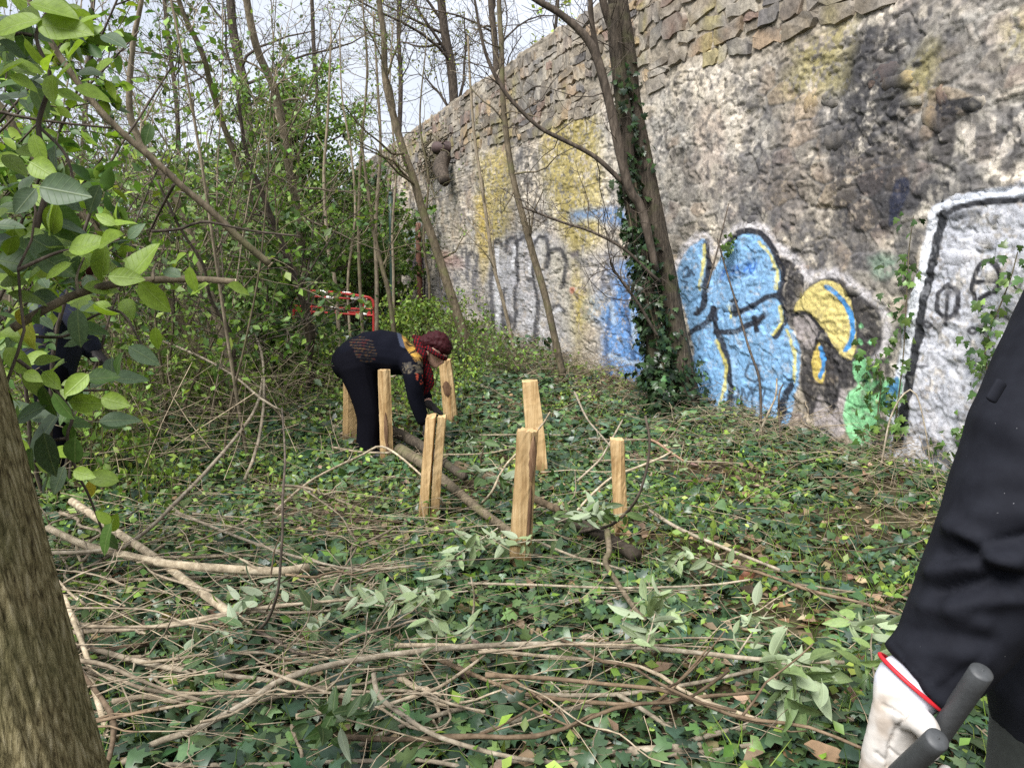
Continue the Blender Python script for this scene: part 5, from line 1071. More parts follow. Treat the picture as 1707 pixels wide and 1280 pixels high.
# ------------------------------------------------------------------ ivy climbing the wall
def build_wall_ivy():
    g = np.random.default_rng(121)
    V_ = [('ivy strand climbing beside the white painted panel', [(1492, 790), (1500, 700), (1512, 600), (1518, 500), (1522, 420), (1530, 360)], 90, 0.06),
          ('ivy clump hanging on the white panel next to the dark sleeve', [(1660, 640), (1650, 600), (1655, 560), (1690, 470), (1704, 420)], 80, 0.07),
          ('ivy growing up below the green painted shape', [(1470, 800), (1472, 740), (1470, 690), (1475, 640), (1466, 590)], 130, 0.09),
          ('small ivy sprig on the blue painted letters', [(1222, 425), (1226, 412), (1230, 400)], 26, 0.05),
          ('ivy fringe below the blue painted letters', [(1240, 760), (1260, 720), (1248, 690), (1240, 660)], 90, 0.10),
          ('low ivy shoots spreading at the foot of the white panel', [(1560, 830), (1600, 800), (1620, 760), (1640, 730)], 110, 0.14)]
    for lab, pts, n, sp in V_:
        q = np.array([W(a, b, 0.035) for a, b in pts]); c = catmull(q, 30)
        root = thing('wall_ivy', tuple(c[0]), lab, 'ivy')
        MB().add(*tubes(c, np.linspace(0.006, 0.003, 30), 5)).build('ivy_stem', M['bark_stem'], root)
        p, _ = sample(np.repeat(c[None], n, 0), g.random(n)); a = g.normal(0, sp, n); b_ = g.normal(0, sp * 0.6, n)
        p = p + np.stack([WD[0] * a, WD[1] * a, b_], 1) + WN_3() * np.abs(g.normal(0.03, 0.03, n))[:, None]
        lm = MB(); scatter(lm, LEAF_I, p, nrm(g.normal(size=(n, 3)) * 0.5 + [0, 0, -0.7]), nrm(WN_3() + g.normal(size=(n, 3)) * 0.4 + [0, 0, 0.4]), g.uniform(0.035, 0.075, n), leaf_tints(g, n, [(0.035, 0.07, 0.022), (0.06, 0.115, 0.03), (0.10, 0.17, 0.04)], 0.3))
        tag(lm.build('ivy_leaves', M['ivy'], root), kind='stuff')
    # dead shoots leaning on the wall
    D = [('dark dead shoot slanting across the blue painted letters', [(1330, 700), (1318, 630), (1290, 575), (1262, 510), (1232, 440), (1212, 398)], 4.5, 'bark_dark'),
         ('dark thin shoot standing above the blue painted letters', [(1236, 480), (1232, 420), (1231, 340)], 3.5, 'bark_dark'),
         ('pale dead cane arched against the white panel', [(1538, 770), (1545, 690), (1560, 650), (1568, 655), (1574, 720), (1572, 790)], 3.5, 'deadwood'),
         ('pale cane rising through the dry brush under the yellow shape', [(1296, 790), (1320, 700), (1324, 660), (1312, 630)], 5, 'deadwood'),
         ('thin cane leaning out from the foot of the wall under the green shape', [(1372, 790), (1348, 720), (1330, 660), (1322, 640)], 5, 'bark_dark')]
    for k, (lab, pts, w_, mt) in enumerate(D):
        q = np.array([W(a, b, 0.10 + 0.25 * (1 - i / (len(pts) - 1))) for i, (a, b) in enumerate(pts)]); dep = q[:, 1].mean()
        stick('dead_shoot', lab, 'shoot', q, [pxr(w_, dep), pxr(w_ * 0.6, dep)], mt, 1.0, 6, seed=700 + k, stubs=2)
build_wall_ivy()

# ------------------------------------------------------------------ ground cover
def scatter_xy(g, n, y0, y1, pw=1.0):
    out = []
    while sum(len(a) for a in out) < n:
        m = n * 2; y = y0 + (y1 - y0) * g.random(m) ** pw; x = g.uniform(-1, 1, m) * (0.80 * y1 + 0.5)
        keep = (np.abs(x) < 0.74 * y + 0.45) & (wall_dist(x, y) > 0.02); out.append(np.stack([x[keep], y[keep]], 1))
    return np.concatenate(out)[:n]
def build_cover():
    g = np.random.default_rng(141)
    # ivy carpet
    iv = MB()
    def carpet(n, y0, y1, tpl, size, pw, hmax):
        xy = scatter_xy(g, n, y0, y1, pw); x, y = xy[:, 0], xy[:, 1]
        d = 0.6 * fbm(x * 0.9 + 3, y * 0.9, 3, 151) + 0.4 * fbm(x * 3, y * 3, 2, 152); dw = wall_dist(x, y)
        left = sstep(0.3, -1.5, x) * sstep(5.0, 3.0, y)
        ok = g.random(n) < sstep(0.26, 0.44, d - 0.04 * left - 0.10 * np.exp(-(dw / 0.5) ** 2)); x, y, d = x[ok], y[ok], d[ok]; m = len(x)
        z = terr(x, y) + g.random(m) ** 1.5 * hmax * (0.4 + d)
        p = np.stack([x, y, z], 1); ax = nrm(g.normal(size=(m, 3)) * [1, 1, 0.35]); nm = nrm(g.normal(size=(m, 3)) * 0.42 + [0, -0.12, 1])
        zone = fbm(x * 0.5 + 40, y * 0.5, 2, 155)[:, None]
        t = leaf_tints(g, m, [(0.034, 0.070, 0.034), (0.048, 0.090, 0.044), (0.066, 0.115, 0.05), (0.042, 0.078, 0.05), (0.08, 0.135, 0.045)], 0.32) * (0.8 + 0.5 * zone)
        scatter(iv, tpl, p, ax, nm, g.uniform(*size, m) * (0.62 + 0.85 * fbm(x * 1.6 + 70, y * 1.6, 2, 157)), t)
    carpet(17000, 1.3, 3.6, LEAF_I, (0.022, 0.078), 1.0, 0.08)
    carpet(30000, 3.4, 6.4, LEAF_I8, (0.022, 0.078), 1.0, 0.09)
    carpet(18000, 6.2, 10.5, LEAF_I8, (0.05, 0.085), 1.0, 0.14)
    carpet(16000, 10.3, 24.0, LEAF_Q, (0.10, 0.18), 1.2, 0.25)
    tag(iv.build('ivy_ground_cover', M['ivy']), 'carpet of dark ivy leaves spread over the ground', 'ivy', None, 'stuff')
    # fresh herbs
    hb = MB()
    xy = scatter_xy(g, 36000, 1.4, 11.0); x, y = xy[:, 0], xy[:, 1]
    c = P(470, 900, 3.6); patch = np.exp(-(((x + 0.95) / 0.9) ** 2 + ((y - 3.9) / 0.8) ** 2)) + 0.95 * np.exp(-(((x + 2.1) / 1.5) ** 2 + ((y - 5.4) / 1.6) ** 2)) + 0.5 * np.exp(-(((x - 0.9) / 0.9) ** 2 + ((y - 2.4) / 0.7) ** 2)) + sstep(0.52, 0.66, fbm(x * 1.1 + 8, y * 1.1, 3, 161)) + 0.5 * sstep(-1.0, -3.0, x)
    ok = g.random(len(x)) < np.clip(patch, 0, 1) * 0.85; x, y = x[ok], y[ok]; m = len(x)
    z = terr(x, y) + g.random(m) ** 1.4 * 0.15
    scatter(hb, LEAF_S, np.stack([x, y, z], 1), nrm(g.normal(size=(m, 3)) * [1, 1, 0.5] + [0, 0, 0.35]), nrm(g.normal(size=(m, 3)) * 0.5 + [0, -0.2, 1]), g.uniform(0.025, 0.06, m), leaf_tints(g, m, BG + MG, 0.25))
    # upright shoots with small fresh leaves under the thicket
    n = 1500; x = g.uniform(-5.2, -0.4, n); y = g.uniform(4.2, 9.5, n); ok = (np.abs(x) < 0.72 * y) & (fbm(x * 0.9, y * 0.9, 2, 171) > 0.40) & ~((x > -2.0) & (y < 6.9)); x, y = x[ok], y[ok]; n = len(x)
    b = np.stack([x, y, terr(x, y)], 1); dd = nrm(g.normal(size=(n, 3)) * 0.22 + [0, 0, 1]); Ls = g.uniform(0.25, 1.0, n)
    Q = np.stack([b + dd * (Ls * t)[:, None] + np.stack([0.12 * t * t * np.sin(x * 9), 0.1 * t * t * np.cos(y * 9), -0.08 * t * t + 0 * x], 1) for t in np.linspace(0, 1, 5)], 1)
    hb.add(*tubes(Q, np.tile(np.linspace(0.004, 0.0016, 5), (n, 1)), 3), np.repeat(leaf_tints(g, n, [(0.16, 0.14, 0.08), (0.12, 0.12, 0.05)], 0.2), 15, 0))
    leaves_on(g, hb, Q, 11, (0.03, 0.07), BG + MG, LEAF_S, 0.15, 1.0)
    # grass blades
    n = 6000; xy = scatter_xy(g, n, 1.4, 8.0); x, y = xy[:, 0], xy[:, 1]; b = np.stack([x, y, terr(x, y)], 1); d = nrm(g.normal(size=(n, 3)) * 0.45 + [0, 0, 1]); L = g.uniform(0.06, 0.22, n)[:, None]
    q = np.stack([b, b + d * L * 0.6, b + d * L + g.normal(size=(n, 3)) * 0.03 - [0, 0, 0.02]], 1); hb.add(*tubes(q, np.tile([0.0022, 0.0018, 0.0006], (n, 1)), 3), np.repeat(leaf_tints(g, n, BG + MG, 0.2), 9, 0))
    tag(hb.build('herb_ground_cover', M['leaf']), 'fresh light green herbs and grass sprouting through the ivy', 'herbs', None, 'stuff')
    # dead leaves
    lt = MB(); n = 6500; xy = scatter_xy(g, n, 1.3, 9.0); x, y = xy[:, 0], xy[:, 1]
    scatter(lt, LEAF_S, np.stack([x, y, terr(x, y) + 0.012 + g.random(n) * 0.035], 1), nrm(g.normal(size=(n, 3)) * [1, 1, 0.2]), nrm(g.normal(size=(n, 3)) * 0.3 + [0, 0, 1]), g.uniform(0.04, 0.10, n), leaf_tints(g, n, [(0.20, 0.13, 0.075), (0.30, 0.21, 0.13), (0.13, 0.085, 0.05), (0.38, 0.30, 0.21)], 0.3))
    tag(lt.build('leaf_litter', M['leaf']), 'brown fallen leaves littering the ground', 'leaves', None, 'stuff')
    # dry twig litter: everywhere, thick at the foot of the wall and in the heap
    tw = MB()
    def litter(x, y, hmax, L0, L1, r0, r1, ang=None, steep=0.25):
        n = len(x); a = g.uniform(0, 2 * math.pi, n) if ang is None else g.normal(ang, 0.6, n); L = g.uniform(L0, L1, n)
        d = nrm(np.stack([np.cos(a), np.sin(a), g.normal(0, steep, n)], 1)); h = g.random(n) * hmax + 0.01; c_ = np.stack([x, y, terr(x, y) + h], 1)
        u = np.linspace(-0.5, 0.5, 5); bend = g.normal(size=(n, 3)) * 0.16
        q = c_[:, None] + L[:, None, None] * (d[:, None] * u[None, :, None] + bend[:, None] * (u[None, :, None] ** 2 - 0.12)) + g.normal(size=(n, 5, 3)) * 0.006
        tz_ = terr(q[..., 0], q[..., 1]) + 0.004; q[..., 2] = np.maximum(q[..., 2], tz_)
        r = g.uniform(r0, r1, n)[:, None] * np.linspace(1, 0.5, 5)[None]
        tint = np.repeat(np.array([[1.0, 0.95, 0.88]]) * g.uniform(0.4, 1.35, (n, 1)), 15, 0); tw.add(*tubes(q, r, 3), tint)
    xy = scatter_xy(g, 1700, 1.4, 6.5); litter(xy[:, 0], xy[:, 1], 0.10, 0.08, 0.4, 0.0009, 0.0024)
    xy = scatter_xy(g, 1300, 5.5, 12); litter(xy[:, 0], xy[:, 1], 0.16, 0.15, 0.7, 0.0014, 0.004)
    n = 380; x = g.normal(-1.0, 0.9, n); y = g.uniform(2.0, 4.4, n); ok = (np.abs(x) < 0.75 * y + 0.4) & (np.hypot(x, y) > 1.8); litter(x[ok], y[ok], 0.22, 0.15, 0.9, 0.001, 0.0032, 0.0, 0.12)
    n = 2000; u = g.uniform(-2.5, 9, n); w_ = np.abs(g.normal(0, 0.45, n)) + 0.06; p = wall_pt(u, 0 * u, w_)
    litter(p[:, 0], p[:, 1], 0.26, 0.15, 0.6, 0.0010, 0.0028, None, 0.35)
    n = 700; x = g.uniform(-5, -1.7, n); y = g.uniform(4.5, 9.5, n); ok = np.abs(x) < 0.75 * y; litter(x[ok], y[ok], 0.6, 0.4, 1.4, 0.002, 0.0045, None, 0.5)
    tag(tw.build('twig_litter', M['deadwood']), 'tangle of fine dry twigs strewn over the ground', 'twigs', None, 'stuff')
build_cover()

# ------------------------------------------------------------------ close leaves at the left and cut leafy sprigs
LEAFMESH = {}
def leaf_mesh(kind):
    if kind in LEAFMESH: return LEAFMESH[kind]
    w_, fold, curl, mt = {'oval0': (0.30, 0.09, 0.10, 'leaf_big'), 'oval1': (0.27, 0.05, 0.22, 'leaf_big'), 'oval2': (0.33, 0.14, 0.04, 'leaf_big'),
                          'lance0': (0.19, 0.07, 0.22, 'leaf_pale'), 'lance1': (0.16, 0.04, 0.38, 'leaf_pale'), 'lance2': (0.21, 0.10, 0.10, 'leaf_pale')}[kind]
    V, F = leaf_grid(9, w_, fold, curl); V = np.vstack([V, [(-0.006, -0.14, 0.0), (0.006, -0.14, 0.0), (0.006, 0.02, 0.004), (-0.006, 0.02, 0.004)]]); n = len(V)
    F = np.vstack([F, [(n - 4, n - 3, n - 2, n - 1)]])
    g = np.random.default_rng(sum(map(ord, kind))); V[:, 2] += 0.02 * np.sin(V[:, 1] * 9 + V[:, 0] * 6) * (np.abs(V[:, 0]) > 0.02)
    LEAFMESH[kind] = MB().add(V, F).mesh('leaf_' + kind, M[mt], True); return LEAFMESH[kind]
def leaf_obj(parent, kind, pos, ax, nm, size, col):
    o = put('leaf', leaf_mesh(kind), parent)
    ax = nrm(np.asarray(ax, float)); nm = np.asarray(nm, float); nm = nrm(nm - ax * (nm @ ax)); sd_ = np.cross(ax, nm)
    m = Matrix(((sd_[0], ax[0], nm[0]), (sd_[1], ax[1], nm[1]), (sd_[2], ax[2], nm[2]))).to_4x4()
    o.matrix_basis = Matrix.Translation(Vector(pos)) @ m @ Matrix.Scale(float(size), 4)
    o.color = (*[float(x) for x in col], 1); return o
def build_close_leaves():
    g = np.random.default_rng(161)
    Bc, Dc, Gc, Yc = (0.19, 0.29, 0.035), (0.055, 0.11, 0.025), (0.085, 0.135, 0.075), (0.40, 0.34, 0.05)
    L = [(107, 47, 65, 0, Bc), (91, 18, 55, 10, Bc), (21, 39, 60, 170, Bc), (39, 65, 50, 110, Dc), (14, 116, 50, 160, Bc), (58, 93, 42, 60, Bc), (83, 104, 40, 150, Bc), (88, 150, 38, 90, Bc), (63, 250, 42, 70, Bc), (91, 270, 40, 80, Gc), (74, 285, 42, 20, Bc),
         (42, 336, 40, 110, Gc), (109, 320, 60, 5, Gc), (110, 340, 45, 30, Gc), (51, 306, 35, -60, Gc), (79, 366, 45, -70, Bc), (105, 373, 60, 60, Dc), (56, 390, 35, -10, Bc), (102, 399, 65, 0, Bc), (84, 415, 60, 20, Gc), (148, 408, 55, -15, Bc), (186, 400, 45, -5, Bc),
         (28, 440, 60, 10, Dc), (95, 443, 50, 30, Dc), (144, 436, 50, -20, Bc), (172, 440, 45, 100, Bc), (238, 434, 58, -60, Bc), (192, 355, 30, -80, Bc), (202, 370, 36, -20, Bc), (175, 365, 30, -150, Bc), (225, 385, 28, -40, Gc), (246, 225, 28, 110, Dc),
         (211, 463, 42, 0, Bc), (258, 496, 48, 50, Bc), (321, 467, 36, 90, Bc), (398, 484, 34, 30, Bc), (42, 548, 52, 80, (0.30, 0.32, 0.05)), (33, 530, 26, 100, Yc), (130, 548, 50, 95, Gc), (178, 516, 36, 30, Bc), (30, 602, 48, 50, Bc), (76, 599, 36, -20, Bc), (86, 634, 38, 40, Bc),
         (260, 565, 30, 95, Bc), (239, 592, 46, 30, Gc), (195, 607, 36, -60, Dc), (146, 672, 44, 0, Bc), (127, 642, 42, 140, Bc), (172, 630, 40, -10, Dc), (46, 688, 52, 150, Dc), (81, 670, 45, 80, Dc), (105, 678, 45, 60, Dc), (67, 727, 78, 125, (0.06, 0.10, 0.05)), (81, 758, 58, 80, (0.055, 0.09, 0.045)),
         (49, 769, 42, 120, Dc), (125, 751, 42, 95, Dc), (118, 720, 28, 90, Dc), (155, 720, 40, 150, Dc), (130, 664, 35, 100, Dc), (193, 670, 35, 20, Bc), (151, 815, 26, 95, Yc), (140, 790, 30, 10, Bc), (169, 797, 40, 200, Bc), (55, 628, 30, 20, Bc), (21, 664, 26, 100, Bc), (174, 900, 46, 120, Dc), (189, 870, 30, -60, Bc), (186, 902, 30, 60, Dc), (172, 862, 24, -120, Bc),
         (300, 430, 30, -30, Bc), (330, 480, 28, 160, Bc), (285, 455, 30, -170, Gc)]
    stems = [('cut branch stub jutting rightwards from the close leafy shrub', [(20, 548), (50, 530), (90, 508), (130, 490), (190, 474), (260, 467), (330, 466), (392, 470)], 1.55, (15, 14, 13, 12, 11), 'bark_stem', 'cut_branch'),
             ('long diagonal cut branch hanging across the upper left', [(20, -60), (48, 0), (72, 48), (100, 95), (135, 145), (170, 188), (215, 232), (260, 270), (305, 312), (350, 350), (400, 398), (450, 441)], 2.1, (8, 9, 10, 11, 12, 12), 'bark_stem', 'cut_branch')]
    for k, (lab, pts, dep, wd, mt, nm) in enumerate(stems):
        q = trace(pts, dep, dep + 0.15); root = stick(nm, lab, 'branch', q, [pxr(x, dep) for x in wd], mt, 1.0, 12, n=60, seed=800 + k, stubs=0)
        ex = ([[(130, 490), (128, 460), (140, 430)], [(255, 467), (256, 450), (262, 440)]], [[(-20, 182), (40, 196), (110, 206), (190, 214)], [(290, 308), (270, 345), (250, 386)], [(252, 386), (300, 382), (340, 370), (420, 385), (500, 394)]])[k]
        for e in ex:
            qq = trace(e, dep, dep + 0.1); MB().add(*tubes(catmull(qq, 16), np.linspace(pxr(6, dep), pxr(3.5, dep), 16), 6, caps=True)).build('side_branch', M['bark_dark' if k else mt], root)
        MB().add(*tubes(np.array([q[-1], q[-1] + (q[-1] - q[-2]) * 0.03]), np.array([1.02, 0.95]) * pxr(wd[-1], dep), 12, caps=True), (1.6, 1.55, 1.45)).build('sawn_end', M['deadwood'], root)
    root = thing('leafy_shrub', tuple(onground(-1.15, 1.62)), 'close leafy shrub with large bright green leaves filling the left edge', 'shrub')
    SS = [[(-60, 1250), (-30, 900), (10, 640), (40, 560), (30, 450), (60, 380), (50, 300)], [(30, 450), (100, 420), (150, 415), (200, 398)], [(30, 600), (80, 640), (120, 690), (112, 730), (130, 790), (150, 830), (180, 910)], [(60, 380), (75, 330), (80, 280), (64, 210), (84, 130), (60, 60), (90, 0), (110, -80)],
          [(80, 640), (130, 650), (180, 650)], [(112, 730), (70, 740), (60, 770)], [(60, 60), (20, 60), (-20, 110)], [(40, 560), (110, 560), (150, 530), (200, 520), (240, 580)], [(64, 210), (110, 260), (128, 330)], [(-60, 330), (20, 430), (30, 450)]]
    for k, s_ in enumerate(SS):
        q = trace(s_, 1.45 + 0.03 * k, 1.5 + 0.02 * k)
        if k == 0: q[0][2] = terr(q[0][0], q[0][1])
        MB().add(*tubes(catmull(q, 30), np.linspace(0.0065 if k in (0, 3) else 0.004, 0.002, 30), 6)).build('stem', M['bark_dark'], root)
    for i, (x, y, l, a, c) in enumerate(L):
        dep = 1.30 + 0.35 * g.random(); s_ = l * dep / FPX * g.uniform(1.2, 1.45); ar = R(a + g.normal(0, 6)); ax = np.array([math.cos(ar), g.normal(0, 0.35), -math.sin(ar)]); pos = P(x, y, dep) - nrm(ax) * s_ * 0.5
        nm = np.array([g.normal(0, 0.35), -0.75, 0.55 + g.normal(0, 0.25)])
        leaf_obj(root, 'oval%d' % g.integers(0, 3), pos, ax, nm, s_, np.array(c) * g.uniform(0.8, 1.25))
    n = 0
    while n < 215:      # further leaves on the same shrub, deeper in
        x = abs(g.normal(0, 110)) - 15; y = g.choice([g.uniform(-30, 170), g.uniform(240, 520), g.uniform(480, 800)]); 
        if x > 60 + 230 * math.exp(-((y - 440) / 150) ** 2) + 150 * math.exp(-((y - 60) / 110) ** 2) + 120 * math.exp(-((y - 680) / 100) ** 2): continue
        dep = g.uniform(1.5, 2.1); s_ = g.uniform(0.045, 0.078); a = g.uniform(0, 6.28); ax = np.array([math.cos(a), g.normal(0, 0.5), -0.6 * abs(math.sin(a)) + 0.1]); nm = np.array([g.normal(0, 0.4), -0.6, 0.7])
        leaf_obj(root, 'oval%d' % g.integers(0, 3), P(x, y, dep), ax, nm, s_, np.array([Bc, Bc, Dc, Gc][g.integers(0, 4)]) * g.uniform(0.65, 1.2)); n += 1
    # a second, deeper shrub: many medium leaves
    sh = thing('leafy_shrub', tuple(onground(-2.9, 3.0)), 'leafy shrub behind the large bright leaves at the left edge', 'shrub')
    S2 = []
    for k in range(12):
        bx = np.array([-2.9 + g.normal(0, 0.15), 3.0 + g.normal(0, 0.15), 0.0]); tp = P(g.uniform(-40, 250), g.uniform(-40, 420), g.uniform(2.3, 3.2)); mid = (bx + tp) / 2 + np.array([g.normal(-0.1, 0.12), g.normal(0, 0.1), 0.25])
        S2.append(catmull([bx, mid, tp], 14)); MB().add(*tubes(S2[-1], np.linspace(0.011, 0.003, 14), 6)).build('stem', M['bark_dark'], sh)
    T1, _ = branchlets(g, np.array(S2), 9, 0.3, 1.0, 0.2, 0.6, 0.65, 0.1, 6, 0.12, 0.04); tag(MB().add(*tubes(T1, np.tile(np.linspace(0.003, 0.0015, 6), (len(T1), 1)), 4)).build('twigs', M['bark_dark'], sh), kind='stuff')
    lm = MB(); leaves_on(g, lm, T1, 17, (0.045, 0.085), [Bc, Bc, Dc, Dc, (0.10, 0.18, 0.03)], leaf_grid(5, 0.27, 0.08, 0.15), 0.15, 1.05, up=0.3, jit=0.01); tag(lm.build('foliage', M['leaf'], sh), kind='stuff')
    # cut sprigs lying in the brushwood: pale undersides showing
    def sprig(lab, pts, h, nl, size, col, seed, mat_kind='lance', back=0.5, up=0.2):
        gg = np.random.default_rng(seed); q = lay(pts, [hh + 0.07 for hh in h]); c = catmull(q, 24); rt = thing('cut_sprig', tuple(c[0]), lab, 'sprig', 'cut leafy sprigs in the brushwood')
        MB().add(*tubes(c, np.linspace(0.0035, 0.0016, 24), 5)).build('stem', M['deadwood'], rt)
        nl = int(nl * 2.1)
        for i in range(nl):
            t = 0.12 + 0.88 * (i // 2) / max(1, (nl - 1) // 2); p, d = sample(c[None], np.array([min(t, 0.999)])); d = d[0]; s1 = 1 if i % 2 else -1
            side = nrm(np.cross(d, [0, 0, 1.0]) + 1e-6); an = gg.uniform(-0.6, 0.9); ax = nrm(d * gg.uniform(0.3, 0.9) + s1 * side * math.cos(an) + np.array([0, 0, 1]) * (math.sin(an) * up * 3 - 0.25) + gg.normal(size=3) * 0.45)
            nm = np.array([0, -0.35, 1.0]) + gg.normal(size=3) * 0.75
            if gg.random() < back: nm = -nm
            leaf_obj(rt, '%s%d' % (mat_kind, gg.integers(0, 3)), p[0] + gg.normal(size=3) * [0.035, 0.035, 0.015], ax, nm, gg.uniform(*size) * gg.uniform(0.6, 1.3), np.array(col) * gg.uniform(0.45, 1.15))
    PG = (0.25, 0.33, 0.17); DGs = (0.05, 0.10, 0.025); MGs = (0.10, 0.17, 0.05)
    T = [('pale-leaved sprig leaning on the foot of the nearest post', [(930, 900), (890, 900), (850, 905), (790, 890)], (0.16, 0.12), 14, (0.06, 0.10), PG), ('pale wilted sprig left of the nearest post', [(830, 880), (800, 900), (760, 925), (720, 950)], (0.14, 0.08), 16, (0.06, 0.10), PG),
         ('pale sprig trailing left in the middle of the heap', [(780, 985), (730, 990), (670, 1000), (610, 1005)], (0.12,), 18, (0.06, 0.11), PG), ('grey-green sprig drooping below the thick pale branch', [(640, 1010), (600, 1005), (560, 1000), (520, 1030)], (0.14, 0.08), 14, (0.06, 0.11), (0.13, 0.19, 0.09)),
         ('upright pale sprig on the long curved branch, left of centre', [(728, 1085), (728, 1060), (735, 1035), (720, 1025)], (0.18, 0.28), 9, (0.06, 0.10), PG), ('upright pale sprig rising from the long curved branch at its middle', [(1075, 1085), (1085, 1050), (1095, 1010), (1100, 985)], (0.2, 0.34), 16, (0.06, 0.10), PG),
         ('large spreading sprig with broad pale leaves at the branch\'s right end', [(1270, 1100), (1300, 1105), (1340, 1110), (1375, 1115)], (0.2, 0.16), 18, (0.08, 0.13), (0.19, 0.27, 0.11)), ('pale sprig tip standing up near the broad-leaved sprig', [(1230, 1090), (1250, 1060), (1275, 1025), (1290, 1005)], (0.12, 0.25), 10, (0.05, 0.09), PG),
         ('pale upright sprig close beside the white glove', [(1462, 1150), (1455, 1110), (1452, 1070), (1460, 1025)], (0.18, 0.36), 14, (0.06, 0.10), (0.22, 0.32, 0.11)), ('pale sprig lying on the ivy behind the upright sprig', [(1210, 950), (1175, 935), (1140, 925), (1120, 945)], (0.10,), 14, (0.05, 0.09), PG),
         ('small pale sprig tip near the foot of the wall tree', [(1128, 790), (1134, 765), (1140, 735)], (0.2, 0.4), 7, (0.05, 0.08), PG), ('dark green leafy sprig lying between the logs', [(770, 775), (800, 785), (840, 800), (870, 815)], (0.22, 0.2), 16, (0.08, 0.13), DGs),
         ('green leafy sprig heaped before the squared yellow post', [(930, 870), (970, 855), (1000, 850), (1030, 860)], (0.24, 0.22), 22, (0.07, 0.11), MGs), ('dark sprig hanging beside the cracked post', [(760, 740), (790, 735), (830, 740)], (0.2, 0.15), 14, (0.06, 0.10), DGs),
         ('green sprig sprouting at the bottom centre-left', [(520, 1230), (535, 1210), (560, 1190), (600, 1180)], (0.06, 0.2), 18, (0.07, 0.11), (0.055, 0.11, 0.03)), ('dark-leaved sprig below the grey-green sprig', [(420, 1050), (380, 1060), (340, 1075), (310, 1080)], (0.1,), 12, (0.06, 0.10), (0.06, 0.11, 0.04)),
         ('grey-green sprig under the left part of the heap', [(470, 960), (440, 980), (400, 1000)], (0.12,), 12, (0.06, 0.09), (0.10, 0.15, 0.07)), ('pale broad-leaved sprig drooping under the broad-leaved sprig', [(1290, 1130), (1310, 1150), (1330, 1170)], (0.14, 0.1), 9, (0.08, 0.12), (0.15, 0.23, 0.09))]
    for i, t in enumerate(T): sprig(t[0], t[1], t[2], t[3], t[4], t[5], 850 + i, up=0.25)
build_close_leaves()
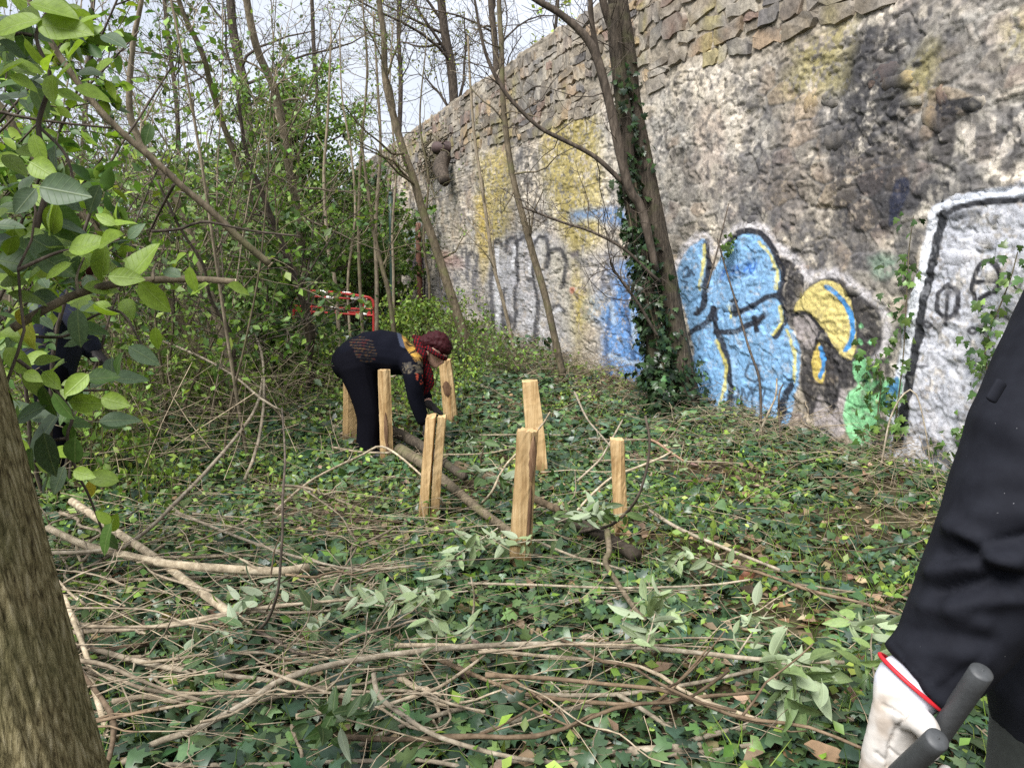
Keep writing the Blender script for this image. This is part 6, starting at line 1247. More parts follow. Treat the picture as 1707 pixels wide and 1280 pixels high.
# ------------------------------------------------------------------ things on and before the wall
def build_fixtures():
    # red and white barrier in the distance
    M['red'] = mat_plain('red_enamel', srgb(150, 36, 32), 0.6, 25, 0.2, 0.05); M['white_tape'] = mat_plain('white_band', srgb(226, 222, 216), 0.4, 25, 0.12, 0.05)
    dep = 12.0; root = thing('safety_barrier', tuple(onground(at_px(585, dep), dep)), 'red and white tubular safety barrier standing far back behind the saplings', 'barrier')
    def q(px, py, dy=0.0): return P(px, py, dep + dy)
    def tube(nm, pts, r, mt, parent=root, n=None):
        return MB().add(*tubes(catmull(pts, n or 6 * len(pts)), np.full(n or 6 * len(pts), r), 8, caps=True)).build(nm, M[mt], parent)
    zb = float(terr(at_px(622, dep), dep))
    b1 = q(623, 560); b1 = np.array([b1[0], b1[1], zb]); b0 = q(490, 560, 0.6); b0 = np.array([b0[0], b0[1], zb])
    fr = tube('frame', [b0, q(490, 540, .6), q(490, 500, .6), q(494, 488, .6), q(510, 485, .6), q(560, 488, .3), q(604, 494, 0), q(618, 498, 0), q(623, 508, 0), q(623, 540, 0), b1], 0.022, 'red', n=60)
    for k, (y0, y1) in enumerate(((493, 500), (511, 516), (519, 526))):
        tube('rail', [q(492, y0 - 1, .6), q(560, (y0 + y1) / 2, .3), q(622, y1, 0)], 0.016, 'red')
    for px in (606, 560, 520):
        dy = (623 - px) / 133 * .6; tube('upright', [q(px, 496, dy), q(px, 524, dy)], 0.014, 'red')
    pl = [q(580, 513, .2), q(618, 517, 0.02), q(618, 525, 0.02), q(580, 521, .2)]
    pv = np.array(pl + [p + np.array([0, 0.02, 0]) for p in pl]); MB().add(pv, np.array([(0, 1, 2, 3), (7, 6, 5, 4), (0, 4, 5, 1), (1, 5, 6, 2), (2, 6, 7, 3), (3, 7, 4, 0)])).build('panel', M['red'], root, smooth=False)
    for a, b, y0 in ((572, 584, 488.5), (532, 546, 486), (586, 598, 497.2), (545, 556, 495.4), (548, 560, 513), (600, 612, 522.5)):
        tube('white_band', [q(a, y0, (623 - a) / 133 * .6 - 0.002), q(b, y0 + 1.2, (623 - b) / 133 * .6 - 0.002)], 0.026, 'white_tape', n=4)
    tube('brace', [q(606, 522, 0.08), q(612, 498, 0.04)], 0.010, 'white_tape')
    for p in (b0, b1): tube('foot', [p + np.array([0, -0.3, 0.02]), p + np.array([0, 0.3, 0.02])], 0.02, 'red')
    # pipes
    M['rust'] = mat_plain('rusty_iron', (0.16, 0.07, 0.045), 0.75, 20, 0.5, 0.4); M['green_paint'] = mat_plain('dark_green_paint', (0.02, 0.045, 0.035), 0.5, 20, 0.2, 0.1); M['clay'] = mat_plain('clay', (0.055, 0.033, 0.03), 0.7, 15, 0.3, 0.3, dist=0.01)
    root = thing('drain_pipe', tuple(W(709, 560, 0.12)), 'rusty upright drain pipe on the wall near its far end', 'pipe')
    c = np.array([W(704, 372, 0.10), W(706, 440, 0.10), W(708, 500, 0.10), W(710, 560, 0.10)]); MB().add(*tubes(catmull(c, 20), np.full(20, 0.065), 12, caps=True)).build('shaft', M['rust'], root)
    for y in (395, 455, 512):
        a = W(705 + (y - 395) * .035, y, 0.10); MB().add(*tubes(np.array([a - [0, 0, .04], a + [0, 0, .04]]), np.array([0.08, 0.08]), 12, caps=True)).build('collar', M['rust'], root)
    root = thing('iron_pole', tuple(onground(at_px(652, 13.6), 13.6)), 'dark green iron pole standing before the ivy at the wall\'s far end', 'pole')
    a = onground(at_px(652, 13.6), 13.6); b = P(651, 325, 13.6); MB().add(*tubes(np.linspace(a, b, 6), np.full(6, 0.04), 10, caps=True)).build('shaft', M['green_paint'], root); MB().add(*tubes(np.array([b, b + [0, 0, .05]]), np.array([0.05, 0.03]), 10, caps=True)).build('cap', M['green_paint'], root)
    root = thing('clay_pipe', tuple(W(738, 250, 0.0)), 'reddish clay pipe end sticking out high on the wall', 'pipe')
    c = np.array([W(750, 245, -0.1), W(747, 246, 0.02), W(744, 247, 0.10), W(741, 248, 0.17)]); V, F = trunk_mesh(c, [0.11, 0.115, 0.12, 0.125], 16, 14, 0.05, 2, 2, 3); MB().add(V, F).build('pipe', M['clay'], root)
    MB().add(*tubes(np.array([c[-1], c[-1] + (c[-1] - c[-2]) * 0.05, c[-1] + (c[-1] - c[-2]) * 0.16]), np.array([0.125, 0.105, 0.03]), 14, caps=True), 1).build('plug', M['clay'], root)
    root = thing('rotten_beam', tuple(W(765, 300, 0.1)), 'weathered hollow beam end hanging below the clay pipe on the wall', 'beam')
    c = np.array([W(752, 262, 0.12), W(757, 278, 0.26), W(763, 292, 0.30), W(768, 304, 0.30)]); V, F = trunk_mesh(c, [0.12, 0.14, 0.13, 0.10], 20, 24, 0.12, 2.4, 2, 9, ridge=0.10); MB().add(V, F, 0.8).build('beam', M['bark_dark'], root)
    MB().add(*tubes(np.array([c[-1] - (c[-1] - c[-2]) * .1, c[-1] + (c[-1] - c[-2]) * 0.12]), np.array([0.08, 0.07]), 14, caps=True), 0.3).build('rotten_core', M['bark_dark'], root)
    # roots hanging about the beam
    g = np.random.default_rng(171)
    root = thing('hanging_roots', tuple(W(735, 300, 0.1)), 'tangle of dry roots hanging from the broken masonry beside the clay pipe', 'roots')
    mb = MB()
    for k in range(26):
        px = g.uniform(715, 752); py = g.uniform(222, 262); L = g.uniform(30, 80); qq = np.array([W(px + g.normal(0, 6) - i * 1.5, py + L * i / 5, 0.10 + 0.05 * g.random()) for i in range(6)]); mb.add(*tubes(catmull(qq, 12), np.linspace(0.016, 0.006, 12), 5), g.uniform(0.5, 1.0))
    tag(mb.build('roots', M['bark_stem'], root), kind='stuff')
    # black tool handle in the scrub
    M['black'] = mat_plain('black_rubber', (0.012, 0.012, 0.013), 0.5, 40, 0.2, 0.1)
    b = G(287, 640); t = P(303, 582, b[1]); root = thing('tool_handle', tuple(b), 'slim black tool handle sticking up out of the scrub', 'tool')
    MB().add(*tubes(np.linspace(b - [0, 0, .05], b + (t - b) * .75, 6), np.full(6, 0.011), 8, caps=True)).build('shaft', M['black'], root); MB().add(*tubes(np.linspace(b + (t - b) * .72, t, 8), np.array([.012, .017, .018, .016, .018, .017, .018, .012]), 10, caps=True)).build('grip', M['black'], root)
    # curled rusty-brown leaves and scraps lying right of the barrier
    for k, (px, py, s_, lab) in enumerate(((1225, 940, .07, 'tan curled dead leaf on the ivy right of the posts'), (1258, 955, .10, 'large russet dead leaf lying on the ivy right of the posts'), (1340, 1245, .14, 'big pale brown dead leaf at the bottom right near the glove'))):
        p = G(px, py, 0.06); V, F = leaf_grid(9, 0.34, 0.16, 0.25); a = k * 2.1
        Rm = np.array([[math.cos(a), -math.sin(a), 0], [math.sin(a), math.cos(a), 0], [0, 0, 1]]); V2 = (V * s_) @ Rm.T + p; V2[:, 2] += 0.012 * np.sin(V[:, 1] * 7 + k)
        V3 = V2 - [0, 0, 0.0015]; nV = len(V2)
        tag(MB().add(np.vstack([V2, V3]), np.vstack([F, F[:, ::-1] + nV]), [(0.42, 0.27, 0.17), (0.22, 0.085, 0.04), (0.38, 0.26, 0.17)][k]).build('dead_leaf', M['leaf']), lab, 'leaf')
build_fixtures()

# ------------------------------------------------------------------ people
def chain(pts, rad, sides=14, ref=(0, 1, 0), dome=True):
    """closed loft through pts; rad entries are r or (r_perp, r_ref): half-width across and along ref"""
    p = np.asarray(pts, float); ra = np.array([r if np.isscalar(r) else r[0] for r in rad], float); rb = np.array([r if np.isscalar(r) else r[1] for r in rad], float)
    n = max(3 * len(p), 8); c = catmull(p, n); d = np.concatenate([[0], np.cumsum(np.linalg.norm(np.diff(p, axis=0), axis=1))]); t = np.linspace(0, d[-1], n); ra = np.interp(t, d, ra); rb = np.interp(t, d, rb)
    T0 = nrm(c[1] - c[0]); T1 = nrm(c[-1] - c[-2])
    if dome:
        k = np.array([0.99, 0.80, 0.45]); m = min(ra[0], rb[0]); h0 = [c[0] - T0 * m * x for x in k]; w0 = np.sqrt(1 - k * k); m1 = min(ra[-1], rb[-1]); h1 = [c[-1] + T1 * m1 * x for x in k[::-1]]; w1 = w0[::-1]
        c = np.vstack([h0, c, h1]); ra = np.concatenate([w0 * ra[0], ra, w1 * ra[-1]]); rb = np.concatenate([w0 * rb[0], rb, w1 * rb[-1]])
    T = np.gradient(c, axis=0); T = nrm(T); rf = np.asarray(ref, float); A = nrm(np.cross(T, rf)); B = np.cross(A, T)
    a = np.arange(sides) * 2 * math.pi / sides; n = len(c)
    V = c[:, None] + A[:, None] * (np.cos(a)[None] * ra[:, None])[..., None] + B[:, None] * (np.sin(a)[None] * rb[:, None])[..., None]
    i = np.arange(n * sides).reshape(n, sides); q = np.stack([i[:-1], np.roll(i, -1, 1)[:-1], np.roll(i, -1, 1)[1:], i[1:]], -1).reshape(-1, 4)
    return V.reshape(-1, 3), [q, i[0, ::-1][None], i[-1][None]]
def n3(v, f, s): return (vn2(v[:, 0] * f + v[:, 2] * 0.37 * f, v[:, 1] * f + v[:, 2] * f, s) + vn2(v[:, 0] * f - v[:, 1] * f * 0.6 + 5, v[:, 2] * f + 3, s + 1)) / 2
def solid(name, chains, voxel, mat, parent, it=6, col=None, disp=None, fac=0.5):
    mb = MB()
    for c in chains: mb.add(*c)
    tmp = bpy.data.objects.new('tmp', mb.mesh('tmp', mat)); COL.objects.link(tmp)
    m = tmp.modifiers.new('r', 'REMESH'); m.mode = 'VOXEL'; m.voxel_size = voxel
    s = tmp.modifiers.new('s', 'SMOOTH'); s.factor = fac; s.iterations = it
    dg = bpy.context.evaluated_depsgraph_get(); me = bpy.data.meshes.new_from_object(tmp.evaluated_get(dg)); bpy.data.objects.remove(tmp)
    n = len(me.vertices); V = np.empty(n * 3, np.float32); me.vertices.foreach_get('co', V); V = V.reshape(-1, 3).astype(float); NN = np.empty(n * 3, np.float32); me.vertices.foreach_get('normal', NN); NN = NN.reshape(-1, 3)
    if disp is not None: V2 = V + NN * disp(V, NN)[:, None]; me.vertices.foreach_set('co', V2.astype(np.float32).ravel())
    for a in list(me.color_attributes): me.color_attributes.remove(a)
    at = me.color_attributes.new('tint', 'FLOAT_COLOR', 'POINT'); C = np.ones((n, 4)); 
    if col is not None: C[:, :3] = col(V, NN)
    at.data.foreach_set('color', C.astype(np.float32).ravel())
    me.materials.clear(); me.materials.append(mat); me.polygons.foreach_set('use_smooth', np.ones(len(me.polygons), bool)); me.update(); me.name = name
    return put(name, me, parent)
M['skin'] = mat_plain('skin', (0.50, 0.30, 0.22), 0.5, 60, 0.08, 0.08)
M['skin_dark'] = mat_plain('lips_brows', (0.28, 0.11, 0.09), 0.5, 60, 0.08, 0.08)
M['knit'] = mat_plain('knit', (1, 1, 1), 0.95, 260, 0.35, 0.5, attr=True, dist=0.004, spec=0.08)
M['trousers'] = mat_plain('trouser_cloth', (0.005, 0.005, 0.008), 0.95, 180, 0.3, 0.25, spec=0.06)
M['hair'] = mat_plain('dyed_hair', (0.034, 0.006, 0.008), 0.6, 120, 0.6, 0.6, dist=0.006, spec=0.15)
M['boots'] = mat_plain('dark_boots', (0.012, 0.014, 0.022), 0.6, 60, 0.3, 0.2)
M['work_glove_dark'] = mat_plain('dark_glove', (0.022, 0.018, 0.018), 0.8, 120, 0.5, 0.4)
def build_woman():
    D = G(614, 757)[1]; g = np.random.default_rng(181)
    def p(px, py, dy=0.0): return P(px, py, D + dy)
    root = thing('person', tuple(onground(p(614, 757)[0], D)), 'person in black bending over to the logs, red hair and tartan headband', 'person')
    # skin: one body from pelvis to head and hands
    sk = [chain([p(595, 602), p(630, 588), p(660, 592), p(686, 594), p(698, 590), p(710, 588), p(722, 584)], [(.14, .15), (.13, .15), (.13, .16), (.10, .15), .06, .056, .07]),
          chain([p(722, 584), p(731, 577)], [(.086, .074), (.084, .074)]), chain([p(718, 588), p(721, 600), p(726, 608)], [(.07, .062), (.055, .05), (.032, .03)]),
          chain([p(732, 596), p(739, 603), p(736, 605)], [.018, .012, .014]), chain([p(729, 608), p(733, 608)], [.012, .009]), chain([p(740, 590), p(742, 594)], [(.02, .05), (.014, .045)]),
          chain([p(687, 604, -.16), p(692, 655, -.18), p(704, 700, -.15), p(709, 709, -.14)], [.06, .045, .032, .028]), chain([p(687, 602, .16), p(702, 645, .18), p(713, 668, .10), p(718, 676, .08)], [.06, .045, .031, .028]),
          chain([p(600, 615, -.09), p(613, 685, -.10), p(612, 745, -.1)], [.09, .06, .045]), chain([p(604, 615, .09), p(625, 688, .1), p(631, 742, .1)], [.09, .06, .045])]
    solid('body', sk, 0.011, M['skin'], root, 4)
    for dy in (-.035, .035):
        MB().add(*chain([p(737.5, 595.5, dy), p(738.5, 596.5, dy)], [.010, .008], 8)).build('eye', M['black'], root)
    MB().add(*chain([p(733.5, 606.5, -.02), p(734.2, 606.2, .02)], [.006, .006], 8, ref=(0, 0, 1))).build('mouth', M['skin_dark'], root)
    MB().add(*chain([p(713, 586, -.072), p(712, 592, -.076)], [(.016, .008), (.011, .008)], 8)).build('ear', M['skin'], root)
    # clothes
    NAVY = np.array([0.005, 0.0055, 0.010])
    def swcol(V, Nn):
        px, py, _ = proj(V); C = np.tile(NAVY, (len(V), 1)); r1 = n3(V, 90, 3); r2 = n3(V, 45, 9)
        yoke = inpoly(px, py, [(668, 553), (684, 556), (698, 568), (704, 585), (704, 603), (692, 603), (684, 590), (677, 578), (670, 564)]); C[yoke] = np.where((r1[yoke] > 0.60)[:, None], [[0.02, 0.015, 0.01]], np.where((r2[yoke] > 0.5)[:, None], [[0.42, 0.25, 0.05]], [[0.28, 0.16, 0.045]]))
        grey = inpoly(px, py, [(660, 550), (668, 553), (677, 580), (668, 576)]); C[grey] = [0.05, 0.06, 0.09]
        pinkl = inpoly(px, py, [(656, 552), (672, 553), (690, 561), (688, 564), (670, 557)]); C[pinkl] = [0.30, 0.12, 0.13]
        ribs = inpoly(px, py, [(580, 566), (600, 560), (620, 566), (628, 590), (624, 604), (604, 604), (590, 590)]); st = np.sin((py * 1.0 - px * 0.12) * 1.25) > 0.25
        m = ribs & st; C[m] = np.where((r1[m] > 0.55)[:, None], [[0.07, 0.04, 0.02]], np.where((r2[m] > 0.52)[:, None], [[0.045, 0.035, 0.03]], [[0.022, 0.020, 0.02]]))
        red = ribs & st & (r2 > 0.66); C[red] = [0.06, 0.018, 0.016]
        sl = inpoly(px, py, [(669, 605), (704, 602), (706, 623), (670, 622)]); m = sl & (r2 > 0.5); C[m] = [0.055, 0.05, 0.045]; m = sl & (r1 > 0.62); C[m] = [0.12, 0.10, 0.07]
        dots = inpoly(px, py, [(692, 622), (706, 622), (706, 640), (696, 640)]) & (r1 > 0.6); C[dots] = [0.4, 0.07, 0.04]
        return C
    sw = [chain([p(592, 594), p(610, 590), p(632, 588), p(658, 591), p(682, 595), p(697, 592)], [(.15, .19), (.168, .2), (.172, .2), (.17, .21), (.135, .205), (.085, .12)], 20),
          chain([p(684, 604, -.15), p(688, 625, -.19), p(691, 650, -.2), p(697, 675, -.18), p(705, 698, -.155)], [.092, .085, .074, .066, .054]), chain([p(684, 600, .15), p(692, 625, .19), p(700, 645, .19), p(709, 661, .13)], [.09, .08, .068, .05])]
    solid('sweater', sw, 0.0085, M['knit'], root, 5, swcol, lambda V, Nn: 0.010 * (n3(V, 11, 4) - 0.5) + 0.030 * (n3(V * [1.8, 1, 1], 7, 14) - 0.5))
    tr = [chain([p(585, 604), p(600, 600), p(612, 598)], [(.155, .20), (.178, .205), (.165, .2)], 20), chain([p(594, 612, -.085), p(603, 645, -.10), p(612, 678, -.105), p(615, 700, -.1), p(613, 730, -.1), p(613, 750, -.1)], [.145, .118, .10, .092, .085, .09]),
          chain([p(600, 612, .085), p(614, 645, .10), p(625, 680, .105), p(628, 702, .1), p(630, 728, .1), p(632, 746, .1)], [.14, .115, .098, .09, .084, .088])]
    solid('trousers', tr, 0.010, M['trousers'], root, 5, None, lambda V, Nn: 0.03 * (n3(V * [1.6, 1.6, 0.45], 7, 24) - 0.5))
    for dy, x, y in ((-.1, 612, 752), (.1, 632, 748)):
        solid('boot', [chain([p(x - 4, y - 6, dy), p(x - 4, y + 3, dy)], [(.06, .055), (.062, .055)]), chain([p(x - 10, y + 5, dy), p(x + 6, y + 5, dy - .01), p(x + 22, y + 7, dy - .03)], [(.05, .05), (.048, .052), (.034, .045)])], 0.012, M['boots'], root, 3)
    # hair, headband, scarf
    hc = [chain([p(716, 573), p(727, 569), p(736, 572), p(741, 581)], [(.072, .09), (.078, .095), (.072, .09), (.052, .075)]), chain([p(702, 572), p(716, 571)], [(.055, .07), (.07, .09)]), chain([p(733, 565), p(739, 569)], [.042, .045]), chain([p(712, 566), p(721, 563)], [.04, .045])]
    solid('hair', hc, 0.008, M['hair'], root, 2, None, lambda V, Nn: 0.026 * (n3(V, 26, 31) - 0.45) + 0.020 * (n3(V, 70, 33) - 0.5))
    def tartan(V, Nn):
        px, py, _ = proj(V); a = np.sin(px * 1.25 + py * 0.35) ; b = np.sin(py * 1.15 - px * .3); C = np.tile([0.012, 0.01, 0.012], (len(V), 1)).astype(float); C[a > 0.7] = [0.13, 0.007, 0.010]; C[(b > 0.75)] = [0.08, 0.005, 0.008]; C[(a > 0.7) & (b > 0.6)] = [0.28, 0.012, 0.018]; return C
    ctr = p(724, 584); e1 = nrm(p(743, 598) - p(706, 572)); e2 = np.array([0, 1.0, 0]); th = np.linspace(0, 2 * math.pi, 28)
    ringp = [ctr + e1 * (.108 * math.cos(t) + 0.004) + e2 * .098 * math.sin(t) for t in th]; up = nrm(np.cross(e1, e2)); 
    solid('headband', [chain(ringp[:15], [(.012, .021)] * 15, 8, ref=up, dome=False), chain(ringp[14:], [(.012, .021)] * 14, 8, ref=up, dome=False), chain([p(706, 571), p(698, 565), p(688, 561)], [.034, .03, .014])], 0.008, M['knit'], root, 2, tartan)
    sc = [chain([p(699, 578, -.08), p(704, 592, -.10), p(707, 604, -.06)], [.034, .04, .03]), chain([p(697, 574, .08), p(706, 590, .1), p(709, 604, .05)], [.034, .04, .03]), chain([p(696, 572, -.07), p(694, 569, 0), p(696, 572, .07)], [.03, .032, .03]), chain([p(707, 602, -.05), p(712, 622, -.06), p(715, 640, -.06), p(707, 656, -.07)], [(.035, .05), (.045, .035), (.045, .03), (.02, .02)])]
    solid('scarf', sc, 0.009, M['knit'], root, 3, tartan, lambda V, Nn: 0.014 * (n3(V, 18, 41) - 0.5))
    # gloved hands, fingers closed on the log and on a stick
    for (wx, wy, hx, hy, dy, sgn) in ((706, 703, 713, 717, -.14, 1), (719, 677, 730, 685, .08, 1)):
        w_ = p(wx, wy, dy); h = p(hx, hy, dy); d = nrm(h - w_); sd_ = np.array([0, 1.0, 0]); dn = nrm(np.cross(sd_, d)); dn = dn if dn[2] < 0 else -dn
        ch = [chain([w_ - d * .03, w_, w_ + (h - w_) * .6, h], [.036, .033, (.022, .042), (.02, .042)], 10)]
        for k in range(4):
            o = h + sd_ * (-.033 + .022 * k); l = (.030, .034, .032, .025)[k]; ch.append(chain([o - d * .02, o + d * l, o + d * (l + .018) + dn * .022, o + d * (l + .006) + dn * .044], [.0115, .0108, .010, .0085], 8))
        t0 = w_ + (h - w_) * .35 - sd_ * .04; ch.append(chain([t0, t0 + d * .03 - sd_ * .018 + dn * .01, t0 + d * .055 - sd_ * .008 + dn * .03], [.0135, .012, .010], 8))
        solid('glove', ch, 0.0045, M['work_glove_dark'], root, 3)
build_woman()
M['navy'] = mat_plain('navy_jacket', (0.006, 0.009, 0.026), 0.9, 90, 0.3, 0.3)
def build_hidden_worker():
    D = 4.9
    def p(px, py, dy=0.0): return P(px, py, D + dy)
    fx = p(85, 640)[0]; b = onground(fx, D)
    root = thing('person', tuple(b), 'person in navy mostly hidden behind leaves at the left edge', 'person')
    zg = b[2]
    def f(px, z, dy=0): q = p(px, 640, dy); return np.array([q[0], q[1], z])
    hip = p(84, 610)
    solid('body', [chain([hip, p(92, 560), p(104, 510), p(116, 478)], [(.12, .14), (.12, .14), (.12, .16), .06]), chain([p(116, 478), p(126, 458), p(132, 448)], [.055, .08, .085]), chain([p(128, 462, -.01), p(140, 468, -.01)], [.05, .03]),
                   chain([p(110, 495, -.15), p(135, 540, -.18), p(160, 585, -.12)], [.05, .04, .03]), chain([hip, f(84, .45, -.08), f(82, .08, -.08)], [.09, .06, .04]), chain([hip, f(92, .45, .1), f(96, .08, .1)], [.09, .06, .04])], 0.014, M['skin'], root, 4)
    solid('jacket', [chain([p(82, 615), p(90, 565), p(102, 515), p(114, 484)], [(.16, .18), (.155, .19), (.15, .2), (.09, .12)]), chain([p(106, 495, -.16), p(130, 538, -.19), p(156, 578, -.13)], [.075, .066, .05]), chain([p(108, 495, .16), p(130, 538, .19), p(150, 585, .16)], [.075, .066, .05])], 0.012, M['navy'], root, 5, None, lambda V, Nn: 0.02 * (n3(V, 9, 51) - 0.5))
    solid('trousers', [chain([p(84, 600), p(84, 625)], [(.14, .17), (.14, .17)]), chain([p(82, 620, -.08), f(83, .45, -.09), f(82, .08, -.09)], [.11, .085, .075]), chain([p(88, 620, .09), f(92, .45, .1), f(96, .08, .1)], [.11, .085, .075])], 0.013, M['trousers'], root, 5)
    for x, dy in ((84, -.09), (98, .1)): solid('boot', [chain([f(x - 8, zg + .05, dy), f(x + 22, zg + .045, dy - .02)], [(.05, .05), (.036, .045)])], 0.013, M['boots'], root, 3)
    solid('hair', [chain([p(124, 450), p(134, 442)], [.09, .092])], 0.011, M['hair'], root, 3, None, lambda V, Nn: 0.02 * (n3(V, 20, 61) - 0.5))
    for dy, (x, y) in ((-.13, (162, 588)), (.16, (156, 594))):
        h = p(x, y, dy); ch = [chain([h - [.04, 0, -.04], h, h + [.04, 0, -.05]], [.032, (.022, .04), (.02, .04)], 10)] + [chain([h + [.04, -.03 + .02 * k, -.05], h + [.075, -.03 + .02 * k, -.09], h + [.065, -.03 + .02 * k, -.12]], [.011, .010, .009], 8) for k in range(4)] + [chain([h + [0, -.04, -.01], h + [.045, -.055, -.04]], [.013, .011], 8)]
        solid('glove', ch, 0.006, M['work_glove_dark'], root, 2)
build_hidden_worker()

def mat_jacket():
    m, n, out = newmat('black_work_jacket')
    t = N(n, 'ShaderNodeTexCoord'); n1 = N(n, 'ShaderNodeTexNoise', Scale=35.0, Detail=6.0); n.links.new(t.outputs['Object'], n1.inputs['Vector'])
    c = ramp(n, n1.outputs[0], [(0.3, (0.0075, 0.008, 0.0115)), (0.7, (0.012, 0.013, 0.018))])
    n2 = N(n, 'ShaderNodeTexNoise', Scale=170.0, Detail=2.0); n.links.new(t.outputs['Object'], n2.inputs['Vector']); c = mixc(n, ramp(n, n2.outputs[0], [(0.775, (0, 0, 0)), (0.785, (0.4, 0.4, 0.4))]), c, (0.25, 0.25, 0.26))
    wv = N(n, 'ShaderNodeTexNoise', Scale=900.0, Detail=2.0); n.links.new(t.outputs['Object'], wv.inputs['Vector'])
    b = N(n, 'ShaderNodeBsdfPrincipled', Roughness=0.82); n.links.new(c, b.inputs['Base Color']); b.inputs['Specular IOR Level'].default_value = 0.12
    bp = N(n, 'ShaderNodeBump', Strength=0.25, Distance=0.0015); n.links.new(wv.outputs[0], bp.inputs['Height']); n.links.new(bp.outputs[0], b.inputs['Normal'])
    n.links.new(b.outputs[0], out.inputs[0]); return m
M['jacket'] = mat_jacket()
M['leather'] = mat_plain('hide_glove', (1, 1, 1), 0.7, 38, 0.14, 0.35, attr=True, dist=0.003)
M['piping'] = mat_plain('red_piping', srgb(190, 30, 40), 0.6, 80, 0.12, 0.1)
M['rubber'] = mat_plain('grey_rubber', (0.045, 0.048, 0.05), 0.55, 160, 0.2, 0.2, dist=0.001)
M['green_metal'] = mat_plain('dark_green_metal', (0.02, 0.05, 0.032), 0.4, 40, 0.2, 0.1); M['steel'] = mat_plain('steel', (0.35, 0.36, 0.37), 0.35, 40, 0.15, 0.1, metallic=0.9)
M['olive_cloth'] = mat_plain('olive_trousers', (0.028, 0.032, 0.028), 0.85, 90, 0.25, 0.3, sheen=0.1)
def build_near_worker():
    D = 0.98
    def p(px, py, dy=0.0): return P(px, py, D + dy)
    cx = p(1950, 640, .16)[0]; b = onground(cx, D + .16)
    root = thing('person', tuple(b), 'person in black jacket at the right edge, white hide glove, seen from behind', 'person')
    def f(dx, z, dy=0.0): return np.array([cx + dx, D + .16 + dy, z])
    body = [chain([f(0, .86), f(0, 1.10), f(0.02, 1.35), f(0.02, 1.47)], [(.15, .11), (.14, .10), (.17, .10), (.07, .06)]), chain([f(.02, 1.45), f(.03, 1.56), f(.04, 1.63), f(.04, 1.68)], [.055, .07, (.075, .09), (.07, .085)]), chain([f(.04, 1.56, .06), f(.04, 1.60, .09)], [.04, .03]), chain([f(.04, 1.615, .10), f(.04, 1.60, .115)], [.014, .012]),
            chain([p(1800, 530, .06), p(1700, 780, .02), p(1660, 890, 0), p(1560, 1095, 0), p(1515, 1150, 0), p(1500, 1195, 0)], [.06, .045, .042, .035, .03, .03]), chain([f(.17, 1.40), f(.27, 1.15), f(.28, .88, .06)], [.06, .045, .032]),
            chain([f(-.09, .88), f(-.10, .48), f(-.10, .09)], [.09, .06, .045]), chain([f(.09, .88), f(.10, .48), f(.11, .09)], [.09, .06, .045])]
    solid('body', body, 0.016, M['skin'], root, 4)
    for dx in (.01, .07): MB().add(*chain([f(dx, 1.635, .098), f(dx, 1.634, .100)], [.009, .008], 8)).build('eye', M['black'], root)
    MB().add(*chain([f(.02, 1.575, .112), f(.06, 1.575, .112)], [.005, .005], 8)).build('mouth', M['skin_dark'], root)
    for dx in (-.045, .125): MB().add(*chain([f(dx, 1.65), f(dx, 1.60)], [.014, .010], 8)).build('ear', M['skin'], root)
    solid('hair', [chain([f(.04, 1.60, -.03), f(.04, 1.69, -.01), f(.04, 1.71, .03)], [(.085, .07), (.085, .095), (.06, .07)])], 0.010, M['hair'] if False else M['boots'], root, 3)
    def wr(V, Nn):
        px, py, _ = proj(V)
        d = 0.006 * (n3(V, 16, 71) - 0.5)
        for (ax, ay, bx, by, am, w_) in ((1560, 955, 1720, 915, .016, 18), (1590, 880, 1720, 960, .016, 17), (1590, 1010, 1730, 985, .014, 18), (1540, 1010, 1640, 1040, .007, 14), (1630, 860, 1740, 850, .006, 20), (1500, 1130, 1590, 1180, .005, 12), (1640, 700, 1720, 740, .005, 25), (1620, 800, 1720, 790, .004, 22), (1520, 1080, 1640, 1100, .005, 16)):
            d += am * np.exp(-(polydist(px, py, [(ax, ay), (bx, by)]) / w_) ** 2)
        for (ax, ay, bx, by, am, w_) in ((1580, 925, 1720, 895, .014, 13), (1600, 905, 1700, 985, .012, 12), (1570, 985, 1720, 955, .014, 13), (1520, 1050, 1650, 1070, .005, 13), (1640, 1090, 1570, 1150, .004, 8)):
            d -= am * np.exp(-(polydist(px, py, [(ax, ay), (bx, by)]) / w_) ** 2)
        for pl in ([(1660, 985), (1600, 1050), (1550, 1130)], [(1478, 1075), (1520, 1130), (1580, 1165), (1640, 1170)], [(1486, 1068), (1528, 1122), (1586, 1156)]):
            d -= .0022 * np.exp(-(polydist(px, py, pl) / 3.2) ** 2)
        return d
    jk = [chain([p(1850, 500, .07), p(1790, 620, .04), p(1738, 720, .02), p(1704, 800, .01), p(1676, 875, 0), p(1650, 950, 0), p(1610, 1030, 0), p(1570, 1095, 0), p(1526, 1134, 0)], [.10, .094, .088, .084, .080, .081, .076, .066, .060], 28, dome=False),
          chain([f(-.01, .80), f(0, .95), f(0, 1.10), f(0.01, 1.28), f(0.02, 1.42), f(.02, 1.50)], [(.20, .16), (.19, .15), (.185, .145), (.2, .14), (.16, .12), (.08, .075)], 28), chain([f(-.14, 1.40), f(.18, 1.40)], [.09, .09]),
          chain([f(.18, 1.40), f(.28, 1.15), f(.29, .92, .05)], [.095, .08, .06])]
    j = solid('jacket', jk, 0.006, M['jacket'], root, 5, None, wr)
    # seams and a button tab on the sleeve
    def onsleeve(pts, off, r, nm, mt):
        c = catmull(np.array([p(a, b, -.060 + dy) for a, b, dy in pts]), 24); MB().add(*tubes(c, np.full(24, r), 6, caps=True)).build(nm, M[mt], j)
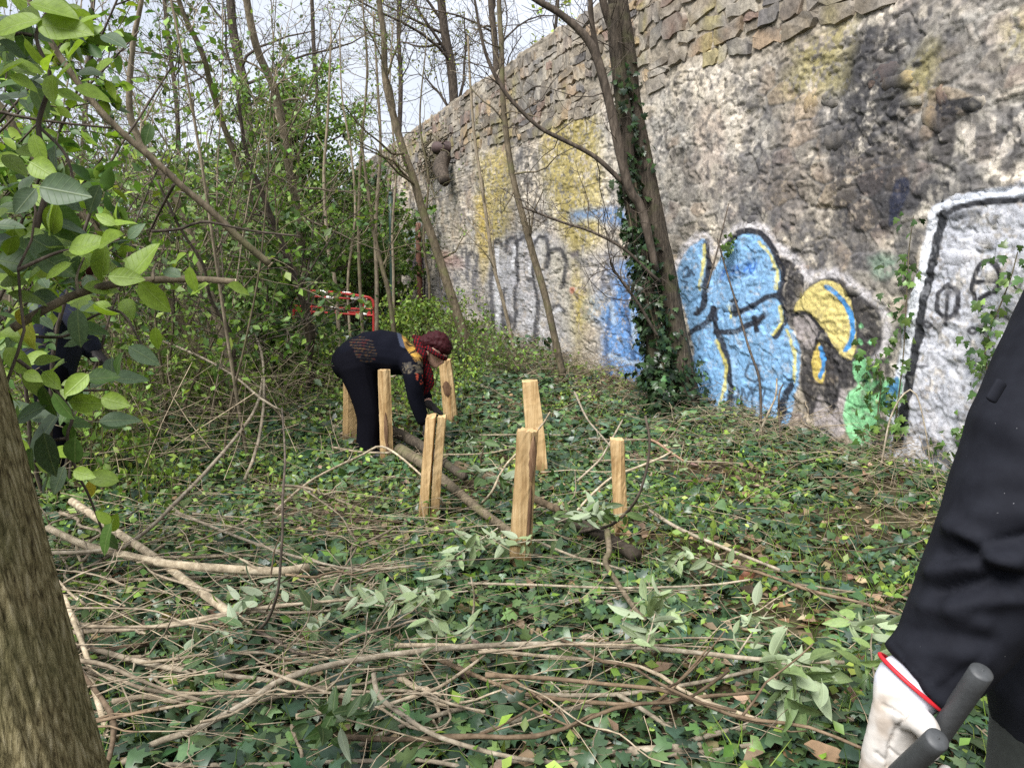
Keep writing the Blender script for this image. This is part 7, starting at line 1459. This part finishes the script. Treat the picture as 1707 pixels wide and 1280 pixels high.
    solid('trousers', [chain([f(0, .95), f(0, .80)], [(.17, .14), (.18, .15)]), chain([f(-.09, .85), f(-.10, .48), f(-.10, .07)], [.115, .09, .08]), chain([f(.09, .85), f(.10, .48), f(.11, .07)], [.115, .09, .08])], 0.015, M['olive_cloth'], root, 5, None, lambda V, Nn: .012 * (n3(V, 10, 81) - .5))
    for dx in (-.10, .11): solid('boot', [chain([f(dx, .05, -.06), f(dx, .05, .06), f(dx, .04, .16)], [(.05, .05), (.05, .05), (.04, .035)])], 0.012, M['boots'], root, 3)
    tabc = p(1662, 652, -.064); MB().add(*chain([tabc + [-.006, 0, -.010], tabc + [.006, 0.003, .010]], [(.008, .003)] * 2, 8)).build('sleeve_tab', M['jacket'], j)
    # white hide glove with red piping; the fingers close round the two grips
    def gcol(V, Nn):
        px, py, _ = proj(V); C = np.tile(srgb(198, 193, 186), (len(V), 1)); dirt = sstep(0.42, 0.66, n3(V, 28, 91) * .6 + n3(V, 70, 93) * .4); C = C * (1 - .55 * dirt[:, None]) + srgb(156, 136, 114)[None] * .55 * dirt[:, None]
        cuff = sstep(1172, 1150, py + (px - 1500) * -.55); C = C * (1 - cuff[:, None]) + srgb(196, 198, 206)[None] * cuff[:, None]; return C
    k0 = p(1478, 1275, .015)
    gl = [chain([p(1545, 1122, 0), p(1514, 1148, -.006), p(1503, 1178, -.012), p(1494, 1215, -.008), p(1484, 1260, .0), p(1478, 1290, .005)], [(.040, .040), (.047, .043), (.038, .032), (.038, .026), (.040, .026), (.038, .024)], 20),
          chain([p(1512, 1190, -.035), p(1532, 1200, -.055), p(1548, 1222, -.062), p(1552, 1252, -.058)], [.022, .019, .016, .013], 12)]
    for k, (x0, y0, dz) in enumerate(((1505, 1290, -.020), (1487, 1298, -.004), (1468, 1302, .012), (1452, 1296, .026))):
        gl.append(chain([p(x0 - 4, y0 - 20, dz), p(x0 - 2, y0 + 24, dz), p(x0 + 26, y0 + 46, dz + .004), p(x0 + 58, y0 + 30, dz), p(x0 + 72, y0 - 4, dz - .006)], [.0135, .0130, .0122, .0115, .0100], 12))
    def gw(V, Nn):
        px, py, _ = proj(V); d = 0.0035 * (n3(V * [1.4, 1.4, .6], 34, 95) - .5) + 0.0012 * (n3(V, 110, 96) - .5)
        d -= .0050 * np.exp(-(polydist(px, py, [(1512, 1185), (1494, 1215), (1482, 1245), (1480, 1280)]) / 3.0) ** 2)
        for a in ((1484, 1250, 1500, 1262), (1460, 1255, 1474, 1268), (1470, 1175, 1500, 1190)): d -= .003 * np.exp(-(polydist(px, py, [a[:2], a[2:]]) / 3.0) ** 2)
        return d
    gv = solid('glove', gl, 0.0032, M['leather'], root, 4, gcol, gw)
    c0 = p(1522, 1138, -.004); axd = nrm(p(1503, 1172) - p(1545, 1128)); e1 = nrm(np.cross(axd, [0, 1.0, 0])); e2 = np.cross(axd, e1); th = np.linspace(0, 2 * math.pi, 33)
    MB().add(*tubes(np.array([c0 + e1 * .0535 * math.cos(t) + e2 * .050 * math.sin(t) for t in th]), np.full(33, .0030), 8)).build('red_piping', M['piping'], gv)
    # loppers held upside down
    lop = thing('loppers', tuple(p(1420, 1420, .1)), 'pair of long-handled loppers held by the white hide glove, grey grips up', 'loppers')
    def grip(a, b, r, nm='grip'):
        c = np.linspace(a, b, 9); d = nrm(a - b); c = np.vstack([a + d * r * .28, a + d * r * .22, a + d * .10 * r, c]); rr = np.concatenate([[r * .35, r * .72, r * .93], np.full(9, r)]); rr[-1] = r * .86
        o = MB().add(*tubes(c, rr, 20, caps=True)).build(nm, M['rubber'], lop); MB().add(*chain([a + d * r * .27, a + d * r * .32], [r * .14, r * .10], 8)).build('grip_nub', M['rubber'], o); return c[-1]
    piv = p(1380, 1520, .16)
    for (a, b, r) in ((p(1636, 1120, -.10), p(1540, 1262, -.02), .0140), (p(1562, 1232, -.135), p(1488, 1300, -.06), .0140)):
        e = grip(a, b, r); d = nrm(b - a); m1 = b + d * .12
        MB().add(*tubes(catmull([b - d * .01, m1, piv], 14), np.full(14, .0085), 10, caps=True)).build('handle', M['green_metal'], lop)
    MB().add(*tubes(np.array([piv - [0, .012, 0], piv + [0, .012, 0]]), np.array([.014, .014]), 14, caps=True)).build('pivot', M['steel'], lop)
    for s_ in (-1, 1):
        d = nrm(np.array([-.35, .1 , -1.0])); sdv = np.array([1.0, 0, -.3]) * s_; q = [piv - sdv * .008, piv + d * .03 + sdv * .018, piv + d * .08 + sdv * .024, piv + d * .12 + sdv * .004, piv + d * .07 + sdv * .004]
        V = np.array(q + [x + np.array([0, .004, 0]) for x in q]) + [0, .004 * s_, 0]; MB().add(V, [np.array([(0, 1, 2, 3, 4)]), np.array([(9, 8, 7, 6, 5)]), np.array([(i, (i + 1) % 5, 5 + (i + 1) % 5, 5 + i) for i in range(5)])]).build('blade', M['steel'], lop, smooth=False)
build_near_worker()
